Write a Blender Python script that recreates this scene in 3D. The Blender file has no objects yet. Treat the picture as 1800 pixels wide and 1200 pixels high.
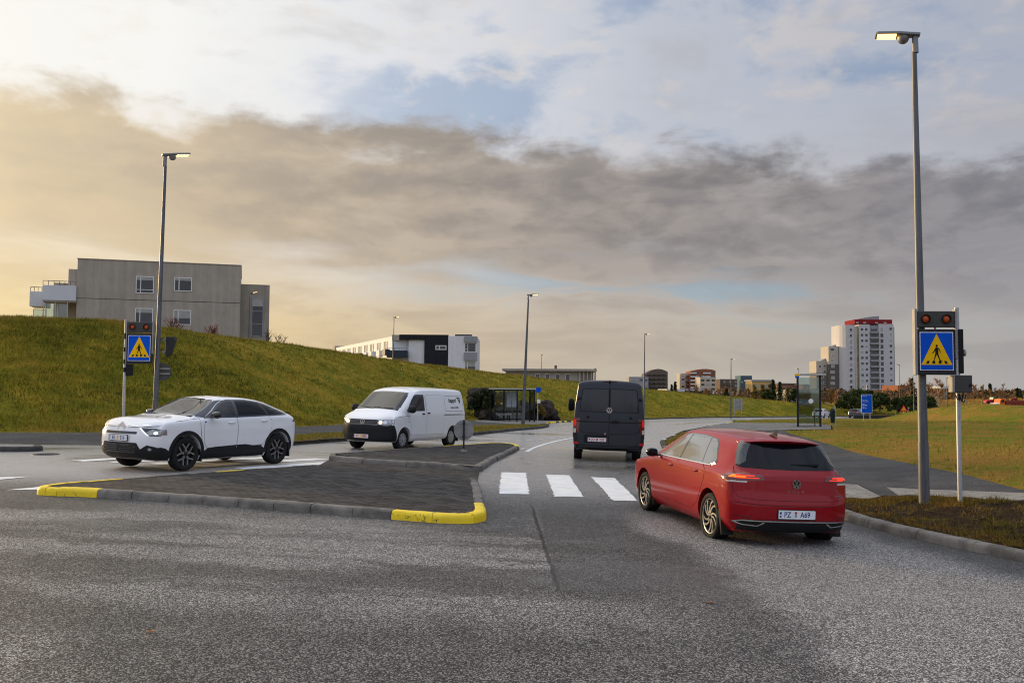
import bpy, bmesh, math, random
import numpy as np
from mathutils import Vector, Matrix, geometry
from mathutils.bvhtree import BVHTree
R = math.radians
scene = bpy.context.scene
COL = scene.collection
random.seed(7); rng = np.random.default_rng(7)

# ---------------------------------------------------------------- camera
CAM_H = 1.90
PITCH, ROLL = math.atan(83.4/1600), 0.0066
cam_d = bpy.data.cameras.new('camera'); cam_o = bpy.data.objects.new('camera', cam_d); COL.objects.link(cam_o)
cam_d.sensor_width = 36; cam_d.lens = 32.0; cam_d.clip_start = .1; cam_d.clip_end = 6000
def _cam():
    Rt = Vector((1, 0, 0)); F = Vector((0, math.cos(PITCH), math.sin(PITCH))); U = Rt.cross(F)
    c, s = math.cos(ROLL), math.sin(ROLL)
    r2 = Rt*c + U*s; u2 = U*c - Rt*s
    m = Matrix((r2, u2, -F)).transposed().to_4x4(); m.translation = (0, 0, CAM_H)
    return m
cam_o.matrix_world = _cam(); scene.camera = cam_o

# ---------------------------------------------------------------- colour + node helpers
def lin(c): return c/12.92 if c <= .04045 else ((c+.055)/1.055)**2.4
def S(r, g, b): return (lin(r/255), lin(g/255), lin(b/255), 1)
class NT:
    def __init__(s, tree): s.t = tree; s.n = tree.nodes; s.l = tree.links
    def new(s, typ, **kw):
        nd = s.n.new(typ)
        for k, v in kw.items(): setattr(nd, k, v)
        return nd
    def put(s, sock, v):
        if v is None: return
        if isinstance(v, bpy.types.NodeSocket): s.l.new(v, sock)
        else:
            try: sock.default_value = v
            except Exception: sock.default_value = tuple(v)[:3]
    def m(s, op, a, b=None, c=None, clamp=False):
        nd = s.new('ShaderNodeMath', operation=op); nd.use_clamp = clamp
        for i, v in enumerate((a, b, c)): s.put(nd.inputs[i], v) if v is not None else None
        return nd.outputs[0]
    def ss(s, a, b, x, to0=0., to1=1.):
        nd = s.new('ShaderNodeMapRange', interpolation_type='SMOOTHSTEP')
        for i, v in enumerate((x, a, b, to0, to1)): s.put(nd.inputs[i], v)
        return nd.outputs[0]
    def lr(s, a, b, x, to0=0., to1=1.):
        nd = s.new('ShaderNodeMapRange')
        for i, v in enumerate((x, a, b, to0, to1)): s.put(nd.inputs[i], v)
        return nd.outputs[0]
    def mix(s, f, a, b, bt='MIX'):
        nd = s.new('ShaderNodeMix', data_type='RGBA', blend_type=bt)
        s.put(nd.inputs[0], f); s.put(nd.inputs[6], a); s.put(nd.inputs[7], b)
        return nd.outputs[2]
    def noise(s, vec, scale, detail=4, rough=.5, dist=0., w=None):
        nd = s.new('ShaderNodeTexNoise')
        s.put(nd.inputs['Vector'], vec); nd.inputs['Scale'].default_value = scale; nd.inputs['Detail'].default_value = detail
        nd.inputs['Roughness'].default_value = rough; nd.inputs['Distortion'].default_value = dist
        return nd.outputs['Fac']
    def voro(s, vec, scale, feature='F1', out='Color', rnd=1.):
        nd = s.new('ShaderNodeTexVoronoi', feature=feature); s.put(nd.inputs['Vector'], vec); nd.inputs['Scale'].default_value = scale
        nd.inputs['Randomness'].default_value = rnd
        return nd.outputs[out]
    def ramp(s, f, stops):
        nd = s.new('ShaderNodeValToRGB'); s.put(nd.inputs[0], f); e = nd.color_ramp.elements
        while len(e) < len(stops): e.new(.5)
        for el, (p, c) in zip(e, stops): el.position = p; el.color = c
        return nd.outputs[0]
    def xyz(s, v):
        nd = s.new('ShaderNodeSeparateXYZ'); s.put(nd.inputs[0], v); return nd.outputs
    def comb(s, x, y, z):
        nd = s.new('ShaderNodeCombineXYZ')
        for i, v in enumerate((x, y, z)): s.put(nd.inputs[i], v)
        return nd.outputs[0]
    def mapping(s, vec, scale=(1, 1, 1), loc=(0, 0, 0), rot=(0, 0, 0)):
        nd = s.new('ShaderNodeMapping'); s.put(nd.inputs[0], vec)
        nd.inputs['Scale'].default_value = scale; nd.inputs['Location'].default_value = loc; nd.inputs['Rotation'].default_value = rot
        return nd.outputs[0]
    def bump(s, h, strength=.3, dist=.02):
        nd = s.new('ShaderNodeBump'); nd.inputs['Strength'].default_value = strength; nd.inputs['Distance'].default_value = dist
        s.put(nd.inputs['Height'], h); return nd.outputs[0]

# ---------------------------------------------------------------- world: low sun behind broken cloud
SUN_AZ, SUN_EL = -52., 8.5        # degrees; azimuth is measured from the view axis (+Y), negative is left
def make_world():
    w = bpy.data.worlds.new('World'); scene.world = w; w.use_nodes = True
    n = NT(w.node_tree); n.n.clear()
    out = n.new('ShaderNodeOutputWorld'); bg = n.new('ShaderNodeBackground'); n.l.new(bg.outputs[0], out.inputs[0])
    STR = .1; bg.inputs['Strength'].default_value = STR
    sky = n.new('ShaderNodeTexSky', sky_type='NISHITA'); sky.sun_disc = False
    sky.sun_elevation = R(SUN_EL); sky.sun_rotation = R(SUN_AZ % 360); sky.air_density = 1.0; sky.dust_density = 1.5; sky.ozone_density = 1.2
    tc = n.new('ShaderNodeTexCoord').outputs['Generated']
    x, y, z = n.xyz(tc)
    A = n.m('MULTIPLY', n.m('ARCTAN2', x, y), 57.2958)
    El = n.m('MULTIPLY', n.m('ARCSINE', z), 57.2958)
    zc = n.m('ADD', n.m('MAXIMUM', z, 0.), .085)
    P = n.comb(n.m('DIVIDE', x, zc), n.m('DIVIDE', y, zc), 0.)
    Pa = n.mapping(P, (1, 1, 1), (3.1, 7.7, 0)); Pb = n.mapping(P, (1.0, 1.0, 1), (11.3, 2.2, 0))
    Q = n.comb(n.m('MULTIPLY', A, .082), n.m('MULTIPLY', El, .175), 4.6)
    big = n.noise(Pa, .42, 3, .5, .3)
    mid = n.noise(Q, 1.0, 8, .55, .25)
    fin = n.noise(n.mapping(Q, loc=(4.3, 9.1, 2.)), 3.1, 9, .57, .2)
    str_ = n.noise(n.mapping(Q, (.8, 1.7, 1), (5.5, 1.4, 0)), 1.3, 8, .52, .4)
    # angle from the sun's bearing, the same on both sides of it, so that nothing jumps behind the camera
    dA = n.m('MULTIPLY', n.m('ARCCOSINE', n.m('COSINE', n.m('MULTIPLY', n.m('SUBTRACT', A, SUN_AZ), .0174533))), 57.2958)
    A = n.m('ADD', dA, SUN_AZ)
    fa = n.m('DIVIDE', n.m('ADD', A, 45.), 90., clamp=True)
    # veil colours (thin high cloud) at the top, the middle and the horizon, from left to right
    top = n.ramp(fa, [(0, S(255, 250, 240)), (.26, S(248, 247, 243)), (.42, S(226, 227, 231)), (.6, S(190, 195, 206)), (.82, S(172, 178, 192)), (1, S(165, 172, 188))])
    midc = n.ramp(fa, [(0, S(255, 240, 205)), (.20, S(246, 232, 208)), (.40, S(226, 222, 218)), (.6, S(203, 202, 204)), (.8, S(186, 188, 194)), (1, S(176, 180, 188))])
    hor = n.ramp(fa, [(0, S(255, 240, 190)), (.17, S(252, 228, 172)), (.30, S(233, 207, 160)), (.5, S(203, 188, 166)), (.7, S(182, 176, 168)), (.9, S(164, 164, 166)), (1, S(160, 160, 165))])
    veil = n.mix(n.ss(3., 10., El), hor, n.mix(n.ss(9., 18., El), midc, top))
    # blue openings
    blue = n.mix(n.ss(2, 16, El), S(158, 186, 205), n.mix(n.ss(-12, 22, A), S(176, 194, 222), S(150, 170, 202)))
    bl_hi = n.m('MULTIPLY', n.ss(.52, .38, mid), n.ss(11, 17, El))
    bl_hi = n.m('MULTIPLY', bl_hi, n.ss(-22, -4, A))
    bl_lo = n.m('MULTIPLY', n.ss(.50, .38, str_), n.m('MULTIPLY', n.ss(3.2, 5.2, El), n.ss(9.5, 7., El)))
    bl_lo = n.m('MULTIPLY', bl_lo, n.ss(-14, 8, A))
    c = n.mix(n.m('MULTIPLY', bl_hi, .75), veil, blue)
    c = n.mix(n.m('MULTIPLY', bl_lo, .8), c, blue)
    # nishita shows through the gaps
    skyc = n.new('ShaderNodeMix', data_type='RGBA', blend_type='MULTIPLY'); skyc.inputs[0].default_value = 1
    n.l.new(sky.outputs[0], skyc.inputs[6]); skyc.inputs[7].default_value = (STR, STR, STR, 1)
    c = n.mix(n.m('MULTIPLY', n.m('MAXIMUM', bl_hi, bl_lo), .22), c, skyc.outputs[2])
    # high wisps catching the sun: light, faintly pink
    wisp = n.m('MULTIPLY', n.ss(.50, .68, fin), n.ss(12, 16, El))
    c = n.mix(n.m('MULTIPLY', wisp, .55), c, n.ramp(fa, [(0, S(255, 252, 246)), (.4, S(236, 228, 220)), (.7, S(205, 198, 196)), (1, S(190, 186, 188))]))
    gw = n.m('MULTIPLY', n.ss(.54, .68, mid), n.ss(12, 15, El))
    c = n.mix(n.m('MULTIPLY', gw, .38), c, n.ramp(fa, [(0, S(205, 198, 188)), (.3, S(198, 194, 190)), (.7, S(170, 169, 174)), (1, S(158, 160, 170))]))
    # the long dark bank of cloud
    Et = n.m('ADD', El, n.m('MULTIPLY', A, .045))
    wob = n.m('ADD', n.m('MULTIPLY', n.m('SUBTRACT', mid, .5), 5.5), n.m('MULTIPLY', n.m('SUBTRACT', fin, .5), 6.0))
    wob2 = n.m('ADD', n.m('MULTIPLY', n.m('SUBTRACT', str_, .5), 9.), n.m('MULTIPLY', n.m('SUBTRACT', big, .5), 5.))
    band = n.m('MULTIPLY', n.ss(15.7, 13.4, n.m('ADD', Et, wob)), n.ss(4.4, 8.6, n.m('ADD', Et, wob2)))
    dark = n.ramp(fa, [(0, S(234, 217, 184)), (.2, S(206, 189, 161)), (.34, S(172, 158, 141)), (.5, S(138, 130, 124)), (.64, S(121, 117, 118)), (.82, S(117, 116, 123)), (1, S(114, 115, 125))])
    light = n.ramp(fa, [(0, S(250, 228, 182)), (.2, S(230, 207, 168)), (.36, S(214, 195, 167)), (.55, S(188, 176, 166)), (.8, S(172, 168, 170)), (1, S(168, 168, 174))])
    depth = n.m('ADD', n.ss(.34, .66, fin), n.m('MULTIPLY', n.ss(12.5, 6.0, Et), .55), clamp=True)
    depth = n.m('ADD', n.m('MULTIPLY', depth, .62), n.m('MULTIPLY', n.ss(.42, .62, str_), .38), clamp=True)
    c = n.mix(n.m('MULTIPLY', band, .93), c, n.mix(n.m('MULTIPLY', depth, .70), dark, light))
    # low streaks above the horizon
    st = n.m('MULTIPLY', n.ss(.47, .62, str_), n.m('MULTIPLY', n.ss(.3, 2.0, El), n.ss(8.5, 5., El)))
    c = n.mix(n.m('MULTIPLY', st, .42), c, n.ramp(fa, [(0, S(230, 196, 140)), (.3, S(196, 174, 140)), (.55, S(168, 156, 146)), (1, S(142, 142, 150))]))
    # glow round the hidden sun, left of the frame
    sd = (math.sin(R(SUN_AZ))*math.cos(R(SUN_EL)), math.cos(R(SUN_AZ))*math.cos(R(SUN_EL)), math.sin(R(SUN_EL)))
    dp = n.new('ShaderNodeVectorMath', operation='DOT_PRODUCT'); n.l.new(tc, dp.inputs[0]); dp.inputs[1].default_value = sd
    ang = n.m('MULTIPLY', n.m('ARCCOSINE', dp.outputs['Value']), 57.2958)
    gl = n.m('POWER', n.ss(30., 0., ang), 2.2)
    glc = n.new('ShaderNodeMix', data_type='RGBA', blend_type='MIX'); n.l.new(gl, glc.inputs[0])
    glc.inputs[6].default_value = (0, 0, 0, 1); glc.inputs[7].default_value = (1.9, 1.35, .70, 1)
    c = n.mix(1., c, glc.outputs[2], 'ADD')
    # unseen sky overhead and behind the camera, brightened as added fill for the ground
    back = n.m('ADD', 1., n.m('MULTIPLY', n.ss(27, 55, El), 1.1))
    back = n.m('ADD', back, n.m('MULTIPLY', n.ss(.0, -.7, y), .7))
    back = n.m('MULTIPLY', back, n.ss(-1.5, .2, El, .25, 1.))
    k = n.m('DIVIDE', back, STR)
    fin_ = n.new('ShaderNodeVectorMath', operation='SCALE'); n.l.new(c, fin_.inputs[0]); n.l.new(k, fin_.inputs['Scale'])
    n.l.new(fin_.outputs[0], bg.inputs['Color'])
make_world()
sun_d = bpy.data.lights.new('sun', 'SUN'); sun_o = bpy.data.objects.new('sun', sun_d); COL.objects.link(sun_o)
sun_d.energy = 3.8; sun_d.angle = R(7); sun_d.color = (1, .70, .36)
sun_o.rotation_euler = (R(90-SUN_EL), 0, R(180-SUN_AZ)); sun_o.location = (-40, 30, 40)
scene.view_settings.view_transform = 'Standard'; scene.view_settings.look = 'None'
scene.view_settings.exposure = 0.0; scene.view_settings.gamma = 1.0
scene.cycles.filter_width = 1.1; scene.cycles.max_bounces = 6; scene.cycles.transparent_max_bounces = 12

# ---------------------------------------------------------------- materials
MATS = {}
def mat(name, col, rough=.6, metal=0., var=.12, scale=6., spec=.22, bump=0., bscale=40., coat=0., emit=None, estr=1., obj=True):
    if name in MATS: return MATS[name]
    m = bpy.data.materials.new(name); m.use_nodes = True; n = NT(m.node_tree)
    p = n.n['Principled BSDF']; tc = n.new('ShaderNodeTexCoord').outputs['Object']
    if len(col) == 3: col = (*col, 1)
    if var > 0:
        f = n.noise(tc, scale, 5, .6)
        a = tuple(max(0, c*(1-var)) for c in col[:3])+(1,); b = tuple(min(1, c*(1+var)) for c in col[:3])+(1,)
        n.l.new(n.mix(n.ss(.3, .7, f), a, b), p.inputs['Base Color'])
        n.l.new(n.lr(.3, .7, f, rough*.9, min(1, rough*1.1)), p.inputs['Roughness'])
    else:
        p.inputs['Base Color'].default_value = col; p.inputs['Roughness'].default_value = rough
    p.inputs['Metallic'].default_value = metal; p.inputs['Specular IOR Level'].default_value = spec
    if coat: p.inputs['Coat Weight'].default_value = coat; p.inputs['Coat Roughness'].default_value = .04
    if bump: n.l.new(n.bump(n.noise(tc, bscale, 4, .6), bump, .01), p.inputs['Normal'])
    if emit: p.inputs['Emission Color'].default_value = (*emit[:3], 1); p.inputs['Emission Strength'].default_value = estr
    MATS[name] = m
    return m
def glass_mat(name, tint=(.75, .82, .80), refl=1.0, dark=.0, gain=1.1):
    """thin pane: see-through tint plus a fresnel mirror"""
    if name in MATS: return MATS[name]
    m = bpy.data.materials.new(name); m.use_nodes = True; n = NT(m.node_tree); n.n.clear()
    out = n.new('ShaderNodeOutputMaterial'); tr = n.new('ShaderNodeBsdfTransparent'); gl = n.new('ShaderNodeBsdfGlossy')
    tr.inputs[0].default_value = (*tint, 1); gl.inputs['Roughness'].default_value = .02; gl.inputs[0].default_value = (refl, refl, refl, 1)
    fr = n.new('ShaderNodeFresnel'); fr.inputs[0].default_value = 1.52
    f = n.m('ADD', n.m('MULTIPLY', fr.outputs[0], gain), dark, clamp=True)
    mx = n.new('ShaderNodeMixShader'); n.l.new(f, mx.inputs[0]); n.l.new(tr.outputs[0], mx.inputs[1]); n.l.new(gl.outputs[0], mx.inputs[2])
    n.l.new(mx.outputs[0], out.inputs[0]); MATS[name] = m
    return m

# ---------------------------------------------------------------- objects
def tag(o, label=None, cat=None, group=None, kind=None):
    if label: o['label'] = label
    if cat: o['category'] = cat
    if group: o['group'] = group
    if kind: o['kind'] = kind
    return o
def link(o, parent=None):
    COL.objects.link(o)
    if parent is not None: o.parent = parent
    return o
def empty(name, loc=(0, 0, 0), rz=0., label=None, cat=None, group=None, parent=None, rot=None):
    o = bpy.data.objects.new(name, None); link(o, parent); o.location = loc
    o.rotation_euler = rot if rot else (0, 0, rz); o.empty_display_size = .2
    return tag(o, label, cat, group)
def copy_tree(o, parent=None):
    c = o.copy(); link(c, parent)
    for ch in o.children: copy_tree(ch, c)
    return c
class MB:
    """collects shapes, builds ONE mesh object"""
    def __init__(s): s.v = []; s.f = []; s.fm = []; s.M = Matrix.Identity(4)
    def add(s, vs, fs, mi=0):
        k = len(s.v); M = s.M
        s.v += [tuple(M @ Vector(v)) for v in vs]; s.f += [tuple(i+k for i in f) for f in fs]; s.fm += [mi]*len(fs)
        return s
    def box(s, x0, x1, y0, y1, z0, z1, mi=0):
        return s.add([(x0, y0, z0), (x1, y0, z0), (x1, y1, z0), (x0, y1, z0), (x0, y0, z1), (x1, y0, z1), (x1, y1, z1), (x0, y1, z1)],
                     [(0, 3, 2, 1), (4, 5, 6, 7), (0, 1, 5, 4), (1, 2, 6, 5), (2, 3, 7, 6), (3, 0, 4, 7)], mi)
    def cyl(s, p0, p1, r0, r1=None, n=12, mi=0, cap=True):
        r1 = r0 if r1 is None else r1; p0 = Vector(p0); p1 = Vector(p1); d = (p1-p0).normalized()
        a = d.orthogonal().normalized(); b = d.cross(a)
        vs = [p0+(a*math.cos(t)+b*math.sin(t))*r0 for t in [2*math.pi*i/n for i in range(n)]]
        vs += [p1+(a*math.cos(t)+b*math.sin(t))*r1 for t in [2*math.pi*i/n for i in range(n)]]
        fs = [(i, (i+1) % n, n+(i+1) % n, n+i) for i in range(n)]
        if cap: fs += [tuple(range(n-1, -1, -1)), tuple(range(n, 2*n))]
        return s.add(vs, fs, mi)
    def tube(s, pts, r, n=6, mi=0):
        for a, b in zip(pts[:-1], pts[1:]): s.cyl(a, b, r, r, n, mi)
        return s
    def lathe(s, prof, n=24, axis='z', mi=0, c=(0, 0, 0)):
        vs = []; fs = []; k = len(prof)
        for i in range(n):
            t = 2*math.pi*i/n; ct, st = math.cos(t), math.sin(t)
            for r, h in prof:
                p = (r*ct, r*st, h) if axis == 'z' else ((r*ct, h, r*st) if axis == 'y' else (h, r*ct, r*st))
                vs.append((p[0]+c[0], p[1]+c[1], p[2]+c[2]))
        for i in range(n):
            j = (i+1) % n
            for q in range(k-1): fs.append((i*k+q, j*k+q, j*k+q+1, i*k+q+1))
        return s.add(vs, fs, mi)
    def prism(s, poly, a, b, plane='xz', mi=0):
        """extrude a 2-d outline from a to b along the plane's normal"""
        def P(u, v, w): return (u, w, v) if plane == 'xz' else ((w, u, v) if plane == 'yz' else (u, v, w))
        n = len(poly); vs = [P(u, v, a) for u, v in poly]+[P(u, v, b) for u, v in poly]
        fs = [(i, (i+1) % n, n+(i+1) % n, n+i) for i in range(n)]
        tri = geometry.tessellate_polygon([[Vector((u, v, 0)) for u, v in poly]])
        fs += [tuple(t) for t in tri]+[tuple(n+i for i in reversed(t)) for t in tri]
        return s.add(vs, fs, mi)
    def build(s, name, m, parent=None, smooth=False, loc=None, bevel=0., auto=None):
        me = bpy.data.meshes.new(name); me.from_pydata(s.v, [], s.f)
        for q in (m if isinstance(m, (list, tuple)) else [m]): me.materials.append(q)
        if any(s.fm): me.polygons.foreach_set('material_index', s.fm)
        bm = bmesh.new(); bm.from_mesh(me); bmesh.ops.recalc_face_normals(bm, faces=bm.faces)
        if bevel:
            bmesh.ops.bevel(bm, geom=[e for e in bm.edges if e.is_manifold and e.calc_face_angle(0) > .6], offset=bevel, segments=2, affect='EDGES', profile=.5, clamp_overlap=True)
        bm.to_mesh(me); bm.free()
        if smooth or auto:
            me.polygons.foreach_set('use_smooth', [True]*len(me.polygons))
            me.set_sharp_from_angle(angle=R(auto or 40))
        me.update()
        o = bpy.data.objects.new(name, me); link(o, parent)
        if loc: o.location = loc
        return o
def raw(name, V, F, m, parent=None, smooth=True, kind=None):
    me = bpy.data.meshes.new(name); me.from_pydata([tuple(v) for v in V], [], [tuple(f) for f in F])
    for q in (m if isinstance(m, (list, tuple)) else [m]): me.materials.append(q)
    if smooth: me.polygons.foreach_set('use_smooth', [True]*len(me.polygons))
    me.update(); o = bpy.data.objects.new(name, me); link(o, parent)
    return tag(o, kind=kind)
def fastmesh(name, V, F, m, parent=None, attr=None):
    """numpy triangles"""
    V = np.asarray(V, np.float32); F = np.asarray(F, np.int32); me = bpy.data.meshes.new(name)
    me.vertices.add(len(V)); me.vertices.foreach_set('co', V.ravel())
    k = F.shape[1]; me.loops.add(F.size); me.loops.foreach_set('vertex_index', F.ravel())
    me.polygons.add(len(F)); me.polygons.foreach_set('loop_start', np.arange(0, F.size, k, dtype=np.int32))
    me.update(calc_edges=True); me.validate()
    if attr is not None:
        a = me.attributes.new('tone', 'FLOAT', 'POINT'); a.data.foreach_set('value', np.asarray(attr, np.float32))
    me.materials.append(m); o = bpy.data.objects.new(name, me); link(o, parent)
    return o
def text(body, size, m, name='lettering', parent=None, loc=(0, 0, 0), rot=(R(90), 0, 0), extr=.002, align='CENTER', sx=1., offset=0., space=1.):
    cu = bpy.data.curves.new(name, 'FONT'); cu.body = body; cu.size = size; cu.align_x = align; cu.align_y = 'CENTER'
    cu.extrude = extr; cu.offset = offset; cu.space_character = space
    t = bpy.data.objects.new(name, cu); COL.objects.link(t); bpy.context.view_layer.update()
    me = bpy.data.meshes.new_from_object(t.evaluated_get(bpy.context.evaluated_depsgraph_get()))
    COL.objects.unlink(t); bpy.data.objects.remove(t)
    me.materials.clear(); me.materials.append(m)
    o = bpy.data.objects.new(name, me); link(o, parent); o.location = loc; o.rotation_euler = rot; o.scale = (sx, 1, 1)
    return o
def sm(a, b, x):
    t = min(1., max(0., (x-a)/(b-a))); return t*t*(3-2*t)
def resample(poly, step, closed=True):
    out = []; n = len(poly)
    for i in range(n if closed else n-1):
        a = poly[i]; b = poly[(i+1) % n]; d = math.dist(a, b); st = step(a) if callable(step) else step
        k = max(1, int(math.ceil(d/st)))
        out += [(a[0]+(b[0]-a[0])*j/k, a[1]+(b[1]-a[1])*j/k) for j in range(k)]
    if not closed: out.append(tuple(poly[-1]))
    return out
def smooth_line(pts, per=6):
    """Catmull-Rom through the points"""
    P = [Vector((*p, 0)) for p in pts]; P = [2*P[0]-P[1]]+P+[2*P[-1]-P[-2]]; out = []
    for i in range(1, len(P)-2):
        for j in range(per):
            t = j/per; a, b, c, d = P[i-1:i+3]
            q = .5*((2*b)+(c-a)*t+(2*a-5*b+4*c-d)*t*t+(3*b-a-3*c+d)*t**3); out.append((q.x, q.y))
    out.append(tuple(pts[-1])); return out
def inside(poly, X, Y):
    r = np.zeros(X.shape, bool); n = len(poly); j = n-1
    for i in range(n):
        xi, yi = poly[i]; xj, yj = poly[j]
        if yi != yj:
            r ^= ((yi > Y) != (yj > Y)) & (X < (xj-xi)*(Y-yi)/(yj-yi)+xi)
        j = i
    return r
def cdt(poly, step, holes=()):
    b = resample(poly, step); pts = [Vector(p) for p in b]; edges = [(i, (i+1) % len(b)) for i in range(len(b))]
    B = np.array(b); x0, y0 = B.min(0); x1, y1 = B.max(0)
    X, Y = np.meshgrid(np.arange(x0+step*.5, x1, step), np.arange(y0+step*.5, y1, step)); X = X.ravel(); Y = Y.ravel()
    ok = inside(b, X, Y)
    for h in holes:
        hb = resample(h, step); k = len(pts); pts += [Vector(p) for p in hb]; edges += [(k+i, k+(i+1) % len(hb)) for i in range(len(hb))]; B = np.concatenate([B, np.array(hb)]); ok &= ~inside(hb, X, Y)
    for x, y in zip(X[ok], Y[ok]):
        if np.min((B[:, 0]-x)**2+(B[:, 1]-y)**2) > (step*.45)**2: pts.append(Vector((x, y)))
    r = geometry.delaunay_2d_cdt(pts, edges, [list(range(len(b)))], 1, 1e-5)
    vs = [tuple(v) for v in r[0]]; fs = r[2]
    for h in holes:
        c = np.array([[sum(vs[i][k] for i in f)/len(f) for k in (0, 1)] for f in fs]); w = inside(h, c[:, 0], c[:, 1]); fs = [f for f, q in zip(fs, w) if not q]
    return vs, fs
def sheet(name, poly, zf, step, m, kind='structure', uplift=0.):
    vs, fs = cdt(poly, step)
    V = [(x, y, zf(x, y)+uplift) for x, y in vs]
    F = [f if (vs[f[1]][0]-vs[f[0]][0])*(vs[f[2]][1]-vs[f[0]][1])-(vs[f[1]][1]-vs[f[0]][1])*(vs[f[2]][0]-vs[f[0]][0]) > 0 else f[::-1] for f in fs]
    return raw(name, V, F, m, smooth=True, kind=kind)

# ---------------------------------------------------------------- the lie of the land
def G(x, y):
    z = -.35*math.tanh(x/14)-.004*(min(y, 45)-18)
    z -= .10*math.exp(-((x-4.5)/2.5)**2-((y-12)/4)**2)
    z += .04*math.exp(-((x+7)/3)**2-((y-20)/4)**2)-.06*sm(20, 29, y)
    z += .55*sm(7, 15, x)*(1-sm(58, 95, y))
    if y > 45: z -= .018*(min(y, 150)-45)
    return z
def noise2(x, y, f=1., seed=0.):
    from mathutils import noise as nz
    return nz.noise(Vector((x*f+seed, y*f-seed*.7, seed)))

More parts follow.
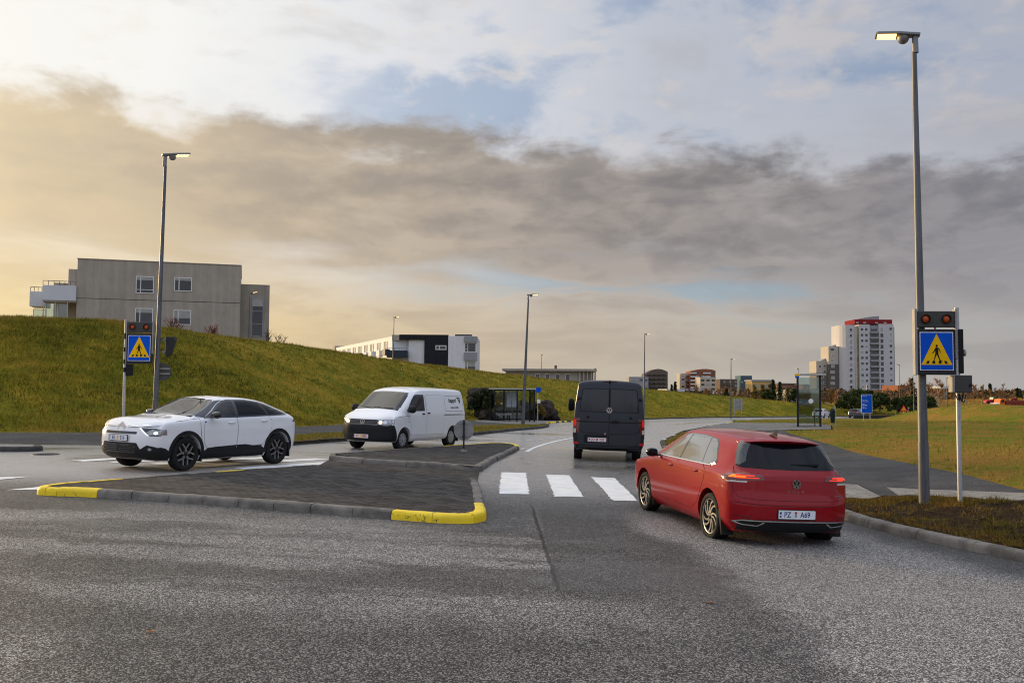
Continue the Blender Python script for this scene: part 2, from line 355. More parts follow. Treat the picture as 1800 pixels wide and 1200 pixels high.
# asphalt: dark binder, pale chippings, damp dark tracks, dry pale swathes, sheen painted as pale tone
def asphalt(name, base=.045, pale=.5, chips=1., rough=.62, tint=(1.0, .97, .95), scale=120., junction=False):
    m = bpy.data.materials.new(name); m.use_nodes = True; n = NT(m.node_tree); p = n.n['Principled BSDF']
    tc = n.new('ShaderNodeTexCoord').outputs['Object']; x, y, z = n.xyz(tc)
    v1 = n.voro(tc, scale); vx = n.xyz(v1)[0]
    v2 = n.xyz(n.voro(n.mapping(tc, loc=(3, 1, 0)), scale*1.25))[1]
    chip = n.m('ADD', n.ss(.66, .90, vx), n.m('MULTIPLY', n.ss(.78, .95, v2), .8), clamp=True)
    big = n.noise(n.mapping(tc, (1, 1.6, 1), rot=(0, 0, -.25)), .35, 6, .6, .5)
    med = n.noise(tc, 1.6, 6, .62, .3)
    fine = n.noise(tc, 26., 5, .7)
    wear_sheen = n.m('ADD', n.m('MULTIPLY', n.ss(.36, .64, big), .65), n.m('MULTIPLY', n.ss(.35, .7, med), .35))
    if junction:
        wob = n.m('MULTIPLY', n.m('SUBTRACT', n.noise(tc, 1.1, 6, .65), .5), 1.3)
        # pale dry chippings right of a wandering edge that runs back from the red car, a dark worn strip left of it
        e1 = n.m('ADD', n.m('SUBTRACT', x, n.m('ADD', 2.30, n.m('MULTIPLY', n.ss(11., 13., y), -.55))), n.m('MULTIPLY', wob, .9))
        rightpale = n.m('MULTIPLY', n.ss(-.25, .40, e1), n.ss(16., 13., y))
        e2 = n.m('ADD', n.m('SUBTRACT', x, .43), n.m('MULTIPLY', wob, .10))
        strip = n.m('MULTIPLY', n.m('MULTIPLY', n.ss(.0, .05, e2), n.ss(.25, -.3, e1)), n.ss(7.6, 9.6, y))
        # a broad paler sweep across the junction on the left, grey sheen put into the colour, crossed by damp dark streaks
        yy = n.m('ADD', n.m('ADD', y, n.m('MULTIPLY', x, .10)), n.m('MULTIPLY', wob, .9))
        bandw = n.m('MULTIPLY', n.ss(6.2, 8.8, yy), n.ss(13.6, 11.2, yy))
        trk = n.noise(n.comb(n.m('MULTIPLY', x, .11), n.m('MULTIPLY', yy, .72), 3.), 1., 5, .6, .6)
        sweep = n.m('MULTIPLY', n.m('MULTIPLY', bandw, n.ss(.56, .44, trk)), n.ss(2.2, .2, x))
        spot = n.m('MULTIPLY', n.ss(-2.6, -3.6, n.m('ADD', x, wob)), n.ss(6.9, 6.1, y))
        wear_sheen = n.m('MULTIPLY', wear_sheen, .34)
        wear_sheen = n.m('ADD', wear_sheen, n.m('MULTIPLY', rightpale, .95))
        wear_sheen = n.m('ADD', wear_sheen, n.m('MULTIPLY', sweep, .62)); wear_sheen = n.m('ADD', wear_sheen, n.m('MULTIPLY', spot, .55))
        wear_sheen = n.m('MULTIPLY', wear_sheen, n.m('SUBTRACT', 1., n.m('MULTIPLY', strip, .85)), clamp=True)
        # the carriageway farther off is paler, sky sheen painted into its colour
        wear_sheen = n.m('MAXIMUM', wear_sheen, n.m('MULTIPLY', n.ss(13.5, 19., y), n.m('ADD', .72, n.m('MULTIPLY', med, .35))))
        wear_sheen = n.m('SUBTRACT', wear_sheen, n.m('MULTIPLY', n.ss(-1., -.2, n.m('MULTIPLY', n.m('ABSOLUTE', n.m('SUBTRACT', n.m('SUBTRACT', x, 2.9), n.m('MULTIPLY', n.m('SUBTRACT', y, 24.), .02))), -1.)), n.m('MULTIPLY', n.ss(13., 16., y), n.m('MULTIPLY', n.ss(27., 22., y), .30))), clamp=True)
    b0 = tuple(base*t for t in tint)+(1,); b1 = tuple(base*(1+2.3*pale)*t for t in tint)+(1,)
    c = n.mix(wear_sheen, b0, b1)
    c = n.mix(n.m('MULTIPLY', n.ss(.35, .7, fine), .5), c, n.mix(1., c, (.55, .55, .55, 1), 'MULTIPLY'))
    cc = n.mix(v2, (.22, .21, .20, 1), (.62, .58, .53, 1))
    c = n.mix(n.m('MULTIPLY', chip, n.m('ADD', .22*chips, n.m('MULTIPLY', wear_sheen, .55*chips))), c, cc)
    if junction:
        # damp dark gutter along the right kerb, a tar seam and a few hairline cracks
        ek = n.m('SUBTRACT', n.m('ADD', 5.2, n.m('MULTIPLY', n.m('MAXIMUM', n.m('SUBTRACT', 17., y), 0.), .19)), x)
        gut = n.m('MULTIPLY', n.m('MULTIPLY', n.ss(1.25, .45, n.m('ADD', ek, n.m('MULTIPLY', n.m('SUBTRACT', med, .5), .8))), n.ss(-.3, .0, ek)), n.ss(34., 24., y))
        c = n.mix(n.m('MULTIPLY', gut, .72), c, (base*.55, base*.54, base*.53, 1))
        sx = n.m('ADD', n.m('SUBTRACT', x, n.m('ADD', .43, n.m('MULTIPLY', n.m('SUBTRACT', y, 10.), -.018))), n.m('MULTIPLY', n.m('SUBTRACT', n.noise(tc, 2.5, 4, .6), .5), .10))
        seam = n.m('MULTIPLY', n.m('MULTIPLY', n.ss(.035, .012, n.m('ABSOLUTE', sx)), n.ss(8.4, 9., y)), n.ss(16., 14., y))
        ck = n.new('ShaderNodeTexVoronoi', feature='DISTANCE_TO_EDGE'); ck.inputs['Scale'].default_value = .30
        wv = n.new('ShaderNodeVectorMath', operation='ADD'); n.l.new(tc, wv.inputs[0]); nz_ = n.new('ShaderNodeTexNoise'); n.l.new(tc, nz_.inputs['Vector']); nz_.inputs['Scale'].default_value = 1.4; nz_.inputs['Detail'].default_value = 6
        n.l.new(nz_.outputs['Color'], wv.inputs[1]); n.l.new(wv.outputs[0], ck.inputs['Vector'])
        crk = n.m('MULTIPLY', n.ss(.0045, .0015, ck.outputs['Distance']), n.ss(.52, .60, n.noise(tc, .16, 2, .5)))
        c = n.mix(n.m('MULTIPLY', n.m('MAXIMUM', seam, crk), .8), c, (.008, .008, .008, 1))
        oil = n.m('MULTIPLY', n.ss(.66, .74, n.noise(tc, .9, 3, .5, .2)), n.ss(17., 15., y))
        c = n.mix(n.m('MULTIPLY', oil, .45), c, (base*.45, base*.45, base*.46, 1))
    if junction: c = n.mix(n.m('MULTIPLY', n.m('MAXIMUM', n.ss(22., 34., y), n.m('MULTIPLY', n.ss(-1.6, -4.5, x), n.ss(15., 18.5, y))), n.m('ADD', .62, n.m('MULTIPLY', med, .5), clamp=True)), c, (.40, .385, .37, 1))  # sky glare on the left and far lanes painted as pale colour
    # tar-dark crevices
    c = n.mix(n.m('MULTIPLY', n.ss(.45, .15, vx), .7), c, (base*.2, base*.2, base*.21, 1))
    n.l.new(c, p.inputs['Base Color'])
    far = n.ss(13., 26., y) if junction else 0.
    damp = n.ss(.52, .66, n.noise(n.mapping(tc, (.8, 1.3, 1), rot=(0, 0, -.3)), .28, 5, .55, .6)) if junction else 0.
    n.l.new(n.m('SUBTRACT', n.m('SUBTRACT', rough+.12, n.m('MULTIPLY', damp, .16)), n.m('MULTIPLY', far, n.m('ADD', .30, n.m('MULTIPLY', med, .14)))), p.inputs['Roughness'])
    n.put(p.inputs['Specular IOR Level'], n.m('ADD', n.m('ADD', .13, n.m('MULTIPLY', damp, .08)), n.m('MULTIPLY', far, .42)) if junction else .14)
    d = n.voro(tc, scale, out='Distance')
    h = n.m('ADD', n.m('MULTIPLY', n.m('SUBTRACT', 1., d), .6), n.m('MULTIPLY', fine, .6))
    bp = n.new('ShaderNodeBump'); bp.inputs['Distance'].default_value = .006; n.put(bp.inputs['Height'], h)
    n.put(bp.inputs['Strength'], n.m('SUBTRACT', .80, n.m('MULTIPLY', far, .75)) if junction else .55)
    n.l.new(bp.outputs[0], p.inputs['Normal'])
    return m
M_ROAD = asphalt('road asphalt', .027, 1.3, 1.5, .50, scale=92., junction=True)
M_PATH = asphalt('path asphalt', .034, .22, .45, .66, scale=130.)
M_APRON = asphalt('apron asphalt', .060, .40, .8, .66, scale=110.)

def grass_mat(name, green=(.115, .130, .008), olive=(.28, .205, .018), dry=(.34, .19, .03), dryness=.5, scale=1.):
    m = bpy.data.materials.new(name); m.use_nodes = True; n = NT(m.node_tree); p = n.n['Principled BSDF']
    tc = n.new('ShaderNodeTexCoord').outputs['Object']
    big = n.noise(tc, .12*scale, 5, .6, .4); mid = n.noise(tc, .55*scale, 6, .65, .5)
    fin = n.noise(tc, 4.2*scale, 8, .72, .3); vf = n.noise(tc, 28*scale, 4, .7)
    f = n.m('ADD', n.m('MULTIPLY', mid, .6), n.m('MULTIPLY', big, .4))
    c = n.mix(n.ss(.40, .60, f), (*green, 1), (*olive, 1))
    c = n.mix(n.m('MULTIPLY', n.ss(.62-.25*dryness, .80-.25*dryness, n.m('ADD', n.m('MULTIPLY', fin, .45), n.m('MULTIPLY', mid, .55))), .8), c, (*dry, 1))
    dk = n.ss(.52, .28, fin)
    c = n.mix(n.m('MULTIPLY', dk, .55), c, tuple(g*.35 for g in green)+(1,))
    c = n.mix(n.m('MULTIPLY', n.ss(.5, .75, vf), .35), c, tuple(d*1.25 for d in dry)+(1,))
    n.l.new(c, p.inputs['Base Color']); p.inputs['Roughness'].default_value = .9; p.inputs['Specular IOR Level'].default_value = .05
    n.l.new(n.bump(n.m('ADD', fin, n.m('MULTIPLY', vf, .35)), .9, .16), p.inputs['Normal'])
    return m
M_GRASS = grass_mat('hill grass', dryness=.35)
M_FIELD = grass_mat('field grass', green=(.11, .165, .009), olive=(.28, .165, .028), dry=(.30, .15, .04), dryness=.62)
M_VERGE = grass_mat('verge grass', green=(.10, .095, .014), olive=(.18, .125, .026), dry=(.23, .135, .04), dryness=.6, scale=1.6)
M_FAR = grass_mat('far grass', green=(.09, .085, .02), olive=(.15, .11, .03), dry=(.20, .13, .045), dryness=.6, scale=.5)

# ground: one sheet to the horizon
# ---------------------------------------------------------------- road
KERB_R = smooth_line([(9.5, -6), (7.6, 3), (6.95, 8.2), (6.32, 11.2), (5.95, 12.4), (5.56, 13.7), (5.36, 15), (5.22, 17.5), (5.15, 21), (5.15, 25), (5.2, 29), (5.55, 33.6)], 6)
EDGE_R2 = [(6.2, 38.1), (9.0, 48.2), (11.2, 52.2), (13.2, 55), (15.0, 62), (17.6, 72), (20.8, 84), (24.3, 97), (29, 108.5), (41.6, 123.6), (55, 135.5), (73, 148), (100, 158), (140, 166)]
FAR_E = [(140, 176), (110, 169.5), (85, 165.5), (66, 160.5), (50, 152.5), (37, 142), (28, 131), (20.5, 118), (14.5, 104), (10, 91), (7.2, 82), (6.0, 77)]
LAY_L = [(4.9, 77.5), (2.9, 69), (2.55, 64), (2.5, 60.5)]
KERB_L = [(2.35, 57), (1.75, 52), (.2, 45.5), (-1.46, 39.7), (-3.7, 35.8), (-5.9, 32.3), (-7.0, 29.3), (-8.3, 26.9), (-9.4, 25.6)]
road_poly = [(60, -14), (30, -9)]+KERB_R+EDGE_R2+FAR_E+LAY_L+KERB_L+[(-9.9, 26.2), (-11.2, 27.4), (-16.2, 27.1), (-30, 24.8), (-60, 22), (-90, 18), (-90, -14)]
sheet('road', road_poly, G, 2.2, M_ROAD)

def ground_sheet():
    xs = sorted(set([-3000, -1500, -800, -400, -250]+list(range(-160, -32, 8))+[v*1.5 for v in range(-22, 26)]+list(range(40, 161, 8))+[200, 300, 500, 900, 1800, 3500]))
    ys = sorted(set([-200, -100, -60, -30]+list(range(-16, 0, 8))+[v*1.5 for v in range(0, 62)]+list(range(96, 240, 8))+[260, 300, 360, 440, 560, 720, 1000, 1600, 2600, 4500]))
    X, Y = np.meshgrid(xs, ys); rd = inside(road_poly, X, Y)
    near = rd.copy()                                            # keep every cell that touches the road well below it
    for dy in (-1, 0, 1):
        for dx in (-1, 0, 1): near |= np.roll(np.roll(rd, dy, 0), dx, 1)
    V = [(X[j, i], Y[j, i], G(X[j, i], Y[j, i])+(-.30 if near[j, i] else .04)-(.2 if Y[j, i] > 96 else 0)) for j in range(len(ys)) for i in range(len(xs))]; w = len(xs)
    F = [(j*w+i, j*w+i+1, (j+1)*w+i+1, (j+1)*w+i) for j in range(len(ys)-1) for i in range(w-1)]
    raw('ground', V, F, M_FAR, kind='structure')
ground_sheet()

def kerb(name, line, h=.12, w=.16, mats=None, paint=None, base=-.06, inner=1, seg=1.0, back=0.):
    """a run of kerb stones; inner=+1 puts the stone on the left of the running direction. paint(d, pos) -> material slot"""
    P = [Vector((*p, 0)) for p in resample(line, .18, False)]; L = [0.]
    for a, b in zip(P[:-1], P[1:]): L.append(L[-1]+(b-a).length)
    prof = [(-.006, base), (.004, h*.5), (.014, h*.78), (.032, h*.93), (.058, h), (w, h), (w, base)]
    mb = MB(); k = len(prof); start = 0
    def ring(i, inset=0., jx=0., jz=0.):
        a = P[max(i-1, 0)]; b = P[min(i+1, len(P)-1)]; d = (b-a).normalized(); nrm = Vector((-d.y, d.x, 0))*inner
        return [P[i]+nrm*(u+back+jx)+d*inset+Vector((0, 0, G(P[i].x, P[i].y)+v+(jz+random.uniform(-.003, .003) if v > 0 else 0)))+nrm*random.uniform(-.003, .003) for u, v in prof]
    i = 0
    while i < len(P)-1:
        j = i+1
        while j < len(P)-1 and L[j]-L[i] < seg: j += 1
        jx, jz = random.uniform(-.007, .007), random.uniform(-.006, .005)
        rs = [ring(q, .005 if q == i else (-.005 if q == j else 0), jx, jz) for q in range(i, j+1)]
        vs = [v for r in rs for v in r]; fs = []; mi = []
        mslot = paint(L[i]+.01, P[i]) if paint else 0
        for q in range(len(rs)-1):
            for t in range(k-1): fs.append((q*k+t, q*k+t+1, (q+1)*k+t+1, (q+1)*k+t))
        fs.append(tuple(range(k))); e = (len(rs)-1)*k; fs.append(tuple(range(e+k-1, e-1, -1)))
        mb.add(vs, fs, mslot); i = j
    return tag(mb.build(name, mats, smooth=True, auto=35), kind='structure')
def concrete(name, col, var=.25, spots=.5):
    m = bpy.data.materials.new(name); m.use_nodes = True; n = NT(m.node_tree); p = n.n['Principled BSDF']
    tc = n.new('ShaderNodeTexCoord').outputs['Object']
    a = n.noise(tc, 3., 6, .65, .3); b = n.noise(tc, 45., 4, .7)
    c = n.mix(n.ss(.3, .7, a), tuple(v*(1-var) for v in col)+(1,), tuple(v*(1+var) for v in col)+(1,))
    c = n.mix(n.m('MULTIPLY', n.ss(.55, .75, b), spots), c, tuple(v*1.9 for v in col)+(1,))
    c = n.mix(n.m('MULTIPLY', n.ss(.45, .25, b), spots), c, tuple(v*.4 for v in col)+(1,))
    n.l.new(c, p.inputs['Base Color']); p.inputs['Roughness'].default_value = .85; p.inputs['Specular IOR Level'].default_value = .15
    n.l.new(n.bump(n.m('ADD', b, a), .6, .012), p.inputs['Normal']); MATS[name] = m
    return m
M_KERB = concrete('kerb concrete', (.165, .150, .132), .35, .55)
M_KERB_D = concrete('dark kerb concrete', (.060, .058, .056), .3, .4)
def worn_paint(name, col, under, amount=.5, scale=7.):
    m = bpy.data.materials.new(name); m.use_nodes = True; n = NT(m.node_tree); p = n.n['Principled BSDF']
    tc = n.new('ShaderNodeTexCoord').outputs['Object']
    f = n.m('ADD', n.m('MULTIPLY', n.noise(tc, scale, 7, .68, .2), .6), n.m('MULTIPLY', n.noise(tc, scale*9, 4, .7), .4))
    g = n.noise(tc, 2.5, 4, .6)
    c = n.mix(n.ss(.3, .7, g), tuple(v*.86 for v in col)+(1,), (*col, 1))
    c = n.mix(n.ss(.30+.12*amount, .24+.12*amount, f), c, (*under, 1))
    n.l.new(c, p.inputs['Base Color']); p.inputs['Roughness'].default_value = .6
    n.l.new(n.bump(n.noise(tc, 110, 3, .6), .3, .004), p.inputs['Normal']); MATS[name] = m
    return m
M_YEL = worn_paint('yellow kerb paint', (.88, .62, .004), (.07, .055, .02), 1.15, 6.)
M_WHITE = worn_paint('white road paint', (.74, .74, .72), (.10, .10, .095), .85, 4.)
M_WHITE_OLD = worn_paint('worn white road paint', (.52, .51, .49), (.10, .10, .095), 1.1, 4.)
kerb('kerb', list(reversed(KERB_R)), .125, .17, [M_KERB], inner=1)
def yb(d, p): return 1 if int(d) % 3 == 0 else 0
kerb('kerb', list(reversed(EDGE_R2[:3]))+[KERB_R[-1]], .11, .16, [M_KERB_D, M_WHITE_OLD], inner=1, paint=lambda d, p: 1 if 36 < p.y < 47 and int(d) % 4 == 1 else 0)
kerb('kerb', list(reversed(EDGE_R2[2:])), .11, .16, [M_KERB_D, M_YEL], inner=1, paint=lambda d, p: 1 if 51 < p.y < 58 and int(d) % 2 == 0 else 0)
kerb('kerb', list(reversed(FAR_E)), .12, .16, [M_KERB_D, M_YEL], inner=1, paint=lambda d, p: 1 if p.y < 105 and int(d/1.6) % 3 == 0 else 0, seg=1.6)
kerb('kerb', list(reversed(FAR_E[-1:]+LAY_L)), .12, .16, [M_KERB_D, M_YEL], inner=1, paint=lambda d, p: int(d/1.1) % 2, seg=1.1)
kerb('kerb', list(reversed(LAY_L[-1:]+KERB_L)), .125, .16, [M_KERB_D], inner=1)
kerb('kerb', smooth_line([(-30, 21.2), (-18, 22.7), (-14.6, 23.0), (-12.9, 23.3), (-12.3, 23.9), (-12.7, 24.7)], 5), .13, .17, [M_KERB_D], inner=1)

# ---------------------------------------------------------------- traffic island, in two halves with a walkway between
ISL_A = smooth_line([(-7.10, 14.32), (-6.66, 14.30), (-5.23, 13.98), (-3.78, 13.58), (-2.43, 13.14), (-1.83, 12.94), (-1.09, 12.70), (-.62, 12.72), (-.40, 13.0), (-.36, 13.45), (-.43, 14.5), (-.51, 16.2), (-.66, 18.05)], 5)
ISL_A2 = smooth_line([(-4.30, 19.75), (-5.0, 18.7), (-5.75, 17.6), (-6.35, 16.7), (-6.95, 15.8), (-7.40, 15.05), (-7.52, 14.6), (-7.40, 14.38), (-7.10, 14.32)], 5)
ISL_B = smooth_line([(-.72, 21.0), (-.56, 22.6), (-.43, 24.3), (-.22, 26.2), (.02, 28.2), (.22, 30.0), (.28, 30.9), (.12, 31.7), (-.3, 32.2), (-.8, 31.9)], 5)
ISL_B2 = [(-.8, 31.9), (-1.51, 30.6), (-3.36, 27.0), (-4.70, 23.7), (-4.55, 22.8)]
ISL_BN = [(-4.55, 22.8), (-3.6, 22.15), (-1.86, 21.6), (-.72, 21.0)]
def paving(name, base=(.034, .032, .031), bw=.20, bh=.10, rot=0., var=.35, mortar=(.012, .012, .011)):
    m = bpy.data.materials.new(name); m.use_nodes = True; n = NT(m.node_tree); p = n.n['Principled BSDF']
    tc = n.new('ShaderNodeTexCoord').outputs['Object']; mp = n.mapping(tc, rot=(0, 0, rot))
    br = n.new('ShaderNodeTexBrick'); n.l.new(mp, br.inputs['Vector']); br.inputs['Scale'].default_value = 1.
    br.inputs['Brick Width'].default_value = bw; br.inputs['Row Height'].default_value = bh; br.inputs['Mortar Size'].default_value = .010; br.inputs['Mortar Smooth'].default_value = .4
    br.inputs['Color1'].default_value = tuple(v*(1-var) for v in base)+(1,); br.inputs['Color2'].default_value = tuple(v*(1+var) for v in base)+(1,)
    br.inputs['Mortar'].default_value = (*mortar, 1)
    a = n.noise(tc, 2.2, 6, .65); b = n.noise(tc, 60, 4, .7)
    c = n.mix(n.m('MULTIPLY', n.ss(.4, .7, a), .45), br.outputs['Color'], tuple(v*1.9 for v in base)+(1,))
    c = n.mix(n.m('MULTIPLY', n.ss(.5, .8, b), .4), c, tuple(v*2.4 for v in base)+(1,))
    n.l.new(c, p.inputs['Base Color']); p.inputs['Roughness'].default_value = .8; p.inputs['Specular IOR Level'].default_value = .12
    h = n.m('ADD', n.m('MULTIPLY', n.m('SUBTRACT', 1., br.outputs['Fac']), 1.), n.m('MULTIPLY', b, .35))
    n.l.new(n.bump(h, .7, .012), p.inputs['Normal']); MATS[name] = m
    return m
M_PAVE = paving('dark block paving', base=(.040, .037, .035), bw=.21, bh=.105, rot=.35, var=.7, mortar=(.005, .005, .005))
M_PALE = paving('pale slab paving', (.20, .185, .16), .40, .20, .2, .14, (.09, .085, .08))
M_SLAB = paving('grey slab paving', (.16, .15, .135), .5, .5, .5, .12, (.07, .066, .06))
kerb('kerb', ISL_A, .125, .17, [M_KERB, M_YEL], inner=1, paint=lambda d, p: 1 if (p.x < -6.72 and p.y < 15) or (p.x > -2.15 and p.y < 13.9) else 0, seg=.58)
kerb('kerb', ISL_A2, .125, .15, [M_KERB, M_YEL], inner=1, paint=lambda d, p: 1 if p.y < 16.0 or 17.9 < p.y < 18.6 else 0, seg=.6)
kerb('kerb', ISL_B, .125, .17, [M_KERB, M_YEL], inner=1, paint=lambda d, p: 1 if p.y > 29.9 else 0, seg=.9)
kerb('kerb', ISL_B2, .125, .15, [M_KERB, M_YEL], inner=1, paint=lambda d, p: 1 if p.y > 29.5 else 0, seg=.9)
kerb('kerb', ISL_BN, .125, .17, [M_KERB], inner=1, seg=1.)
def offs(line, d):
    out = []
    for i, p in enumerate(line):
        a = line[max(i-1, 0)]; b = line[min(i+1, len(line)-1)]; v = Vector((b[0]-a[0], b[1]-a[1])).normalized()
        out.append((p[0]-v.y*d, p[1]+v.x*d))
    return out
sheet('traffic_island', offs(ISL_A, .14)+[(-.66, 18.05), (-4.30, 19.75)]+offs(ISL_A2, .12)[1:-2], G, .6, M_PAVE, uplift=.117)
sheet('traffic_island', offs(ISL_B, .14)[:-1]+offs(ISL_B2, .12)[1:-1]+offs(ISL_BN, .14)[1:-1], G, .7, M_PAVE, uplift=.117)
sheet('island_walkway', [(-.68, 18.1), (-.72, 20.95), (-1.86, 21.5), (-3.6, 22.05), (-4.55, 22.7), (-4.32, 19.8)], G, .7, M_PAVE, uplift=.012)

# ---------------------------------------------------------------- painted markings, each a sheet 4 mm up
def marking(name, polys, m=None, up=.005):
    mb = MB()
    for q in polys:
        vs, fs = cdt(q, .8); mb.add([(x, y, G(x, y)+up) for x, y in vs], fs)
    o = mb.build(name, m or M_WHITE, smooth=True); return tag(o, kind='structure')
def ragged(q, a=.02, k=.12):
    return [(x+random.uniform(-a, a), y+random.uniform(-a, a)) for x, y in resample(q, k)]
marking('zebra_crossing', [ragged(q) for q in (
    [(-.22, 16.5), (.33, 16.62), (.34, 21.0), (-.22, 21.0)], [(.78, 16.40), (1.31, 16.50), (1.31, 20.76), (.79, 20.72)],
    [(1.79, 16.12), (2.24, 16.20), (2.31, 20.40), (1.79, 20.46)], [(2.8, 15.9), (3.3, 15.95), (3.3, 20.1), (2.8, 20.15)], [(3.8, 15.7), (4.3, 15.75), (4.3, 19.9), (3.8, 19.9)])])
u = Vector((.47, .88)).normalized(); w = Vector((-u.y, u.x))
zl = []
for k, (s0, s1) in enumerate(((-1.6, 2.3), (-1.9, 2.25), (-2.1, 2.0), (-2.3, 2.0), (-2.5, 1.9))):
    c = Vector((-4.95, 20.4))+w*(k*1.02)*1.0+u*.4
    zl.append(ragged([tuple(c+u*s0), tuple(c+u*s1), tuple(c+u*s1+w*.5), tuple(c+u*s0+w*.5)]))
marking('zebra_crossing', zl)
marking('give_way_marks', [ragged(q) for q in ([(-8.2, 14.9), (-7.35, 15.25), (-7.05, 16.0), (-7.7, 15.9)], [(-10.4, 15.6), (-9.4, 15.9), (-8.9, 17.0), (-9.9, 16.6)], [(-13.4, 15.6), (-12.2, 16.2), (-12.0, 16.9), (-13.2, 16.4)])])
def strip(line, w): return line+list(reversed(offs(line, w)))
lane = smooth_line([(.56, 29.4), (.82, 31.5), (1.30, 34.1), (1.95, 37), (2.75, 39.8), (3.9, 43), (5.6, 48), (7.2, 53)], 4)
marking('lane_line', [strip(lane, .14)])
marking('lane_line', [strip([(-.9, 33.2), (.6, 36.2), (2.1, 39.6), (3.5, 43.2), (5.2, 48)], .11), strip([(.35, 30.4), (.48, 31.6)], .10)], M_WHITE_OLD)
marking('edge_line', [strip(smooth_line([(3.2, 56), (5.5, 66), (9, 76), (13, 86), (18, 97)], 4), .14)], M_WHITE_OLD)

# ---------------------------------------------------------------- paths, verges and the field on the right
def up1(x, y): return G(x, y)+.10*(1 if x > -9.4 or y < 20 else sm(0, 2.4, y-27.0-.12*min(0, x+16)))
kb = offs(list(reversed(KERB_R)), .16)                         # back of the right kerb, far to near
sheet('pavement', [(5.55, 17.0), (6.05, 16.67), (6.86, 16.81), (7.32, 19.35), (7.02, 19.55), (5.45, 20.3), (5.3, 19)], up1, 1., M_PALE, uplift=.006)
sheet('pavement', [(7.15, 16.6), (7.45, 16.62), (8.7, 15.5), (14, 11.6), (30, 1.5), (30, 4.0), (14, 13.9), (9.6, 17.05), (8.8, 17.85), (7.72, 18.85)], up1, 1., M_PALE, uplift=.006)
PATH_R = [(6.86, 16.75), (7.3, 16.62), (7.76, 18.95), (8.8, 17.9), (9.6, 17.1), (14, 13.95), (30, 4.1), (30, 5.0), (14, 14.6), (9.75, 17.5), (10.1, 20.3), (10.3, 23.3), (10.6, 28.2), (11.1, 31.8), (11.5, 35.3), (12.0, 40), (12.5, 41.6), (10.3, 44.4), (9.5, 40), (8.6, 33), (8.0, 26), (7.6, 21.3), (7.02, 19.5), (7.35, 19.3)]
sheet('footpath', PATH_R, up1, 1.2, M_PATH, uplift=.003)
sheet('bus_platform', [(8.95, 47.0), (10.2, 44.3), (12.8, 41.1), (14.1, 40.3), (15.7, 44.9), (17.1, 50.7), (14, 51.2), (13.2, 54.4), (11.4, 52.0)], up1, 1.2, M_SLAB, uplift=.012)
def mound(x, y):
    z = 0.
    dx = (x-32.)/(2.9 if x < 32. else 11.); dy = (y-62)/(13 if y < 62 else 14)
    z += 1.2*math.exp(-(dx*dx+dy*dy)**1.45)
    z += .55*math.exp(-((x-24)/5)**2-((y-47)/9)**2)*.5
    z += 2.0*math.exp(-((x-47.5)/(3.2 if x < 47.5 else 8.))**2-((y-92)/10)**2)
    z -= .50*math.exp(-((x-35)/6)**2-((y-49)/5)**2)
    z += .22*math.exp(-((x-25)/4)**2-((y-40)/3.5)**2)
    z += .18*math.exp(-((x-16)/3.)**2-((y-22)/5.)**2)
    return z
def field_z(x, y):
    e = sm(0, 2.5, min(1e9, x-8))
    return G(x, y)+.085+mound(x, y)+.035*noise2(x, y, .5, 3.)+.02*noise2(x, y, 1.7, 5.)
field = [(150, -40), (30, 5.0), (14, 14.58), (9.68, 17.5), (10.03, 20.3), (10.25, 23.3), (10.55, 28.2), (11.05, 31.8), (11.45, 35.3), (11.95, 40), (12.4, 41.55), (14.15, 40.2), (15.75, 44.9), (17.2, 50.75), (14.05, 51.25), (13.36, 54.9), (15.16, 61.9), (17.76, 71.9), (20.95, 83.9), (24.45, 96.9), (29.15, 108.3), (41.7, 123.4), (55.1, 135.3), (73, 147.8), (100, 157.8), (150, 166)]
sheet('field', field, field_z, 1.15, M_FIELD)
sheet('verge', [(5.6, 33.5), (6.36, 38), (8.85, 46.8), (10.15, 44.3), (9.4, 40), (8.5, 33), (7.9, 26), (7.5, 21.3), (6.95, 19.6), (5.45, 20.4), (5.36, 25), (5.4, 29)], lambda x, y: G(x, y)+.095+.03*noise2(x, y, 1.2), .8, M_VERGE)
# scruffy strip of earth and moss behind the near kerb
def soil_mat():
    m = bpy.data.materials.new('bare soil'); m.use_nodes = True; n = NT(m.node_tree); p = n.n['Principled BSDF']
    tc = n.new('ShaderNodeTexCoord').outputs['Object']
    a = n.noise(tc, 2.3, 7, .7, .4); b = n.noise(tc, 14, 7, .75, .4); v = n.voro(tc, 30, out='Distance')
    c = n.mix(n.ss(.3, .7, b), (.010, .007, .005, 1), (.055, .033, .017, 1))
    c = n.mix(n.m('MULTIPLY', n.ss(.50, .64, a), .8), c, n.mix(n.ss(.35, .65, b), (.045, .050, .008, 1), (.16, .095, .026, 1)))
    n.l.new(c, p.inputs['Base Color']); p.inputs['Roughness'].default_value = .95; p.inputs['Specular IOR Level'].default_value = .05
    n.l.new(n.bump(n.m('ADD', b, n.m('MULTIPLY', v, .5)), 1., .05), p.inputs['Normal']); return m
M_SOIL = soil_mat()
vr = [p for p in kb if p[1] < 17.2]
def soil_z(x, y): return G(x, y)+.11+.10*sm(0, 1.1, max(0, x-6.3))*math.exp(-((x-8.3)/2.2)**2)+.045*noise2(x, y, 2.1, 1.)+.025*noise2(x, y, 5.3, 4.)
sheet('soil_strip', [(5.56, 17.1), (6.08, 16.69), (6.86, 16.83), (7.42, 16.62), (8.7, 15.52), (14, 11.6), (20, 7.8), (20, -6)]+list(reversed([p for p in vr if p[1] < 16.9])), soil_z, .22, M_SOIL)

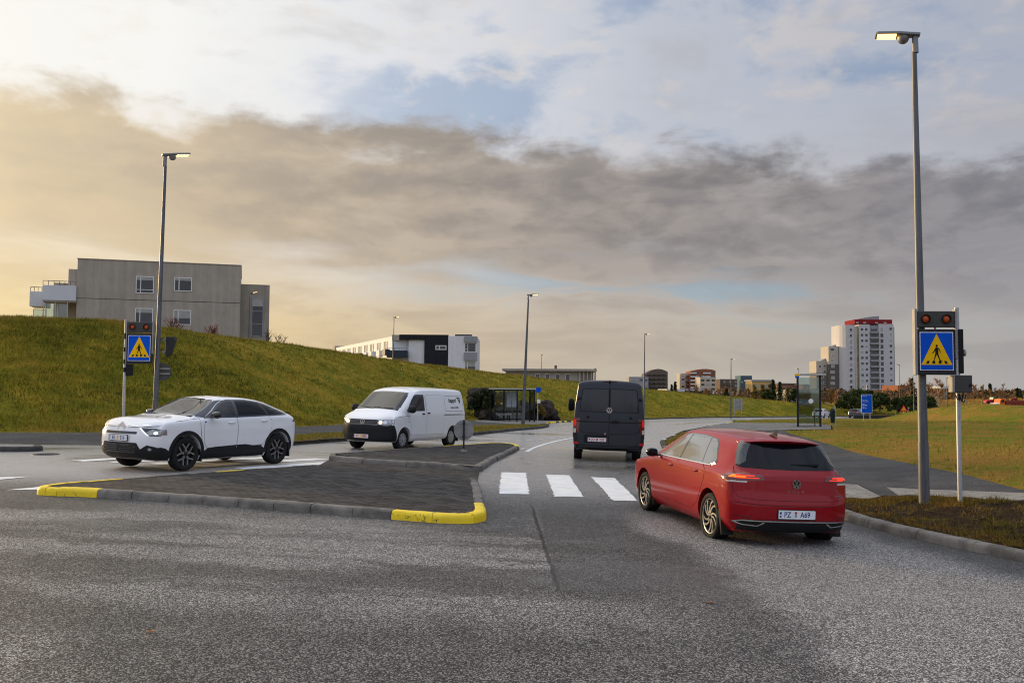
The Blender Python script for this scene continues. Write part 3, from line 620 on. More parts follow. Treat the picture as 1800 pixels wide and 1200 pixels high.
# left-hand footpath, verge, and the grassed berm
BASE_L = [(-60, 25.5), (-40, 28.5), (-26, 30.4), (-17.6, 31.6), (-14.2, 32.9), (-12, 36), (-10, 40), (-8.6, 43.1), (-6.2, 52), (-3.1, 65), (-.9, 73), (3.2, 82.5), (7.0, 93), (11.5, 105), (17.5, 119), (25, 132), (34.5, 143.5), (48, 154.5), (64.5, 162.5), (84, 167.5), (109, 171.5), (139, 178)]
sheet('footpath', [(-60, 22.4), (-30, 25.0), (-16.2, 26.8), (-11.5, 27.1), (-9.9, 29.6), (-8.15, 33.3), (-5.1, 40.5), (-1.9, 48.8), (.35, 55.2), (2.2, 61), (2.7, 69), (4.75, 77.5), (3.6, 79.5), (1.9, 79)]+list(reversed(BASE_L[:11])), up1, 1.5, M_PATH, uplift=.004)
sheet('bus_platform', [(-2.2, 60), (.4, 56.5), (1.7, 58.5), (2.3, 61.5), (2.68, 69), (4.7, 77.4), (3.2, 78.4), (1.7, 78), (-.7, 72.6), (-2.7, 65)], up1, 1.5, M_SLAB, uplift=.016)
sheet('verge', [(-9.3, 25.75), (-8.25, 27.05), (-6.9, 29.4), (-5.8, 32.4), (-3.6, 35.9), (-1.36, 40), (.1, 45.7), (1.62, 52.1), (2.2, 57), (2.3, 60.2), (1.8, 58.5), (.4, 55.4), (-2.0, 48.8), (-5.2, 40.4), (-8.25, 33.2), (-10.0, 29.5), (-11.3, 27.0), (-10.7, 25.4)], lambda x, y: G(x, y)+.115+.03*noise2(x, y, 1.3), .8, M_VERGE)
CREST = [(-61.8, 37.4), (-41.9, 41.4), (-30, 43.6), (-26.4, 44.4), (-25, 45.2), (-24, 46), (-22.8, 47.2), (-21.2, 49.6), (-19.4, 56), (-16.6, 69.5), (-14, 78), (-9.8, 88.5), (-5.6, 99.5), (-.8, 110.5), (5.6, 125), (14, 140), (25, 153), (40, 165), (58, 174), (80, 179.5), (106, 183.5), (137, 190)]
CRZ = []

CRZ = []
def berm():
    P = []
    NB = 64
    def lerp(L, t):
        i = min(int(t), len(L)-2); f = t-i; a, b = L[i], L[i+1]; return tuple(a[k]+(b[k]-a[k])*f for k in range(len(a)))
    bl = smooth_line(BASE_L, 8); cl = smooth_line(CREST, 8)
    cz = [CZ[min(i//8, len(CZ)-1)]*(1-(i % 8)/8)+CZ[min(i//8+1, len(CZ)-1)]*((i % 8)/8) for i in range(len(cl))]
    prof = [0, .03, .08, .15, .23, .32, .41, .5, .59, .68, .77, .85, .92, .97, 1.0, 1.05, 1.12]
    V = []; F = []; w = len(prof)
    for (bx, by), (cx, cy), z1 in zip(bl, cl, cz):
        z0 = G(bx, by)+.10; z1 -= .13
        for t in prof:
            x = bx+(cx-bx)*t; y = by+(cy-by)*t
            e = t*1.06 if t < 0 else (1-(1-min(t, 1))**1.55)*.35+sm(0, 1.0, t)*.65
            z = z0+(z1-z0)*e-(max(0, t-1)*2.2)**1.4
            a = sm(0, .12, t)
            z += a*(.16*noise2(x, y, .28, 2.)+.07*noise2(x, y, .9, 5.)+.035*noise2(x, y, 2.3, 8.))*min(1, max(.3, (z1-z0)/3))
            V.append((x, y, z))
    for i in range(len(bl)-1):
        for j in range(w-1):
            k = i*w+j; F.append((k, k+1, k+w+1, k+w))
    raw('hill', V, F, M_GRASS, kind='structure')
    CRZ.extend([(x, y, z) for (x, y), z in zip(cl, cz)])
    return bl, cl, cz
CZ = [4.38, 4.82, 5.11, 5.23, 5.31, 5.38, 5.48, 5.41, 5.26, 5.11, 4.87, 4.41, 4.11, 3.76, 3.31, 2.77, 1.96, 0.82, -0.44, -2.05, -2.2, -2.2]
HB, HC, HZ = berm()
_C = np.array([(x, y, z) for x, y, z in CRZ])
def plateau(x, y):
    d2 = (_C[:, 0]-x)**2+(_C[:, 1]-y)**2+4; w = 1/d2**1.5
    return float((w*_C[:, 2]).sum()/w.sum())-.35-min(1.6, .045*math.sqrt(d2.min()))
sheet('hill_top', [(c[0]+(c[0]-b[0])*.06, c[1]+(c[1]-b[1])*.06) for b, c in list(zip(HB, HC))[::4]]+[(150, 260), (20, 330), (-110, 300), (-140, 120), (-120, 40)], plateau, 6., M_FAR)
sheet('verge', FAR_E[:-1]+[(7.0, 82), (5.2, 79.8)]+[(1.7, 79), (-.9, 73.2)]+[(p[0]-.1, p[1]+.1) for p in BASE_L[11:]], lambda x, y: G(x, y)+.115+.04*noise2(x, y, .8), 2.2, M_VERGE)

# ---------------------------------------------------------------- buildings
def wallmat(name, col, streak=.25, rough=.85, grid=None):
    if name in MATS: return MATS[name]
    m = bpy.data.materials.new(name); m.use_nodes = True; n = NT(m.node_tree); p = n.n['Principled BSDF']
    tc = n.new('ShaderNodeTexCoord').outputs['Object']
    a = n.noise(n.mapping(tc, (1.6, 1.6, .10)), 1.2, 6, .65); b = n.noise(tc, .8, 6, .65); d = n.noise(tc, 14, 4, .7)
    f = n.m('ADD', n.m('MULTIPLY', a, .6), n.m('MULTIPLY', b, .4))
    c = n.mix(n.ss(.36, .64, f), tuple(v*(1-streak) for v in col)+(1,), tuple(v*(1+streak*.5) for v in col)+(1,))
    c = n.mix(n.m('MULTIPLY', n.ss(.5, .8, d), .25), c, tuple(v*.75 for v in col)+(1,))
    n.l.new(c, p.inputs['Base Color']); p.inputs['Roughness'].default_value = rough; p.inputs['Specular IOR Level'].default_value = .15
    n.l.new(n.bump(n.m('ADD', d, a), .25, .02), p.inputs['Normal']); MATS[name] = m
    return m
W_CONC = wallmat('render grey', (.40, .35, .29), .16)
W_CONC_D = wallmat('render grey dark', (.33, .29, .24), .2)
W_WHITE = wallmat('white cladding', (.70, .70, .71), .06, .6)
W_BAL = wallmat('white balcony board', (.62, .63, .66), .05, .55)
W_CHAR = wallmat('charcoal cladding', (.016, .018, .024), .2, .55)
W_NAVY = wallmat('slate balcony board', (.035, .042, .06), .15, .5)
W_BEIGE = wallmat('beige concrete', (.40, .355, .30), .12)
W_TOWER = wallmat('tower white', (.52, .51, .52), .05, .6)
W_TOWER_G = wallmat('tower grey', (.30, .305, .32), .05, .6)
W_TAN = wallmat('tower tan', (.20, .175, .145), .08)
W_TAN_D = wallmat('tower brown', (.13, .115, .098), .08)
W_CREAM = wallmat('tower cream', (.48, .43, .36), .06)
W_RED = wallmat('tower red', (.24, .018, .022), .1)
W_BRICK = wallmat('red brick', (.28, .105, .055), .15)
W_BROWN = wallmat('brown brick', (.14, .11, .085), .15)
W_TEAL = wallmat('teal panel', (.06, .13, .17), .1, .4)
W_BLUE = wallmat('blue panel', (.04, .10, .24), .1, .4)
W_YEL = wallmat('yellow render', (.55, .38, .15), .1)
W_PINK = wallmat('pink render', (.33, .17, .13), .1)
M_FRAME = mat('white window frame', (.74, .74, .73), .45, var=.04)
M_FRAME_G = mat('grey window frame', (.30, .31, .33), .4, var=.04)
M_PANE = mat('window pane', (.018, .021, .026), .06, var=.1, spec=.9, scale=.7)
M_PANE_B = mat('window pane with blind', (.34, .33, .31), .35, var=.12, spec=.6, scale=1.5)
M_RAIL = mat('railing metal', (.12, .12, .125), .4, .6, var=.05)
M_RAILG = glass_mat('balcony glass', (.70, .80, .80), 1., .06)
M_JOINT = mat('joint shadow gap', (.05, .045, .04), .9, var=.1)
M_ROOFW = mat('white roof sheet', (.55, .55, .56), .4, var=.06, scale=.5)

def fac(x, y, rz=0., z=0.):
    """facade frame: +x along the wall, -y out of it, z up"""
    return Matrix.Translation((x, y, z)) @ Matrix.Rotation(rz, 4, 'Z')
def part(parent, name, m, fn, M=None, **kw):
    b = MB(); b.M = M or Matrix.Identity(4); fn(b); return b.build(name, m, parent, **kw)
def bx(*a):
    return lambda b: [b.box(*q) for q in ([a] if not isinstance(a[0], (tuple, list)) else a)]
def window(parent, x0, x1, z0, z1, M, y=0., fm=None, bars=(), hbars=(), fw=.07, blind=0., pane=None, deep=.0):
    fm = fm or M_FRAME
    b = MB(); b.M = M; d = .05
    b.box(x0, x1, y-d, y+.02, z0, z0+fw); b.box(x0, x1, y-d, y+.02, z1-fw, z1)
    b.box(x0, x0+fw, y-d, y+.02, z0+fw, z1-fw); b.box(x1-fw, x1, y-d, y+.02, z0+fw, z1-fw)
    for t in bars: xb = x0+(x1-x0)*t; b.box(xb-fw*.5, xb+fw*.5, y-d+.004, y+.016, z0+fw, z1-fw)
    for (ta, tb, h) in hbars: zb = z0+(z1-z0)*h; b.box(x0+(x1-x0)*ta+fw, x0+(x1-x0)*tb-fw*.4, y-d+.008, y+.012, zb-fw*.35, zb+fw*.35)
    w = b.build('window', fm, parent)
    b = MB(); b.M = M; b.box(x0+fw*.5, x1-fw*.5, y-.022, y+.012, z0+fw*.5, z1-fw*.5)
    if blind: b.box(x0+fw, x1-fw, y-.028, y-.0235, z1-fw-(z1-z0)*blind, z1-fw, 1)
    b.build('pane', [pane or M_PANE, M_PANE_B], w)
    return w
def railing(parent, x0, x1, y, z0, h, M, n=6, name='railing'):
    b = MB(); b.M = M
    b.box(x0, x1, y-.02, y+.02, z0+h-.05, z0+h)
    for i in range(n+1): xx = x0+(x1-x0)*i/n; b.box(xx-.02, xx+.02, y-.018, y+.018, z0, z0+h-.05)
    return b.build(name, M_RAIL, parent)

# --- grey rendered apartment house on the berm
def grey_house():
    H = empty('apartment_house', (-39.4, 82., 4.4), R(16.4), 'grey concrete apartment house with white balconies at the top of the grass berm', 'building')
    z = -4.4; I = Matrix.Identity(4)
    part(H, 'wall', W_CONC, bx((0, 14.2, 0, 11, -3, 9.0)), bevel=.02)
    part(H, 'parapet_cap', W_CONC_D, bx((-.04, 14.24, -.04, 11.04, 9.0, 9.08)))
    part(H, 'joint', M_JOINT, bx((.02, 14.18, -.006, .02, 5.42, 5.47), (8.32-1.1, 8.34-1.1, -.006, .02, 5.47, 8.99), (.02, 14.18, -.006, .02, 1.3, 1.34)))
    part(H, 'rear_wing', W_CONC_D, bx((14.202, 16.9, 1.6, 10, -3, 7.45)), bevel=.02)
    part(H, 'rear_wing', W_CONC, bx((-1.0, -.002, 1.6, 10, -3, 8.25)), bevel=.02)
    part(H, 'rear_wing', W_CONC_D, bx((-2.45, -1.002, 3.2, 10, -3, 7.1)), bevel=.02)
    for (a, b, c, d) in ((4.95, 6.5, 6.06, 7.65), (8.27, 9.82, 6.38, 7.68), (4.95, 6.5, 3.3, 4.7), (8.27, 9.82, 3.25, 4.63)):
        window(H, a, b, c, d, I, bars=(.27,), hbars=((.0, .27, .22), (.27, 1, .22)) if a < 6 and c > 5 else (), blind=.18 if c > 5 else (.5 if a > 7 else .25))
    window(H, 15.25, 16.35, 2.4, 6.15, I, 1.6, M_FRAME_G, hbars=((0, 1, .33), (0, 1, .66)), blind=.2)
    # stacked balconies on the left end
    part(H, 'balcony', W_BAL, bx((-2.75, -.003, -.35, 1.58, 5.15, 6.5)), bevel=.015)
    part(H, 'balcony', W_BAL, bx((-4.1, -2.76, 1.3, 3.6, 4.7, 6.05)), bevel=.015)
    railing(H, -2.72, -.05, -.3, 6.5, .42, I); railing(H, -4.05, -2.8, 1.35, 6.05, .42, I, 4)
    part(H, 'balcony_slab', W_CONC_D, bx((-2.7, -.004, -.3, 1.57, 5.0, 5.148)))
    for x0, x1, y in ((-2.6, -1.7, .3), (-1.62, -.75, .3), (-3.9, -2.8, 2.0)): window(H, x0, x1, 2.6, 4.95 if y < 1 else 4.5, I, y, pane=M_RAILG, fw=.06)
    part(H, 'balcony_post', W_CREAM, bx((-2.68, -2.6, -.28, -.2, 1.5, 5.0), (-.72, -.64, -.28, -.2, 1.5, 5.0), (-1.68, -1.62, -.28, -.2, 1.5, 5.0)))
    part(H, 'room_wall', W_CREAM, bx((-2.4, -.3, 2.9, 3.0, 1.5, 5.0)))
grey_house()

# --- white and charcoal apartment block with a long sunlit side
def white_block():
    H = empty('apartment_block', (-19.8, 150, 3.2), 0, 'white and charcoal apartment block with long balconied side catching the sun', 'building')
    I = Matrix.Identity(4); z = lambda h: h-3.2
    part(H, 'wall', W_WHITE, bx((9.3, 14.0, -.3, 14, -3, z(10.55))), bevel=.03)
    part(H, 'wall', W_CHAR, bx((5.35, 9.298, -.1, 14, -3, z(10.75))), bevel=.03)
    part(H, 'wall', W_WHITE, bx((2.7, 5.348, .3, 14, -3, z(9.9))), bevel=.03)
    part(H, 'roof_slab', W_CHAR, bx((1.2, 5.345, -.1, 14, z(9.9)+.003, z(10.75))), bevel=.03)
    part(H, 'roof_slab', W_BEIGE, bx((-.02, 1.198, -.05, 14, z(9.75), z(10.7))), bevel=.03)
    part(H, 'plant_room', W_CHAR, bx((10.2, 13.0, 3, 6, z(10.55), z(11.0))))
    window(H, 7.2, 9.0, z(8.25), z(9.0), I, -.1, bars=(.35,), fw=.12)
    window(H, 12.0, 13.9, z(7.9), z(9.45), I, -.3, bars=(.28,), hbars=((0, .28, .3),), blind=.0, fw=.09)
    window(H, 12.0, 13.9, z(4.9), z(6.5), I, -.3, bars=(.28,), hbars=((0, .28, .3),), blind=.55, fw=.09)
    part(H, 'window_hood', W_TOWER_G, bx((11.9, 14.12, -.62, -.302, z(9.5), z(10.5))), bevel=.03)
    part(H, 'window_hood', W_TOWER_G, bx((11.9, 14.12, -.62, -.302, z(6.55), z(7.85))), bevel=.03)
    part(H, 'balcony', W_NAVY, bx((-.6, 2.68, -1.7, .28, z(6.9), z(8.05))), bevel=.02)
    railing(H, -.55, 2.62, -1.62, z(8.05), .42, I, 8)
    part(H, 'recess_wall', W_CREAM, bx((0.0, 2.69, 1.9, 2.1, -3, z(9.75))))
    window(H, 1.0, 2.2, z(8.05), z(9.55), I, 1.9, fm=W_YEL, pane=M_PANE_B)
    # the long side, receding to the left
    L = 50.3; M = fac(0, 0, math.atan2(47, -18.7)); F = M @ Matrix.Rotation(math.pi, 4, 'Z') @ Matrix.Translation((-L, 0, 0))
    def side(b): b.box(0, L, 0, 12, -3, z(10.45))
    part(H, 'wall', W_WHITE, side, F)
    part(H, 'end_wall', W_BEIGE, lambda b: b.box(-.3, 1.6, -.2, 6, -3, z(10.9)), F)
    x = 3.5; k = 0
    while x < L-4:
        for zb in (8.15, 5.2):
            window(H, x+.4, x+1.8, z(zb), z(zb+1.75), F, 0., bars=(.5,), pane=M_PANE, fw=.1)
            window(H, x+2.4, x+3.3, z(zb-.5), z(zb+1.75), F, 0., fw=.1, pane=M_PANE)
            if k % 2 == 0:
                part(H, 'balcony', W_NAVY if (k//2) % 2 == 0 else W_WHITE, bx((x+1.9, x+4.2, -.7, -.004, z(zb-.75), z(zb+.25))), F)
            else: part(H, 'balcony', W_WHITE, bx((x+1.9, x+4.2, -.5, -.004, z(zb-.75), z(zb+.25))), F)
        x += 5.1; k += 1
white_block()

# --- low flat building at the end of the berm
def low_building():
    H = empty('flat_roofed_building', (-1.2, 172, 2.2), R(-3), 'long low beige building with a flat overhanging roof behind the berm', 'building')
    z = lambda h: h-2.2; I = Matrix.Identity(4)
    part(H, 'wall', W_BEIGE, bx((0, 16.6, .6, 9, -3, z(5.3))))
    part(H, 'wall', W_BEIGE, bx((-3.4, -.003, 1.2, 8, -3, z(4.9))))
    part(H, 'roof', W_BEIGE, bx((-.6, 17.2, -.3, 10, z(5.3)+.003, z(5.75))), bevel=.03)
    for i in range(5): part(H, 'column', W_BEIGE, bx((13.9+i*.72, 14.15+i*.72, .1, .45, -3, z(5.3))))
    for i in range(4): window(H, 5.6+i*1.9, 6.5+i*1.9, z(2.6), z(4.8), I, .6, fw=.08)
    part(H, 'vent', M_RAIL, lambda b: b.cyl((9.4, 4, z(5.7)), (9.4, 4, z(6.5)), .3, .3, 8), smooth=True)
low_building()

# --- the white tower and its two lower wings
def tower():
    Y = 463.; X = lambda px: (px-900)/1600*Y; FL = 2.9
    H = empty('apartment_tower', (X(1511), Y, -2.2), 0, 'tall white apartment tower with red penthouse stepping down to the left', 'building')
    bx0 = X(1511)
    x = lambda px: X(px)-bx0
    z = lambda py: 1.9+(687.6-py)*Y/1600+2.2
    I = Matrix.Identity(4)
    part(H, 'main_wall', W_TOWER, bx((x(1511), x(1530), 0, 18, -3, z(570)), (x(1546), x(1572), 0, 18, -3, z(569))))
    part(H, 'main_wall', W_TOWER_G, bx((x(1530)+.003, x(1546)-.003, 1.3, 17, -3, z(571))))
    part(H, 'side_wall', W_TOWER_G, bx((x(1572)+.003, x(1576.5), 2.2, 16, -3, z(574))))
    # curved left block: segmented front
    def curved(b):
        pr = [(x(1480.5), 7.), (x(1482), 4.4), (x(1485), 2.6), (x(1489), 1.2), (x(1495), .4), (x(1503.5), 0.), (x(1503.5), 15), (x(1480.5), 15)]
        b.prism(pr, -3, z(571), 'xy')
    part(H, 'curved_wall', W_TOWER, curved)
    part(H, 'stair_glazing', mat('sunlit stair glass', (.62, .45, .16), .25, var=.4, scale=.25, spec=.8), bx((x(1506.2), x(1511)-.003, 1.5, 10, -2, z(574))))  # sunlight on this narrow strip is painted as its yellow colour
    part(H, 'stair_wall', W_CREAM, bx((x(1503.5)+.003, x(1506.2)-.003, -.5, 10, -2, z(574))))
    part(H, 'penthouse', W_RED, bx((x(1505), x(1571), .9, 15, z(569)+.01, z(561))))
    part(H, 'penthouse_window', M_PANE_B, bx(*[(x(a), x(a+5), .85, 1.2, z(568.2), z(565.5)) for a in (1507, 1520, 1541, 1556)]))
    def curl(b):
        pts = [(x(1508), z(561)+.01)]+[(x(1508+43*t), z(561-7*math.sin(t*1.35))) for t in (.1, .25, .4, .6, .8, 1.)]+[(x(1551), z(561)+.01)]
        b.prism(pts, 3, 13)
    part(H, 'roof', W_TOWER_G, curl)
    part(H, 'mid_wing', W_CREAM, bx((x(1463)+.003, x(1480.5)-.003, 5, 17, z(640)+.003, z(608))))
    part(H, 'mid_wing', W_TAN_D, bx((x(1463)+.003, x(1480.5)-.003, 5, 17, -3, z(640))))
    part(H, 'low_wing', W_CREAM, bx((x(1444.5), x(1463)-.003, 8, 19, z(655)+.003, z(634))))
    part(H, 'low_wing', W_TAN, bx((x(1444.5), x(1463)-.003, 8, 19, -3, z(655))))
    for a, b_, y, t in ((1473, 1481, 604, 608), (1453, 1463, 629, 634)):
        part(H, 'roof', W_TOWER_G, lambda b: b.prism([(x(a), z(t)+.01), (x(b_)-.01, z(t)+.01), (x(b_)-.01, z(y))], 9, 16))
    wy = [577.5+10.05*i for i in range(12)]
    n = 0
    wm = [M_PANE, M_PANE_B]
    def win(px0, px1, py, h, y, m):
        b = MB(); b.box(x(px0), x(px1), y-.06, y+.1, z(py+h*.5), z(py-h*.5)); b.box(x(px0)-.1, x(px1)+.1, y-.04, y+.08, z(py+h*.5)-.1, z(py-h*.5)+.1, 1)
        b.build('window', [m, M_FRAME], H)
    for i, py in enumerate(wy[:11]):
        win(1514.2, 1518.6, py+1.2, 4.4, 0, random.choice([M_PANE, M_PANE, M_PANE_B])); win(1521.8, 1526.2, py+1.2, 4.4, 0, random.choice([M_PANE, M_PANE, M_PANE_B]))
        win(1548.6, 1553.8, py+1.4, 7., 0, random.choice([M_PANE, M_PANE, M_PANE, M_PANE_B])); win(1564.6, 1569, py, 4.4, 0, random.choice([M_PANE, M_PANE, M_PANE_B]))
        win(1494.5, 1498.5, py+2, 4.6, .06, random.choice([M_PANE, M_PANE, M_PANE_B])); win(1533, 1545, py+2., 4.6, 1.3, M_PANE)
        if i > 2: win(1466.5 if i % 2 else 1468, 1473, py+6, 4., 5, random.choice([M_PANE, M_PANE_B]))
        if i > 5: win(1449, 1453, py+6, 3.6, 8, random.choice([M_PANE, M_PANE_B])); win(1457.2, 1461, py+5, 3.6, 8, M_PANE)
        part(H, 'balcony', W_TOWER_G, bx((x(1530.6), x(1545.4), -.9, 1.28, z(py+8), z(py+4.5))))
tower()

# --- distant blocks along the skyline, 650-750 m away
def block(name, label, px0, px1, top, wall, cols, rows, Y=700., base=-3., roof=None, arch=0., wm=M_PANE, depth=18, yaw=0., strips=()):
    k = Y/1600; x0 = (px0-900)*k; w = (px1-px0)*k; zt = 1.9+(683.4+.0066*(px0-900)-top)*k
    H = empty(name, (x0, Y, base), yaw, label, 'building'); h = zt-base
    b = MB()
    if arch:
        pts = [(0, -2), (w, -2)]+[(w*(1-t), h-arch*k+arch*k*math.sin(math.pi*min(1, t*.85+.15))) for t in (0, .15, .3, .45, .6, .75, .9, 1)]
        b.prism(pts, 0, depth)
    else: b.box(0, w, 0, depth, -2, h)
    b.build('wall', wall, H)
    if roof: part(H, 'roof', roof, bx((-.6, w+.6, -.6, depth+.6, h+.01, h+1.1)))
    fl = h/(rows+.6)
    for r in range(rows):
        for c in range(cols):
            xx = w*(c+.5)/cols; zz = h-fl*(r+.75)-arch*k*.4
            b = MB(); b.box(xx-w/cols*.3, xx+w/cols*.3, -.12, .2, zz-fl*.22, zz+fl*.22)
            b.build('window', random.choice([wm, wm, M_PANE_B]), H)
    for (a, c, m) in strips: part(H, 'balcony_strip', m, bx(*[(w*a, w*c, -1.6, -.2, h-fl*(r+1.35), h-fl*(r+1.)) for r in range(rows)]))
    return H
block('apartment_block', 'dark grey-brown block with an arched roof, nearest the dark van', 1134, 1174, 648, W_BROWN, 5, 6, arch=9, strips=((.05, .95, W_TAN_D),))
block('apartment_block', 'low pale block joined to the left of the arched one', 1106, 1140, 662, W_TOWER_G, 4, 4, Y=690)
block('apartment_block', 'large red brick block with white balconies on the skyline', 1213, 1258, 648, W_BRICK, 5, 7, arch=5, strips=((.02, .25, W_WHITE), (.5, .8, W_WHITE)))
block('apartment_block', 'narrow orange block at the left of the brick block', 1197, 1212.5, 656, W_CREAM, 2, 6, Y=705, strips=((.5, .98, W_BRICK),))
block('apartment_block', 'small white block in front of the brick block', 1231, 1258.5, 662.5, W_CREAM, 3, 4, Y=660, wm=M_PANE)
block('apartment_block', 'plain brown block between the brick block and the teal block', 1266, 1296, 666, W_BROWN, 6, 4, Y=720, wm=M_PANE)
H_ = block('office_block', 'teal glass block with a blue end on the skyline', 1302, 1322, 660, W_TEAL, 4, 5, Y=730, wm=M_PANE)
part(H_, 'blue_end', W_BLUE, bx(((1322.3-1302)*730/1600, 13.3, -1, 15, -2, 13.2)))
block('apartment_house', 'low yellow house with a flat grey roof beside the conifers', 1322, 1356, 670, W_YEL, 5, 2, Y=640, roof=W_TOWER_G)
block('apartment_house', 'low pink house with a dark roof behind the conifers', 1369, 1398, 676, W_PINK, 5, 2, Y=620, roof=W_TAN_D)
block('apartment_house', 'small house with a hipped brown roof left of the white tower', 1412, 1430, 678, W_BRICK, 3, 2, Y=600, roof=W_BROWN)
block('brick_building', 'squat brown brick building right of the white tower', 1578, 1602, 677, W_BRICK, 2, 2, Y=420, wm=W_BROWN)
block('warehouse', 'long white-roofed shed behind the berm, below the skyline', 1172, 1222, 683.5, M_ROOFW, 5, 1, Y=500, base=-4, depth=30)
block('warehouse', 'pale gabled shed right of the brick block', 1258, 1300, 688, M_ROOFW, 4, 1, Y=420, base=-4, arch=4)
block('house', 'pale house with a sloping white roof between the two sign posts', 1628, 1644, 684, M_ROOFW, 2, 1, Y=380, base=-4, arch=3)
block('house', 'grey house with a white flat roof behind the control box', 1655, 1684, 683, W_TOWER_G, 5, 1, Y=390, base=-4, roof=M_ROOFW)
block('beige_shed', 'plain beige shed seen through the glass bus shelter', 1384, 1442, 685, W_BEIGE, 1, 1, Y=260, base=-4, wm=W_BEIGE, depth=12)

# ---------------------------------------------------------------- vegetation
def leaf_mat(name, a, b, c=None, rough=.8, trans=.0):
    m = bpy.data.materials.new(name); m.use_nodes = True; n = NT(m.node_tree); p = n.n['Principled BSDF']
    at = n.new('ShaderNodeAttribute'); at.attribute_name = 'tone'
    n.l.new(n.ramp(at.outputs['Fac'], [(0, (*a, 1)), (.6, (*b, 1)), (1, (*(c or b), 1))]), p.inputs['Base Color'])
    p.inputs['Roughness'].default_value = rough; p.inputs['Specular IOR Level'].default_value = .2; MATS[name] = m
    return m
M_BLADE = leaf_mat('grass blades', (.060, .070, .006), (.255, .205, .013), (.42, .26, .045))
M_BLADE_DRY = leaf_mat('dry grass blades', (.16, .17, .014), (.32, .215, .03), (.42, .26, .06))
M_MOSS = leaf_mat('moss and dead grass', (.10, .085, .010), (.25, .125, .018), (.30, .17, .045))
M_GOLD = leaf_mat('golden tall grass', (.30, .17, .03), (.50, .30, .06), (.60, .40, .12))
M_PINE = leaf_mat('pine needles', (.020, .034, .010), (.045, .062, .014), (.085, .095, .02))
M_SPRUCE = leaf_mat('spruce needles', (.016, .026, .012), (.032, .042, .014), (.07, .07, .02))
M_LARCH = leaf_mat('autumn larch needles', (.08, .06, .012), (.16, .11, .02), (.26, .16, .03))
M_TWIG_O = leaf_mat('autumn twigs', (.16, .085, .035), (.30, .15, .05), (.42, .22, .07))
M_TWIG_R = leaf_mat('red shrub twigs', (.16, .05, .035), (.30, .085, .05), (.42, .15, .08))
M_TWIG_G = leaf_mat('grey twigs', (.12, .09, .06), (.20, .15, .10), (.28, .20, .12))
M_BARK = mat('bark', (.085, .065, .05), .9, var=.3, scale=9)
M_BARK_B = mat('birch bark', (.30, .25, .20), .85, var=.35, scale=5)
def tris(C, size, up=.4, r=rng):
    """random little leaf triangles about the centres C"""
    n = len(C); d1 = r.normal(size=(n, 3)); d1 /= np.linalg.norm(d1, axis=1)[:, None]; d2 = r.normal(size=(n, 3)); d2[:, 2] += up
    d2 -= (d2*d1).sum(1)[:, None]*d1; d2 /= np.linalg.norm(d2, axis=1)[:, None]+1e-9
    s = (size*r.uniform(.6, 1.4, n))[:, None]
    V = np.stack([C-d1*s*.5, C+d1*s*.5, C+d2*s], 1).reshape(-1, 3)
    return V, np.arange(3*n).reshape(-1, 3)
def blades(name, P, h, w, m, k=5, lean=.5, label=None, cat=None, spread=.10):
    """tufts of k blades at the points P (n,3)"""
    n = len(P); B = np.repeat(P, k, 0)+np.c_[rng.normal(0, spread, (n*k, 2)), np.full(n*k, -.03)]
    hh = np.repeat(h*rng.uniform(.6, 1.35, n), k)*rng.uniform(.5, 1.1, n*k); a = rng.uniform(0, 2*np.pi, n*k); l = rng.uniform(.1, lean, n*k)*hh; b = rng.uniform(0, 2*np.pi, n*k)
    dx = np.c_[np.cos(a), np.sin(a), np.zeros(n*k)]*(w*rng.uniform(.6, 1.4, n*k))[:, None]
    pt = np.array([.48*noise2(p[0], p[1]+p[2], .22, 4.)+.42*noise2(p[0], p[1]+p[2], .75, 9.)+.2*noise2(p[0], p[1]+p[2], 2.1, 2.) for p in P])
    tip = B+np.c_[np.cos(b)*l, np.sin(b)*l, hh]
    V = np.stack([B-dx, B+dx, tip], 1).reshape(-1, 3); tone = np.repeat(np.clip(np.repeat(rng.normal(.46, .14, n)+pt, k)+rng.normal(0, .10, n*k), 0, 1), 3)
    o = fastmesh(name, V, np.arange(3*n*k).reshape(-1, 3), m, attr=tone)
    tag(o, label, cat, kind='stuff'); return o
# grass on the berm (thicker near the camera), on its crest and across the field
def berm_pts(n, i0, i1, lo=.02, hi=1.03):
    src = bpy.data.objects['hill'].data; w = 17; k = len(HB); co = np.zeros(len(src.vertices)*3); src.vertices.foreach_get('co', co); co = co.reshape(k, w, 3)
    prof = np.array([0, .03, .08, .15, .23, .32, .41, .5, .59, .68, .77, .85, .92, .97, 1.0, 1.05, 1.12])
    u = rng.uniform(i0, i1, n); t = rng.uniform(lo, hi, n); iu = u.astype(int); fu = (u-iu)[:, None]
    it = np.clip(np.searchsorted(prof, t)-1, 0, w-2); ft = ((t-prof[it])/(prof[it+1]-prof[it]))[:, None]
    return (co[iu, it]*(1-ft)+co[iu, it+1]*ft)*(1-fu)+(co[iu+1, it]*(1-ft)+co[iu+1, it+1]*ft)*fu
blades('grass', berm_pts(26000, 14, 76), .17, .016, M_BLADE, 5, .9, 'rough olive grass on the near slope of the berm', 'grass', .12)
blades('grass', berm_pts(14000, 76, 152), .20, .03, M_BLADE, 4, .9, 'rough olive grass on the far slope of the berm', 'grass', .2)
blades('grass', np.concatenate([berm_pts(5200, 14, 90, .93, 1.06), berm_pts(2500, 90, 140, .9, 1.05)]), .24, .018, M_BLADE_DRY, 5, .6, 'dry grass along the crest of the berm', 'grass', .12)
blades('grass', berm_pts(4200, 10, 100, .0, .09), .11, .014, M_BLADE_DRY, 5, .9, 'dry straw-coloured grass along the foot of the berm', 'grass', .12)
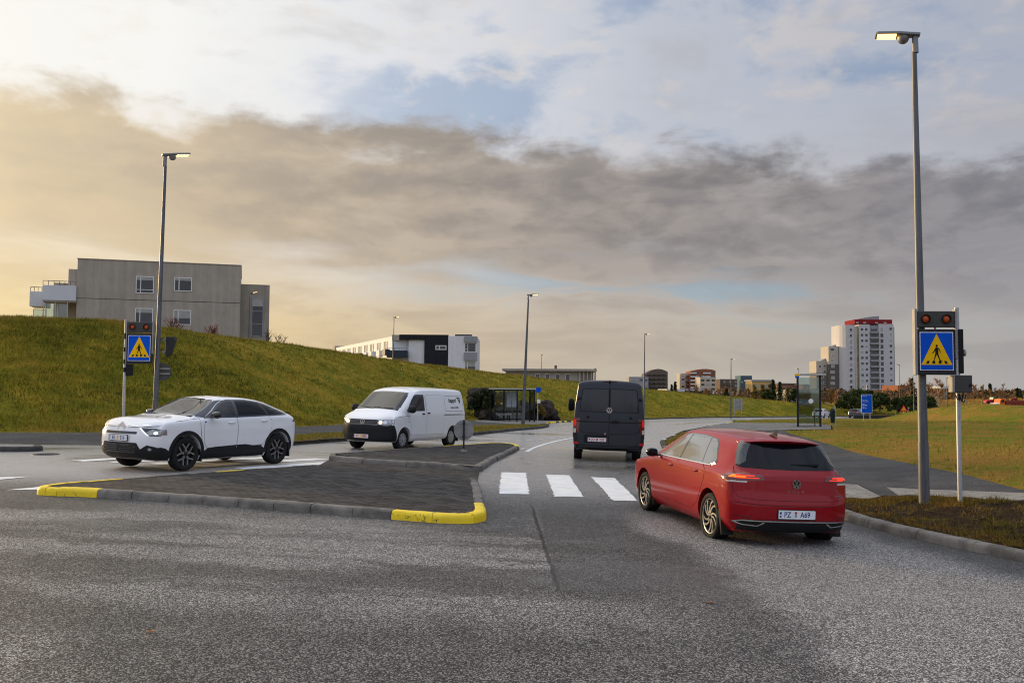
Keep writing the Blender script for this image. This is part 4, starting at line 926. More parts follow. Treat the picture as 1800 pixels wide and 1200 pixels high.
def area_pts(poly, n, zf, near=None):
    P = np.array(poly); x0, y0 = P.min(0); x1, y1 = P.max(0); X = rng.uniform(x0, x1, n*3); Y = rng.uniform(y0, y1, n*3)
    if near: Y = y0+(y1-y0)*rng.uniform(0, 1, n*3)**near
    ok = inside(poly, X, Y); X, Y = X[ok][:n], Y[ok][:n]
    return np.array([(x, y, zf(x, y)) for x, y in zip(X, Y)])
fpoly = [(9.9, 17.6), (10.2, 20.3), (10.4, 23.3), (10.7, 28.2), (11.2, 31.8), (11.6, 35.3), (12.1, 40), (12.5, 41.5), (14.2, 40.1), (15.8, 44.8), (17.3, 50.8), (14.2, 51.4), (15.3, 61.9), (21.1, 83.9), (29.3, 108), (64, 110), (32, 30), (22, 16)]
blades('grass', area_pts(fpoly, 22000, field_z, 1.5), .085, .014, M_BLADE_DRY, 5, 1.0, 'short dry grass of the field on the right', 'grass', .12)
vpoly = [(-8.2, 27.4), (-6.9, 29.6), (-5.8, 32.6), (-3.6, 36.2), (-1.4, 40.3), (.0, 45.9), (1.5, 52.1), (2.1, 57), (.3, 54.9), (-2.0, 48.6), (-5.2, 40.2), (-8.1, 33), (-9.8, 29.5)]
blades('grass', area_pts(vpoly, 5000, lambda x, y: G(x, y)+.115), .10, .014, M_BLADE_DRY, 5, .9, 'dry grass strip between the left kerb and its footpath', 'grass', .08)
blades('grass', area_pts([(5.6, 20.5), (6.9, 19.7), (7.5, 21.4), (7.9, 26), (8.5, 33), (9.3, 40), (8.7, 46), (6.5, 38), (5.6, 33)], 4500, lambda x, y: G(x, y)+.1), .10, .013, M_BLADE_DRY, 5, .9, 'dry grass between the right kerb and its footpath', 'grass', .08)
# moss tussocks and dead grass over the soil strip: clumped
def clump_pts(n, poly, zf, k, spread):
    c = area_pts(poly, n, zf); P = np.repeat(c, k, 0); P[:, :2] += rng.normal(0, spread, (len(P), 2))
    ok = inside(poly, P[:, 0], P[:, 1]); P = P[ok]; P[:, 2] = [zf(x, y) for x, y in P[:, :2]]
    return P
spoly = [(5.75, 16.9), (6.1, 16.5), (7.4, 16.4), (8.5, 15.3), (11, 13.4), (12, 9.5), (6.95, 9.5), (6.52, 11.4), (6.2, 12.4), (5.82, 13.7), (5.6, 15)]
blades('dead_grass', clump_pts(150, spoly, soil_z, 34, .15), .085, .006, M_MOSS, 6, 1.1, 'tufts of moss and dead grass on the bare soil behind the right kerb', 'grass', .05)
blades('dead_grass', area_pts([(5.6, 16.9), (6.1, 16.5), (7.3, 16.5), (8.4, 15.4), (8.2, 15.1), (6.9, 16.0), (5.7, 16.1)], 1200, soil_z), .09, .006, M_MOSS, 6, 1.0, 'fringe of dry grass along the pale paving', 'grass', .05)
blades('dead_grass', np.concatenate([area_pts([(5.58, 15.0), (5.80, 13.7), (6.15, 12.45), (6.5, 11.4), (6.95, 9.5), (7.2, 9.5), (6.75, 11.5), (6.4, 12.6), (6.02, 13.9), (5.8, 15.1)], 1500, soil_z)]), .06, .006, M_MOSS, 6, 1.2, 'mossy fringe leaning over the back of the right kerb', 'grass', .05)
def stones():
    b = MB()
    for x, y in area_pts(spoly, 420, soil_z)[:, :2]:
        s = random.uniform(.012, .05); v = [Vector(p).normalized()*s*random.uniform(.7, 1.2) for p in ((1, 0, 0), (-1, .1, 0), (0, 1, .1), (.1, -1, 0), (0, 0, .8), (0, 0, -.8))]
        z = soil_z(x, y); b.add([(p.x+x, p.y+y, p.z*.7+z) for p in v], [(0, 2, 4), (2, 1, 4), (1, 3, 4), (3, 0, 4), (2, 0, 5), (1, 2, 5), (3, 1, 5), (0, 3, 5)])
    o = b.build('gravel', concrete('soil stones', (.045, .032, .022), .5), smooth=False); tag(o, 'stones and clods on the bare soil behind the right kerb', 'gravel', kind='stuff')
stones()

def trunk_mb(h, r, top=.12, n=7, wob=.04):
    b = MB(); p = Vector((0, 0, -.2)); k = 5
    for i in range(k):
        q = Vector((random.uniform(-wob, wob)*h*.3, random.uniform(-wob, wob)*h*.3, h*(i+1)/k)); b.cyl(p, q, r*(1-(1-top)*i/k), r*(1-(1-top)*(i+1)/k), n, cap=i in (0, k-1)); p = q
    return b
def needle_crown(name, m, parent, C, tone, size, up=.3):
    V, F = tris(np.array(C), size, up); o = fastmesh(name, V, F, m, parent, attr=np.repeat(np.clip(tone, 0, 1), 3)); return o
def conifer(name, x, y, z, h, r, label, m=None, group='conifers beyond the road', n=900, size=.34):
    t = empty(name, (x, y, z), random.uniform(0, 6), label, 'tree', group)
    trunk_mb(h*.95, h*.018+.03).build('trunk', M_BARK, t, smooth=True)
    C = []; T = []; nw = int(h*3.2)+5
    for i in range(nw):
        f = (i+.3)/nw; zz = h*(.08+.92*f); rr = r*(1-f)**.85*random.uniform(.75, 1.12)+.05; nb = 6
        a0 = random.uniform(0, 6)
        for bq in range(nb):
            a = a0+bq*6.283/nb+random.uniform(-.3, .3); ln = rr*random.uniform(.6, 1.15); tb = random.gauss(.45, .22)
            for q in range(max(2, int(n/nw/nb))):
                s = random.uniform(.15, 1); C.append((math.cos(a)*ln*s+random.gauss(0, .07*r), math.sin(a)*ln*s+random.gauss(0, .07*r), zz-s*ln*.28+random.gauss(0, .05))); T.append(tb+.25*(s-.6))
    needle_crown('crown', m or M_SPRUCE, t, C, np.array(T), size*max(.5, h/6))
    return t
def pine_bush(name, x, y, z, h, r, label, group='dark pines beyond the road', n=2400, size=.30, m=None):
    t = empty(name, (x, y, z), random.uniform(0, 6), label, 'tree', group)
    trunk_mb(h*.7, .12).build('trunk', M_BARK, t, smooth=True); C = []; T = []
    ncl = 26
    for c in range(ncl):
        a = random.uniform(0, 6.283); f = random.random()**.6; rr = r*(1-.72*f**1.5)*random.uniform(.45, 1.); cx, cy, cz = math.cos(a)*rr, math.sin(a)*rr, h*(.1+.78*f)
        s = r*random.uniform(.22, .40)*(1-.4*f); tb = random.gauss(.42, .25)
        for q in range(n//ncl):
            d = Vector((random.gauss(0, 1), random.gauss(0, 1), random.gauss(0, 1.15))).normalized()*s*random.random()**.35
            C.append((cx+d.x, cy+d.y, max(.05, cz+d.z))); T.append(tb+.35*d.z/s)
    needle_crown('crown', m or M_PINE, t, C, np.array(T), size, .8); return t
def birch(name, x, y, z, h, label, m=None, group='bare autumn trees on the skyline', n=520, tw=.035, bark=None, spread=.26, stems=1):
    t = empty(name, (x, y, z), random.uniform(0, 6), label, 'tree', group)
    b = MB(); ends = []
    for st in range(stems):
        p = Vector((0, 0, -.2)); d = Vector((random.gauss(0, .12*(stems > 1)), random.gauss(0, .12*(stems > 1)), 1)); k = 6; r0 = h*.013+.02
        for i in range(k):
            q = p+d.normalized()*h/k*.96+Vector((random.gauss(0, .02*h), random.gauss(0, .02*h), 0)); b.cyl(p, q, r0*(1-.85*i/k), r0*(1-.85*(i+1)/k), 5, cap=False)
            if i >= 1:
                for j in range(5):
                    a = random.uniform(0, 6.283); ln = h*spread*(1-.6*i/k)*random.uniform(.6, 1.1); s = p.lerp(q, random.random()); e = s+Vector((math.cos(a)*ln*.62, math.sin(a)*ln*.62, ln*.85))
                    b.cyl(s, e, r0*.28, r0*.08, 3, cap=False); ends.append((s, e))
            p = q
    b.build('trunk', bark or M_BARK_B, t)
    V = []; T = []
    for q in range(n):
        s, e = random.choice(ends); o = s.lerp(e, random.uniform(.25, 1.)); ln = h*.11*random.uniform(.5, 1.3)
        dr = ((e-s).normalized()+Vector((random.gauss(0, .5), random.gauss(0, .5), random.gauss(.1, .4)))).normalized(); sd = dr.orthogonal().normalized()*tw
        V += [o-sd, o+sd, o+dr*ln]; T += [random.gauss(.5, .25)]*3
    fastmesh('crown', np.array([tuple(v) for v in V]), np.arange(len(V)).reshape(-1, 3), m or M_TWIG_O, t, attr=np.clip(T, 0, 1)); return t
def at(px, d): return (px-900)/1600*d
def ztop(px, py, d): return 1.9+(683.4+.0066*(px-900)-py)*d/1600
def stand(px, top, d, base):  # x, y, z and height for something whose top shows at that elevation
    return at(px, d), d, base, ztop(px, top, d)-base
# dark pines by the road end
for px, top, d, base, r, lb in ((1494, 692, 163, -1.3, 2.4, 'low dark pine at the left end of the pine clump, before the tower'), (1508, 685, 166, -1.3, 2.9, 'tallest dark pine in front of the white tower'),
                                (1524, 687, 168, -1.4, 2.8, 'dark pine rising behind the blue information sign'), (1546, 690, 165, -1.5, 2.6, 'dark pine just right of the blue information sign'), (1478, 703, 160, -1.1, 1.2, 'small dark pine at the far left foot of the clump'),
                                (1576, 699, 160, -1.8, 1.7, 'dark pine left of the orange warning sign'), (1592, 695, 163, -1.9, 2.0, 'dark pine behind the orange warning sign'), (1609, 695, 158, -1.9, 1.9, 'dark pine directly behind the tall street lamp'), (1632, 696, 160, -2.0, 2.1, 'dark pine between the tall lamp and the sign post')):
    x, y, z, h = stand(px, top, d, base); pine_bush('pine_tree', x, y, z, h, r, lb)
# mixed conifers left of the tower
for i, (px, top, d, base, r, k, lb) in enumerate(((1277, 683, 170, .3, .9, 0, 'little dark conifer at the foot of the skyline lamp post'), (1327, 679, 172, 0, 1.1, 1, 'yellowing larch at the left of the conifer row'), (1341, 676, 176, -.1, 1.1, 1, 'yellowing larch before the low yellow house'), (1359, 667, 175, -.2, 1.3, 0, 'tallest dark spruce of the conifer row'),
                                  (1371, 671, 178, -.3, 1.2, 0, 'second tall dark spruce, right of the tallest one'), (1384, 680, 172, -.4, 1.5, 1, 'olive larch left of the right-hand bus shelter'), (1398, 683, 170, -.5, 1.7, 2, 'round green pine just left of the right-hand bus shelter'), (1414, 686, 168, -.6, 2.0, 2, 'dark pine seen through the right-hand bus shelter'), (1349, 684, 170, -.1, 1.2, 2, 'short green pine between larch and spruce'))):
    x, y, z, h = stand(px, top, d, base)
    if k == 2: pine_bush('pine_tree', x, y, z, h, r, lb, 'conifers left of the tower', 1500)
    else: conifer('larch_tree' if k else 'spruce_tree', x, y, z, h, r, lb, M_LARCH if k else M_SPRUCE, 'conifers left of the tower', 1100)
# bare autumn trees and far spruces along the skyline
sky_l = 'bare orange-brown tree in the loose row along the skyline right of the tower'
for px, top, d in ((1594, 664, 190), (1584, 676, 230), (1646, 664, 200), (1639, 674, 260), (1652, 672, 280), (1708, 676, 240), (1716, 680, 280), (1727, 678, 300), (1749, 682, 320), (1764, 675, 300), (1756, 683, 330), (1630, 676, 250), (1560, 682, 200), (1545, 684, 210), (1612, 678, 240), (1672, 682, 250), (1738, 684, 260), (1700, 684, 230)):
    x, y, z, h = stand(px, top, d, -2.3); birch('birch_tree', x, y, z, h, sky_l, group='autumn trees right of the tower', n=620, tw=.05 if d > 220 else .04)
mid_l = 'bare orange shrub-like tree at the foot of the skyline blocks'
for px, top, d in ((1226, 676, 230), (1240, 681, 225), (1251, 684, 220), (1263, 686, 215), (1292, 681, 220), (1301, 685, 210), (1310, 683, 230), (1316, 689, 205), (1284, 690, 200), (1272, 679, 240), (1448, 690, 190), (1460, 684, 200), (1470, 686, 195)):
    x, y, z, h = stand(px, top, d, .5 if px < 1350 else -1.5); birch('autumn_tree', x, y, z, max(2., h), mid_l, group='autumn trees below the skyline blocks', n=560, tw=.05, bark=M_BARK, spread=.34, stems=2)
for px, top, d, lb in ((1602, 667, 240, 'tall dark spruce between the tower and the lamp post'), (1726, 679, 330, 'dark spruce left of the taller one on the far right skyline'), (1740, 675, 320, 'tallest dark spruce on the far right skyline'), (1788, 682, 330, 'dark spruce at the right edge of the skyline'), (1793, 684, 335, 'smaller dark spruce at the very right edge'), (1669, 677, 330, 'dark round spruce above the white-roofed house'), (1187, 671, 420, 'small dark spruce left of the orange block'), (1181, 676, 420, 'smaller dark spruce beside the grey-brown arched block')):
    x, y, z, h = stand(px, top, d, -2.3); conifer('spruce_tree', x, y, z, h, h*.20, lb, M_SPRUCE, 'spruces on the skyline', 700, .5)
def treeline():
    n = 15000; px = rng.uniform(1150, 1860, n); d = rng.uniform(340, 560, n); e = 689.5-3.2*np.abs(np.sin(px*.11))-3.*rng.random(n)**2-2*np.sin(px*.031+1)
    e += np.where(px < 1330, 4, 0); x = (px-900)/1600*d; zt = 1.9+(683.4+.0066*(px-900)-e)*d/1600
    z = -3.5+(zt+3.5)*rng.random(n)**.6; V, F = tris(np.c_[x, d, z], 1.1, .6)
    o = fastmesh('treeline', V, F, leaf_mat('far wood', (.035, .032, .018), (.12, .075, .035), (.22, .12, .045)), attr=np.repeat(np.clip(.45+.3*np.sin(px*.05)+rng.normal(0, .2, n), 0, 1), 3))
    tag(o, 'far brown wood along the horizon', 'wood', kind='stuff')
treeline()
# shrubs by the grey house
for px, top, d, r, lb in ((306, 568, 70, 1.1, 'wide red-twigged shrub below the grey house windows'), (370, 578, 69, .9, 'smaller red-twigged shrub at the right of the grey house')):
    x = at(px, d); t = birch('red_shrub', x, d, plateau(x, d)+.25, ztop(px, top, d)-plateau(x, d), lb, M_TWIG_R, 'red shrubs by the grey house', 700, .012, M_BARK, .55, 5)
for px, top, d, lb in ((470, 578, 80, 'taller bare grey shrub right of the grey house'), (491, 586, 80, 'shorter bare grey shrub right of the grey house')):
    x = at(px, d); birch('bare_shrub', x, d, plateau(x, d)+.2, ztop(px, top, d)-plateau(x, d)-.2, lb, M_TWIG_G, 'bare shrubs right of the grey house', 320, .012, M_BARK, .40, 4)
# ochre bank of tall grass on the right, beyond the machines
def bank():
    ln = smooth_line([(58, 166), (72, 182), (90, 198), (112, 206), (150, 212), (210, 222)], 6); V = []; w = 7; hz = [0, .9, 1.9, 2.5, 2.8, 2.4, 0.5]
    for i, (x, y) in enumerate(ln):
        k = min(1, i/8)
        for j in range(w): V.append((x-j*.6, y+j*2.2, G(x, y)-.15+hz[j]*k*(.9+.25*noise2(x, y, .12, 3.))))
    F = [(i*w+j, (i+1)*w+j, (i+1)*w+j+1, i*w+j+1) for i in range(len(ln)-1) for j in range(w-1)]
    raw('bank', V, F, grass_mat('ochre bank grass', (.20, .14, .02), (.34, .21, .04), (.42, .26, .06), .5, .8), kind='structure')
    P = []
    for q in range(9000):
        i = random.randrange(2, len(ln)-1); f = random.random(); j = random.randrange(w-1); g = random.random()
        A = Vector(V[i*w+j]).lerp(Vector(V[(i+1)*w+j]) if i+1 < len(ln) else Vector(V[i*w+j]), f); B = Vector(V[i*w+j+1]).lerp(Vector(V[(i+1)*w+j+1]), f); P.append(tuple(A.lerp(B, g)))
    blades('tall_grass', np.array(P), .55, .05, M_GOLD, 4, .5, 'tall golden grass on the bank beyond the machines', 'grass', .3)
bank()

# ---------------------------------------------------------------- street furniture
def galv(name, col, var=.3):
    m = bpy.data.materials.new(name); m.use_nodes = True; n = NT(m.node_tree); p = n.n['Principled BSDF']
    tc = n.new('ShaderNodeTexCoord').outputs['Object']
    a = n.noise(n.mapping(tc, (6, 6, .5)), 2., 6, .65, .3); v = n.xyz(n.voro(tc, 38))[0]; d = n.noise(n.mapping(tc, (9, 9, 1.2)), 3., 5, .7)
    c = n.mix(n.ss(.3, .7, a), tuple(x*(1-var) for x in col)+(1,), tuple(x*(1+var) for x in col)+(1,))
    c = n.mix(n.m('MULTIPLY', v, .25), c, tuple(x*1.35 for x in col)+(1,))
    c = n.mix(n.m('MULTIPLY', n.ss(.60, .72, d), .6), c, tuple(x*.35 for x in col)+(1,))
    n.l.new(c, p.inputs['Base Color']); p.inputs['Metallic'].default_value = .55; p.inputs['Roughness'].default_value = .5
    MATS[name] = m; return m
M_POLE = galv('galvanised pole', (.115, .12, .132), .35)
M_POLE_L = galv('pale galvanised post', (.42, .43, .44), .2)
M_LAMPH = mat('lamp housing', (.23, .23, .235), .45, .4, var=.06)
M_LENS = mat('lamp lens lit', (.9, .8, .55), .3, var=0, emit=(1., .62, .17), estr=3.6)
M_LENS_F = mat('far lamp lens lit', (.9, .8, .55), .3, var=0, emit=(1., .70, .25), estr=3.5)
M_DARK = mat('dark grey signal plastic', (.028, .028, .030), .55, var=.2, scale=8)
M_BLACK = mat('black rubber', (.012, .012, .012), .7, var=.2)
M_BOX = mat('control box paint', (.060, .058, .055), .5, var=.1, scale=3)
M_SBLUE = mat('sign blue', (.002, .085, .56), .4, var=.05, scale=3, spec=.1)
M_SYEL = mat('sign yellow', (.88, .50, .004), .4, var=.04, scale=3, spec=.1)
M_SWHITE = mat('sign white', (.80, .81, .83), .35, var=.03, scale=3)
M_SBLACK = mat('sign black', (.010, .010, .010), .45, var=.05)
M_AMBER = mat('unlit amber red lens', (.42, .055, .008), .18, var=.3, scale=60, spec=.5, emit=(.9, .12, .01), estr=.03)  # lamp is off, a faint glow is added by emission
M_BACK = mat('bare aluminium sign back', (.30, .29, .28), .5, .5, var=.14, scale=4)
M_BACKD = mat('weathered sign back', (.085, .085, .08), .6, .3, var=.2, scale=4)
M_SORANGE = mat('sign orange', (.75, .22, .02), .4, var=.05)
M_SRED = mat('sign red', (.55, .02, .015), .4, var=.05)
M_BINGREEN = mat('dark green bin', (.010, .022, .018), .5, var=.15)
M_SHEL = mat('shelter charcoal frame', (.022, .024, .027), .45, .3, var=.1)
M_SHELR = mat('shelter roof edge', (.48, .47, .45), .5, var=.1)
M_SGLASS = glass_mat('shelter glass', (.78, .84, .82), 1., .03)
M_POSTER = mat('faded shelter poster', (.42, .47, .52), .5, var=.15, scale=2)

def street_lamp(x, y, z, h, az, label, r=.085, lean=(0, 0), lens=None, head=1., group='street lamps', tilt=8, collar=False):
    """az: direction the head points, degrees from +Y clockwise"""
    t = empty('street_lamp', (x, y, z), 0, label, 'street lamp', group, rot=(R(lean[1]), R(lean[0]), 0))
    b = MB(); b.cyl((0, 0, -.25), (0, 0, 1.1), r*1.12, r*1.08, 20); b.cyl((0, 0, 1.1), (0, 0, h-.28), r*1.0, r*.52, 20)
    b.build('pole', M_POLE, t, smooth=True)
    part(t, 'access_door', M_POLE, lambda q: q.prism([(r*1.12*math.sin(a), -r*1.12*math.cos(a)) for a in (-.45, -.2, 0, .2, .45)]+[((r*1.12+.006)*math.sin(a), -(r*1.12+.006)*math.cos(a)) for a in (.45, .2, 0, -.2, -.45)], .45, .9, 'xy'), smooth=True) if collar else None
    M = Matrix.Rotation(R(-az), 4, 'Z') @ Matrix.Scale(head, 4)
    M = Matrix.Translation((0, 0, h)) @ M @ Matrix.Rotation(R(tilt), 4, 'X')
    hd = MB(); hd.M = M                              # local: +y away from the pole
    out = [(-.075, -.10), (.075, -.10), (.11, .08), (.15, .26), (.15, .60), (.12, .635), (-.12, .635), (-.15, .60), (-.15, .26), (-.11, .08)]
    hd.prism(out, .0, .045, 'xy')
    nb = MB(); nb.M = M; nb.lathe([(.0, -.13), (.05, -.125), (.085, -.09), (.10, -.04), (.10, .0)], 16, c=(0, .17, 0))
    nk = MB(); nk.M = Matrix.Translation((0, 0, h)) @ Matrix.Rotation(R(-az), 4, 'Z') @ Matrix.Scale(head, 4)
    nk.cyl((0, -.02, -.30), (0, -.02, .01), .055/head*max(head, r*11), .05, 14)
    ho = hd.build('lamp_head', M_LAMPH, t, bevel=.008)
    nb.build('driver_housing', M_LAMPH, ho, smooth=True); nk.build('neck', M_LAMPH, t, smooth=True)
    ln = MB(); ln.M = M; ln.prism([(-.125, .29), (.125, .29), (.125, .60), (-.125, .60)], -.012, -.001, 'xy')
    ln.build('lens', lens or M_LENS, ho)
    return t
street_lamp(7.10, 15.75, G(7.1, 15.8)+.10, 8.22, -72, 'tall grey street lamp with a lit head beside the right crossing sign', .082, (-.35, 0), collar=True, tilt=6)
street_lamp(-9.62, 24.6, G(-9.6, 24.6)+.05, 8.0, 60, 'grey street lamp with a lit head behind the left crossing sign', .072, (.85, 0), collar=True, tilt=9)
street_lamp(.72, 57, G(.7, 57)+.10, 8.1, 80, 'grey street lamp standing beside the left-hand bus shelter', .10, (2.1, 0), M_LENS_F)
street_lamp(15.2, 105, G(15, 105)+.1, 9.75, 80, 'grey street lamp rising just right of the dark van', .10, (.8, 0), M_LENS_F)
street_lamp(30.9, 128.5, G(31, 128)+.1, 8.2, 80, 'grey street lamp beside the white sign back at the foot of the berm', .10, (.3, 0), M_LENS_F)
street_lamp(49.4, 157, G(49, 157)+.1, 8.0, -80, 'thin street lamp rising above the right-hand bus shelter', .08, (0, 0), M_LENS_F)
street_lamp(5.3, 165, plateau(5.3, 165)-.2, 8.35-plateau(5.3, 165), 70, 'thin lamp post over the low flat-roofed building', .07, (.6, 0), M_LENS_F)
street_lamp(-14.4, 110, plateau(-14.4, 110)-.2, ztop(689, 557.5, 110)-plateau(-14.4, 110)+.2, 80, 'lamp post in front of the white and charcoal block', .075, (.7, 0), M_LENS_F)
street_lamp(-22.6, 78, plateau(-22.6, 78)-.2, ztop(437, 515, 78)-plateau(-22.6, 78)+.2, 62, 'lit lamp post in front of the grey house right wing', .06, (0, 0), M_LENS_F, 1.05, tilt=14)
street_lamp(13.8, 152, plateau(13.8, 152)-.2, ztop(1047, 648, 152)-plateau(13.8, 152)+.2, 70, 'short lamp post beyond the low building, over the dark van', .06, (.5, 0), M_LENS_F)
for px, top, d, az, lb in ((1581, 641, 180, -90, 'pale mast at the right edge of the white tower'), (1605.5, 673, 152, 90, 'pale lamp post among the pines left of the tall lamp'), (1664, 664.5, 170, 60, 'pale lamp post between the crossing sign legs'), (1698, 689, 175, 90, 'short pale post right of the control box')):
    x = at(px, d); z0 = G(x, d)-.1; street_lamp(x, d, z0, ztop(px, top, d)-z0, az, lb, .075, (0, 0), M_FRAME_G)
part(None, 'flag_pole', M_POLE_L, lambda b: [b.cyl((at(1523.5, 172), 172, -2.2), (at(1523.5, 172), 172, 3.0), .10, .07, 8), b.cyl((at(1523.5, 172), 172, 3.0), (at(1523.5, 172), 172, 3.08), .11, .11, 8)], smooth=True)
tag(bpy.data.objects['flag_pole'], 'white post poking up behind the blue information sign', 'post')

# --- pedestrian crossing signs, back-lit boxes with twin flashers
def walker(b, s, y0, y1, mi=0):
    """black walking figure, unit square centred, in the xz plane"""
    def pr(pts): b.prism([(u*s, v*s) for u, v in pts], y0, y1, 'xz', mi)
    pr([(.0+.034*math.cos(a), .285+.040*math.sin(a)) for a in [i*math.pi/6 for i in range(12)]])
    pr([(-.035, .235), (.02, .24), (.055, .20), (.045, .05), (-.045, .05), (-.05, .17)])                       # trunk
    pr([(-.04, .225), (-.105, .105), (-.14, .06), (-.125, .045), (-.085, .085), (-.03, .17)])                  # rear arm
    pr([(.045, .215), (.085, .13), (.10, .055), (.118, .06), (.105, .145), (.06, .225)])                       # front arm
    pr([(-.045, .055), (.01, .05), (-.045, -.09), (-.095, -.205), (-.145, -.225), (-.15, -.20), (-.105, -.185), (-.075, -.08)])   # rear leg
    pr([(-.015, .055), (.045, .055), (.075, -.07), (.125, -.175), (.165, -.185), (.165, -.21), (.105, -.215), (.035, -.07)])    # front leg
def crossing_sign(x, y, z, w, yaw, label, post_dx, box=True, s=1., bands=False):
    """origin at the ground below the panel centre; w = face width; the panel hangs between a post and the lamp"""
    t = empty('crossing_sign', (x, y, z), yaw, label, 'crossing sign', 'pedestrian crossing signs')
    h = w*1.17; zc = 2.64*s; z0, z1 = zc-h/2, zc+h/2
    part(t, 'post', M_POLE_L, lambda b: b.cyl((post_dx, .03, -.3), (post_dx, .03, z1+.42*s), .038, .038, 16), smooth=True)
    hs = part(t, 'housing', M_DARK, bx((-w/2-.035, w/2+.035, .005, .13, z0-.075, z1+.05)), bevel=.012)
    part(t, 'side_rail', M_BACK, bx((-w/2-.085, -w/2-.037, -.012, .10, z0-.08, z1+.40*s)), bevel=.006)
    part(t, 'side_rail', M_BACK, bx((w/2+.037, w/2+.07, -.012, .10, z0+.2, z1+.40*s)), bevel=.006)
    f = MB(); f.box(-w/2, w/2, -.006, .004, z0, z1, 0); face = f.build('sign_face', [M_SWHITE], hs, bevel=.002)
    q = w/2-.012
    def rr(a, c, d, e, r=.02):
        pts = []
        for cx, cz, a0 in ((c-r, e-r, 0), (a+r, e-r, 90), (a+r, d+r, 180), (c-r, d+r, 270)): pts += [(cx+r*math.cos(R(a0+k*30)), cz+r*math.sin(R(a0+k*30))) for k in range(4)]
        return pts
    tr = MB(); tz = z0+h*.145
    tr.prism(rr(-q, q, z0+.012, z1-.012), -.0085, -.0062, 'xz', 0)
    tr.prism([(-q*.97, tz), (q*.97, tz), (0, z1-.03)], -.0105, -.0087, 'xz', 1)
    sv = Matrix.Translation((0, 0, tz+w*.30)); tr.M = sv; walker(tr, w*.98, -.0125, -.0107, 2); tr.M = Matrix.Identity(4)
    for k in range(4):
        u = (-.285+.19*k)*w; sk = -.10*(1.5-k)/1.5*w*.35
        tr.prism([(u-.045*w, tz+.035*w), (u+.045*w, tz+.035*w), (u+.03*w-sk*1.0, tz+.125*w), (u-.03*w-sk*1.0, tz+.125*w)], -.0125, -.0107, 'xz', 2)
    tr.build('pictogram', [M_SBLUE, M_SYEL, M_SBLACK], face)
    fb = part(t, 'flasher_bar', M_BOX, bx((-w/2-.03, w/2+.03, -.01, .11, z1+.085, z1+.36*s)), bevel=.012)
    for u in (-.32, .30):
        lz = z1+.225*s; r = .062*s
        l = part(fb, 'flasher_lens', M_AMBER, lambda b: b.lathe([(.0, -.035), (r*.5, -.032), (r*.85, -.022), (r, -.011)], 24, 'y', c=(u*w, 0, lz)), smooth=True)
        part(fb, 'visor', M_BLACK, lambda b: b.lathe([(r*1.05, -.011), (r*1.08, -.05), (r*1.22, -.05), (r*1.25, -.011)], 24, 'y', c=(u*w, 0, lz)), smooth=True)
    part(t, 'hanger', M_BACK, bx((-.01, .01, .02, .06, z1+.05, z1+.085)))
    if box:
        c = part(t, 'control_box', M_BOX, bx((post_dx-.09, post_dx+.19, -.09, .15, z0-.37, z0-.08)), bevel=.012)
        part(c, 'latch', M_BLACK, lambda b: b.cyl((post_dx+.15, -.102, z0-.25), (post_dx+.15, -.115, z0-.25), .022, .022, 12))
        part(c, 'box_side', M_BACK, bx((post_dx-.115, post_dx-.092, -.08, .14, z0-.37, z0-.09)), bevel=.004)
        cb = MB()
        for k, dx in enumerate((-.07, -.02, .06, .11)):
            pts = [(post_dx+dx*(1-i/8)+.0*(i/8), -.02-.02*math.sin(i*.4), z0-.40-.09*math.sin(math.pi*i/8)*(1+.2*k)) for i in range(9)]; cb.tube(pts, .008, 6)
        cb.build('cable', M_BLACK, t, smooth=True)
        sd = MB(); sd.box(post_dx+.0, post_dx+.075, -.05, .10, z0-.05, z1+.05); sd.build('rear_signal_housing', M_BLACK, t, bevel=.01)
        ln = MB(); ln.lathe([(0, .012), (.035, .016), (.06, .035), (.066, .05)], 18, 'x', c=(post_dx+.075, .03, zc-.02)); ln.build('side_lens', mat('clear lens', (.42, .46, .44), .15, var=.1, spec=.8), t, smooth=True)
    else:
        sb = MB(); sb.box(post_dx+.04, post_dx+.20, -.02, .10, z0-.40, z0-.09); sb.build('control_box', M_BLACK, t, bevel=.01)
    bd = MB()
    for zb, hb in ((z1-.1, .16), (zc-.1, .12), (z0-.08, .12), (z0-.30, .12)) if bands else (): bd.cyl((post_dx, .03, zb), (post_dx, .03, zb+hb), .046, .046, 16)
    if bands: bd.build('clamp', M_BLACK, t, smooth=True)
    return t
crossing_sign(7.26, 15.55, G(7.3, 15.6)+.12, .56, R(-3), 'blue and yellow pedestrian crossing sign with two unlit flashers, right of the road', .36)
crossing_sign(-9.98, 24.35, G(-10, 24.4)+.12, .585, R(3), 'smaller-looking blue and yellow crossing sign before the grass berm, left of the road', -.37, False, bands=True)
# things fixed to the left lamp: the back of another flasher and a round sign back
def left_lamp_bits():
    x, y = -9.52, 24.66; z = G(x, y)
    t = empty('flasher_unit', (x+.02, y, z), R(8), 'dark flasher housing fixed behind the left street lamp, seen from the side', 'signal')
    part(t, 'housing', M_DARK, lambda b: b.prism([(.10, 2.55), (.22, 2.62), (.33, 3.02), (.33, 3.10), (.10, 3.10)], -.02, .30), bevel=.01)
    part(t, 'bracket', M_BACK, bx((.0, .098, .08, .14, 2.66, 2.72), (.0, .098, .08, .14, 2.98, 3.04)))
    t = empty('round_sign', (x, y, z), R(14), 'round grey sign back clamped to the left street lamp below the flasher', 'road sign', 'round sign backs')
    part(t, 'sign_plate', M_BACKD, lambda b: b.lathe([(0, .155), (.235, .155), (.245, .15), (.245, .14), (0, .14)], 36, 'y', c=(.03, 0, 2.15)), smooth=True)
    part(t, 'sign_rail', M_BACK, bx((-.18, .24, .105, .139, 2.08, 2.115), (-.18, .24, .105, .139, 2.22, 2.255)))
left_lamp_bits()
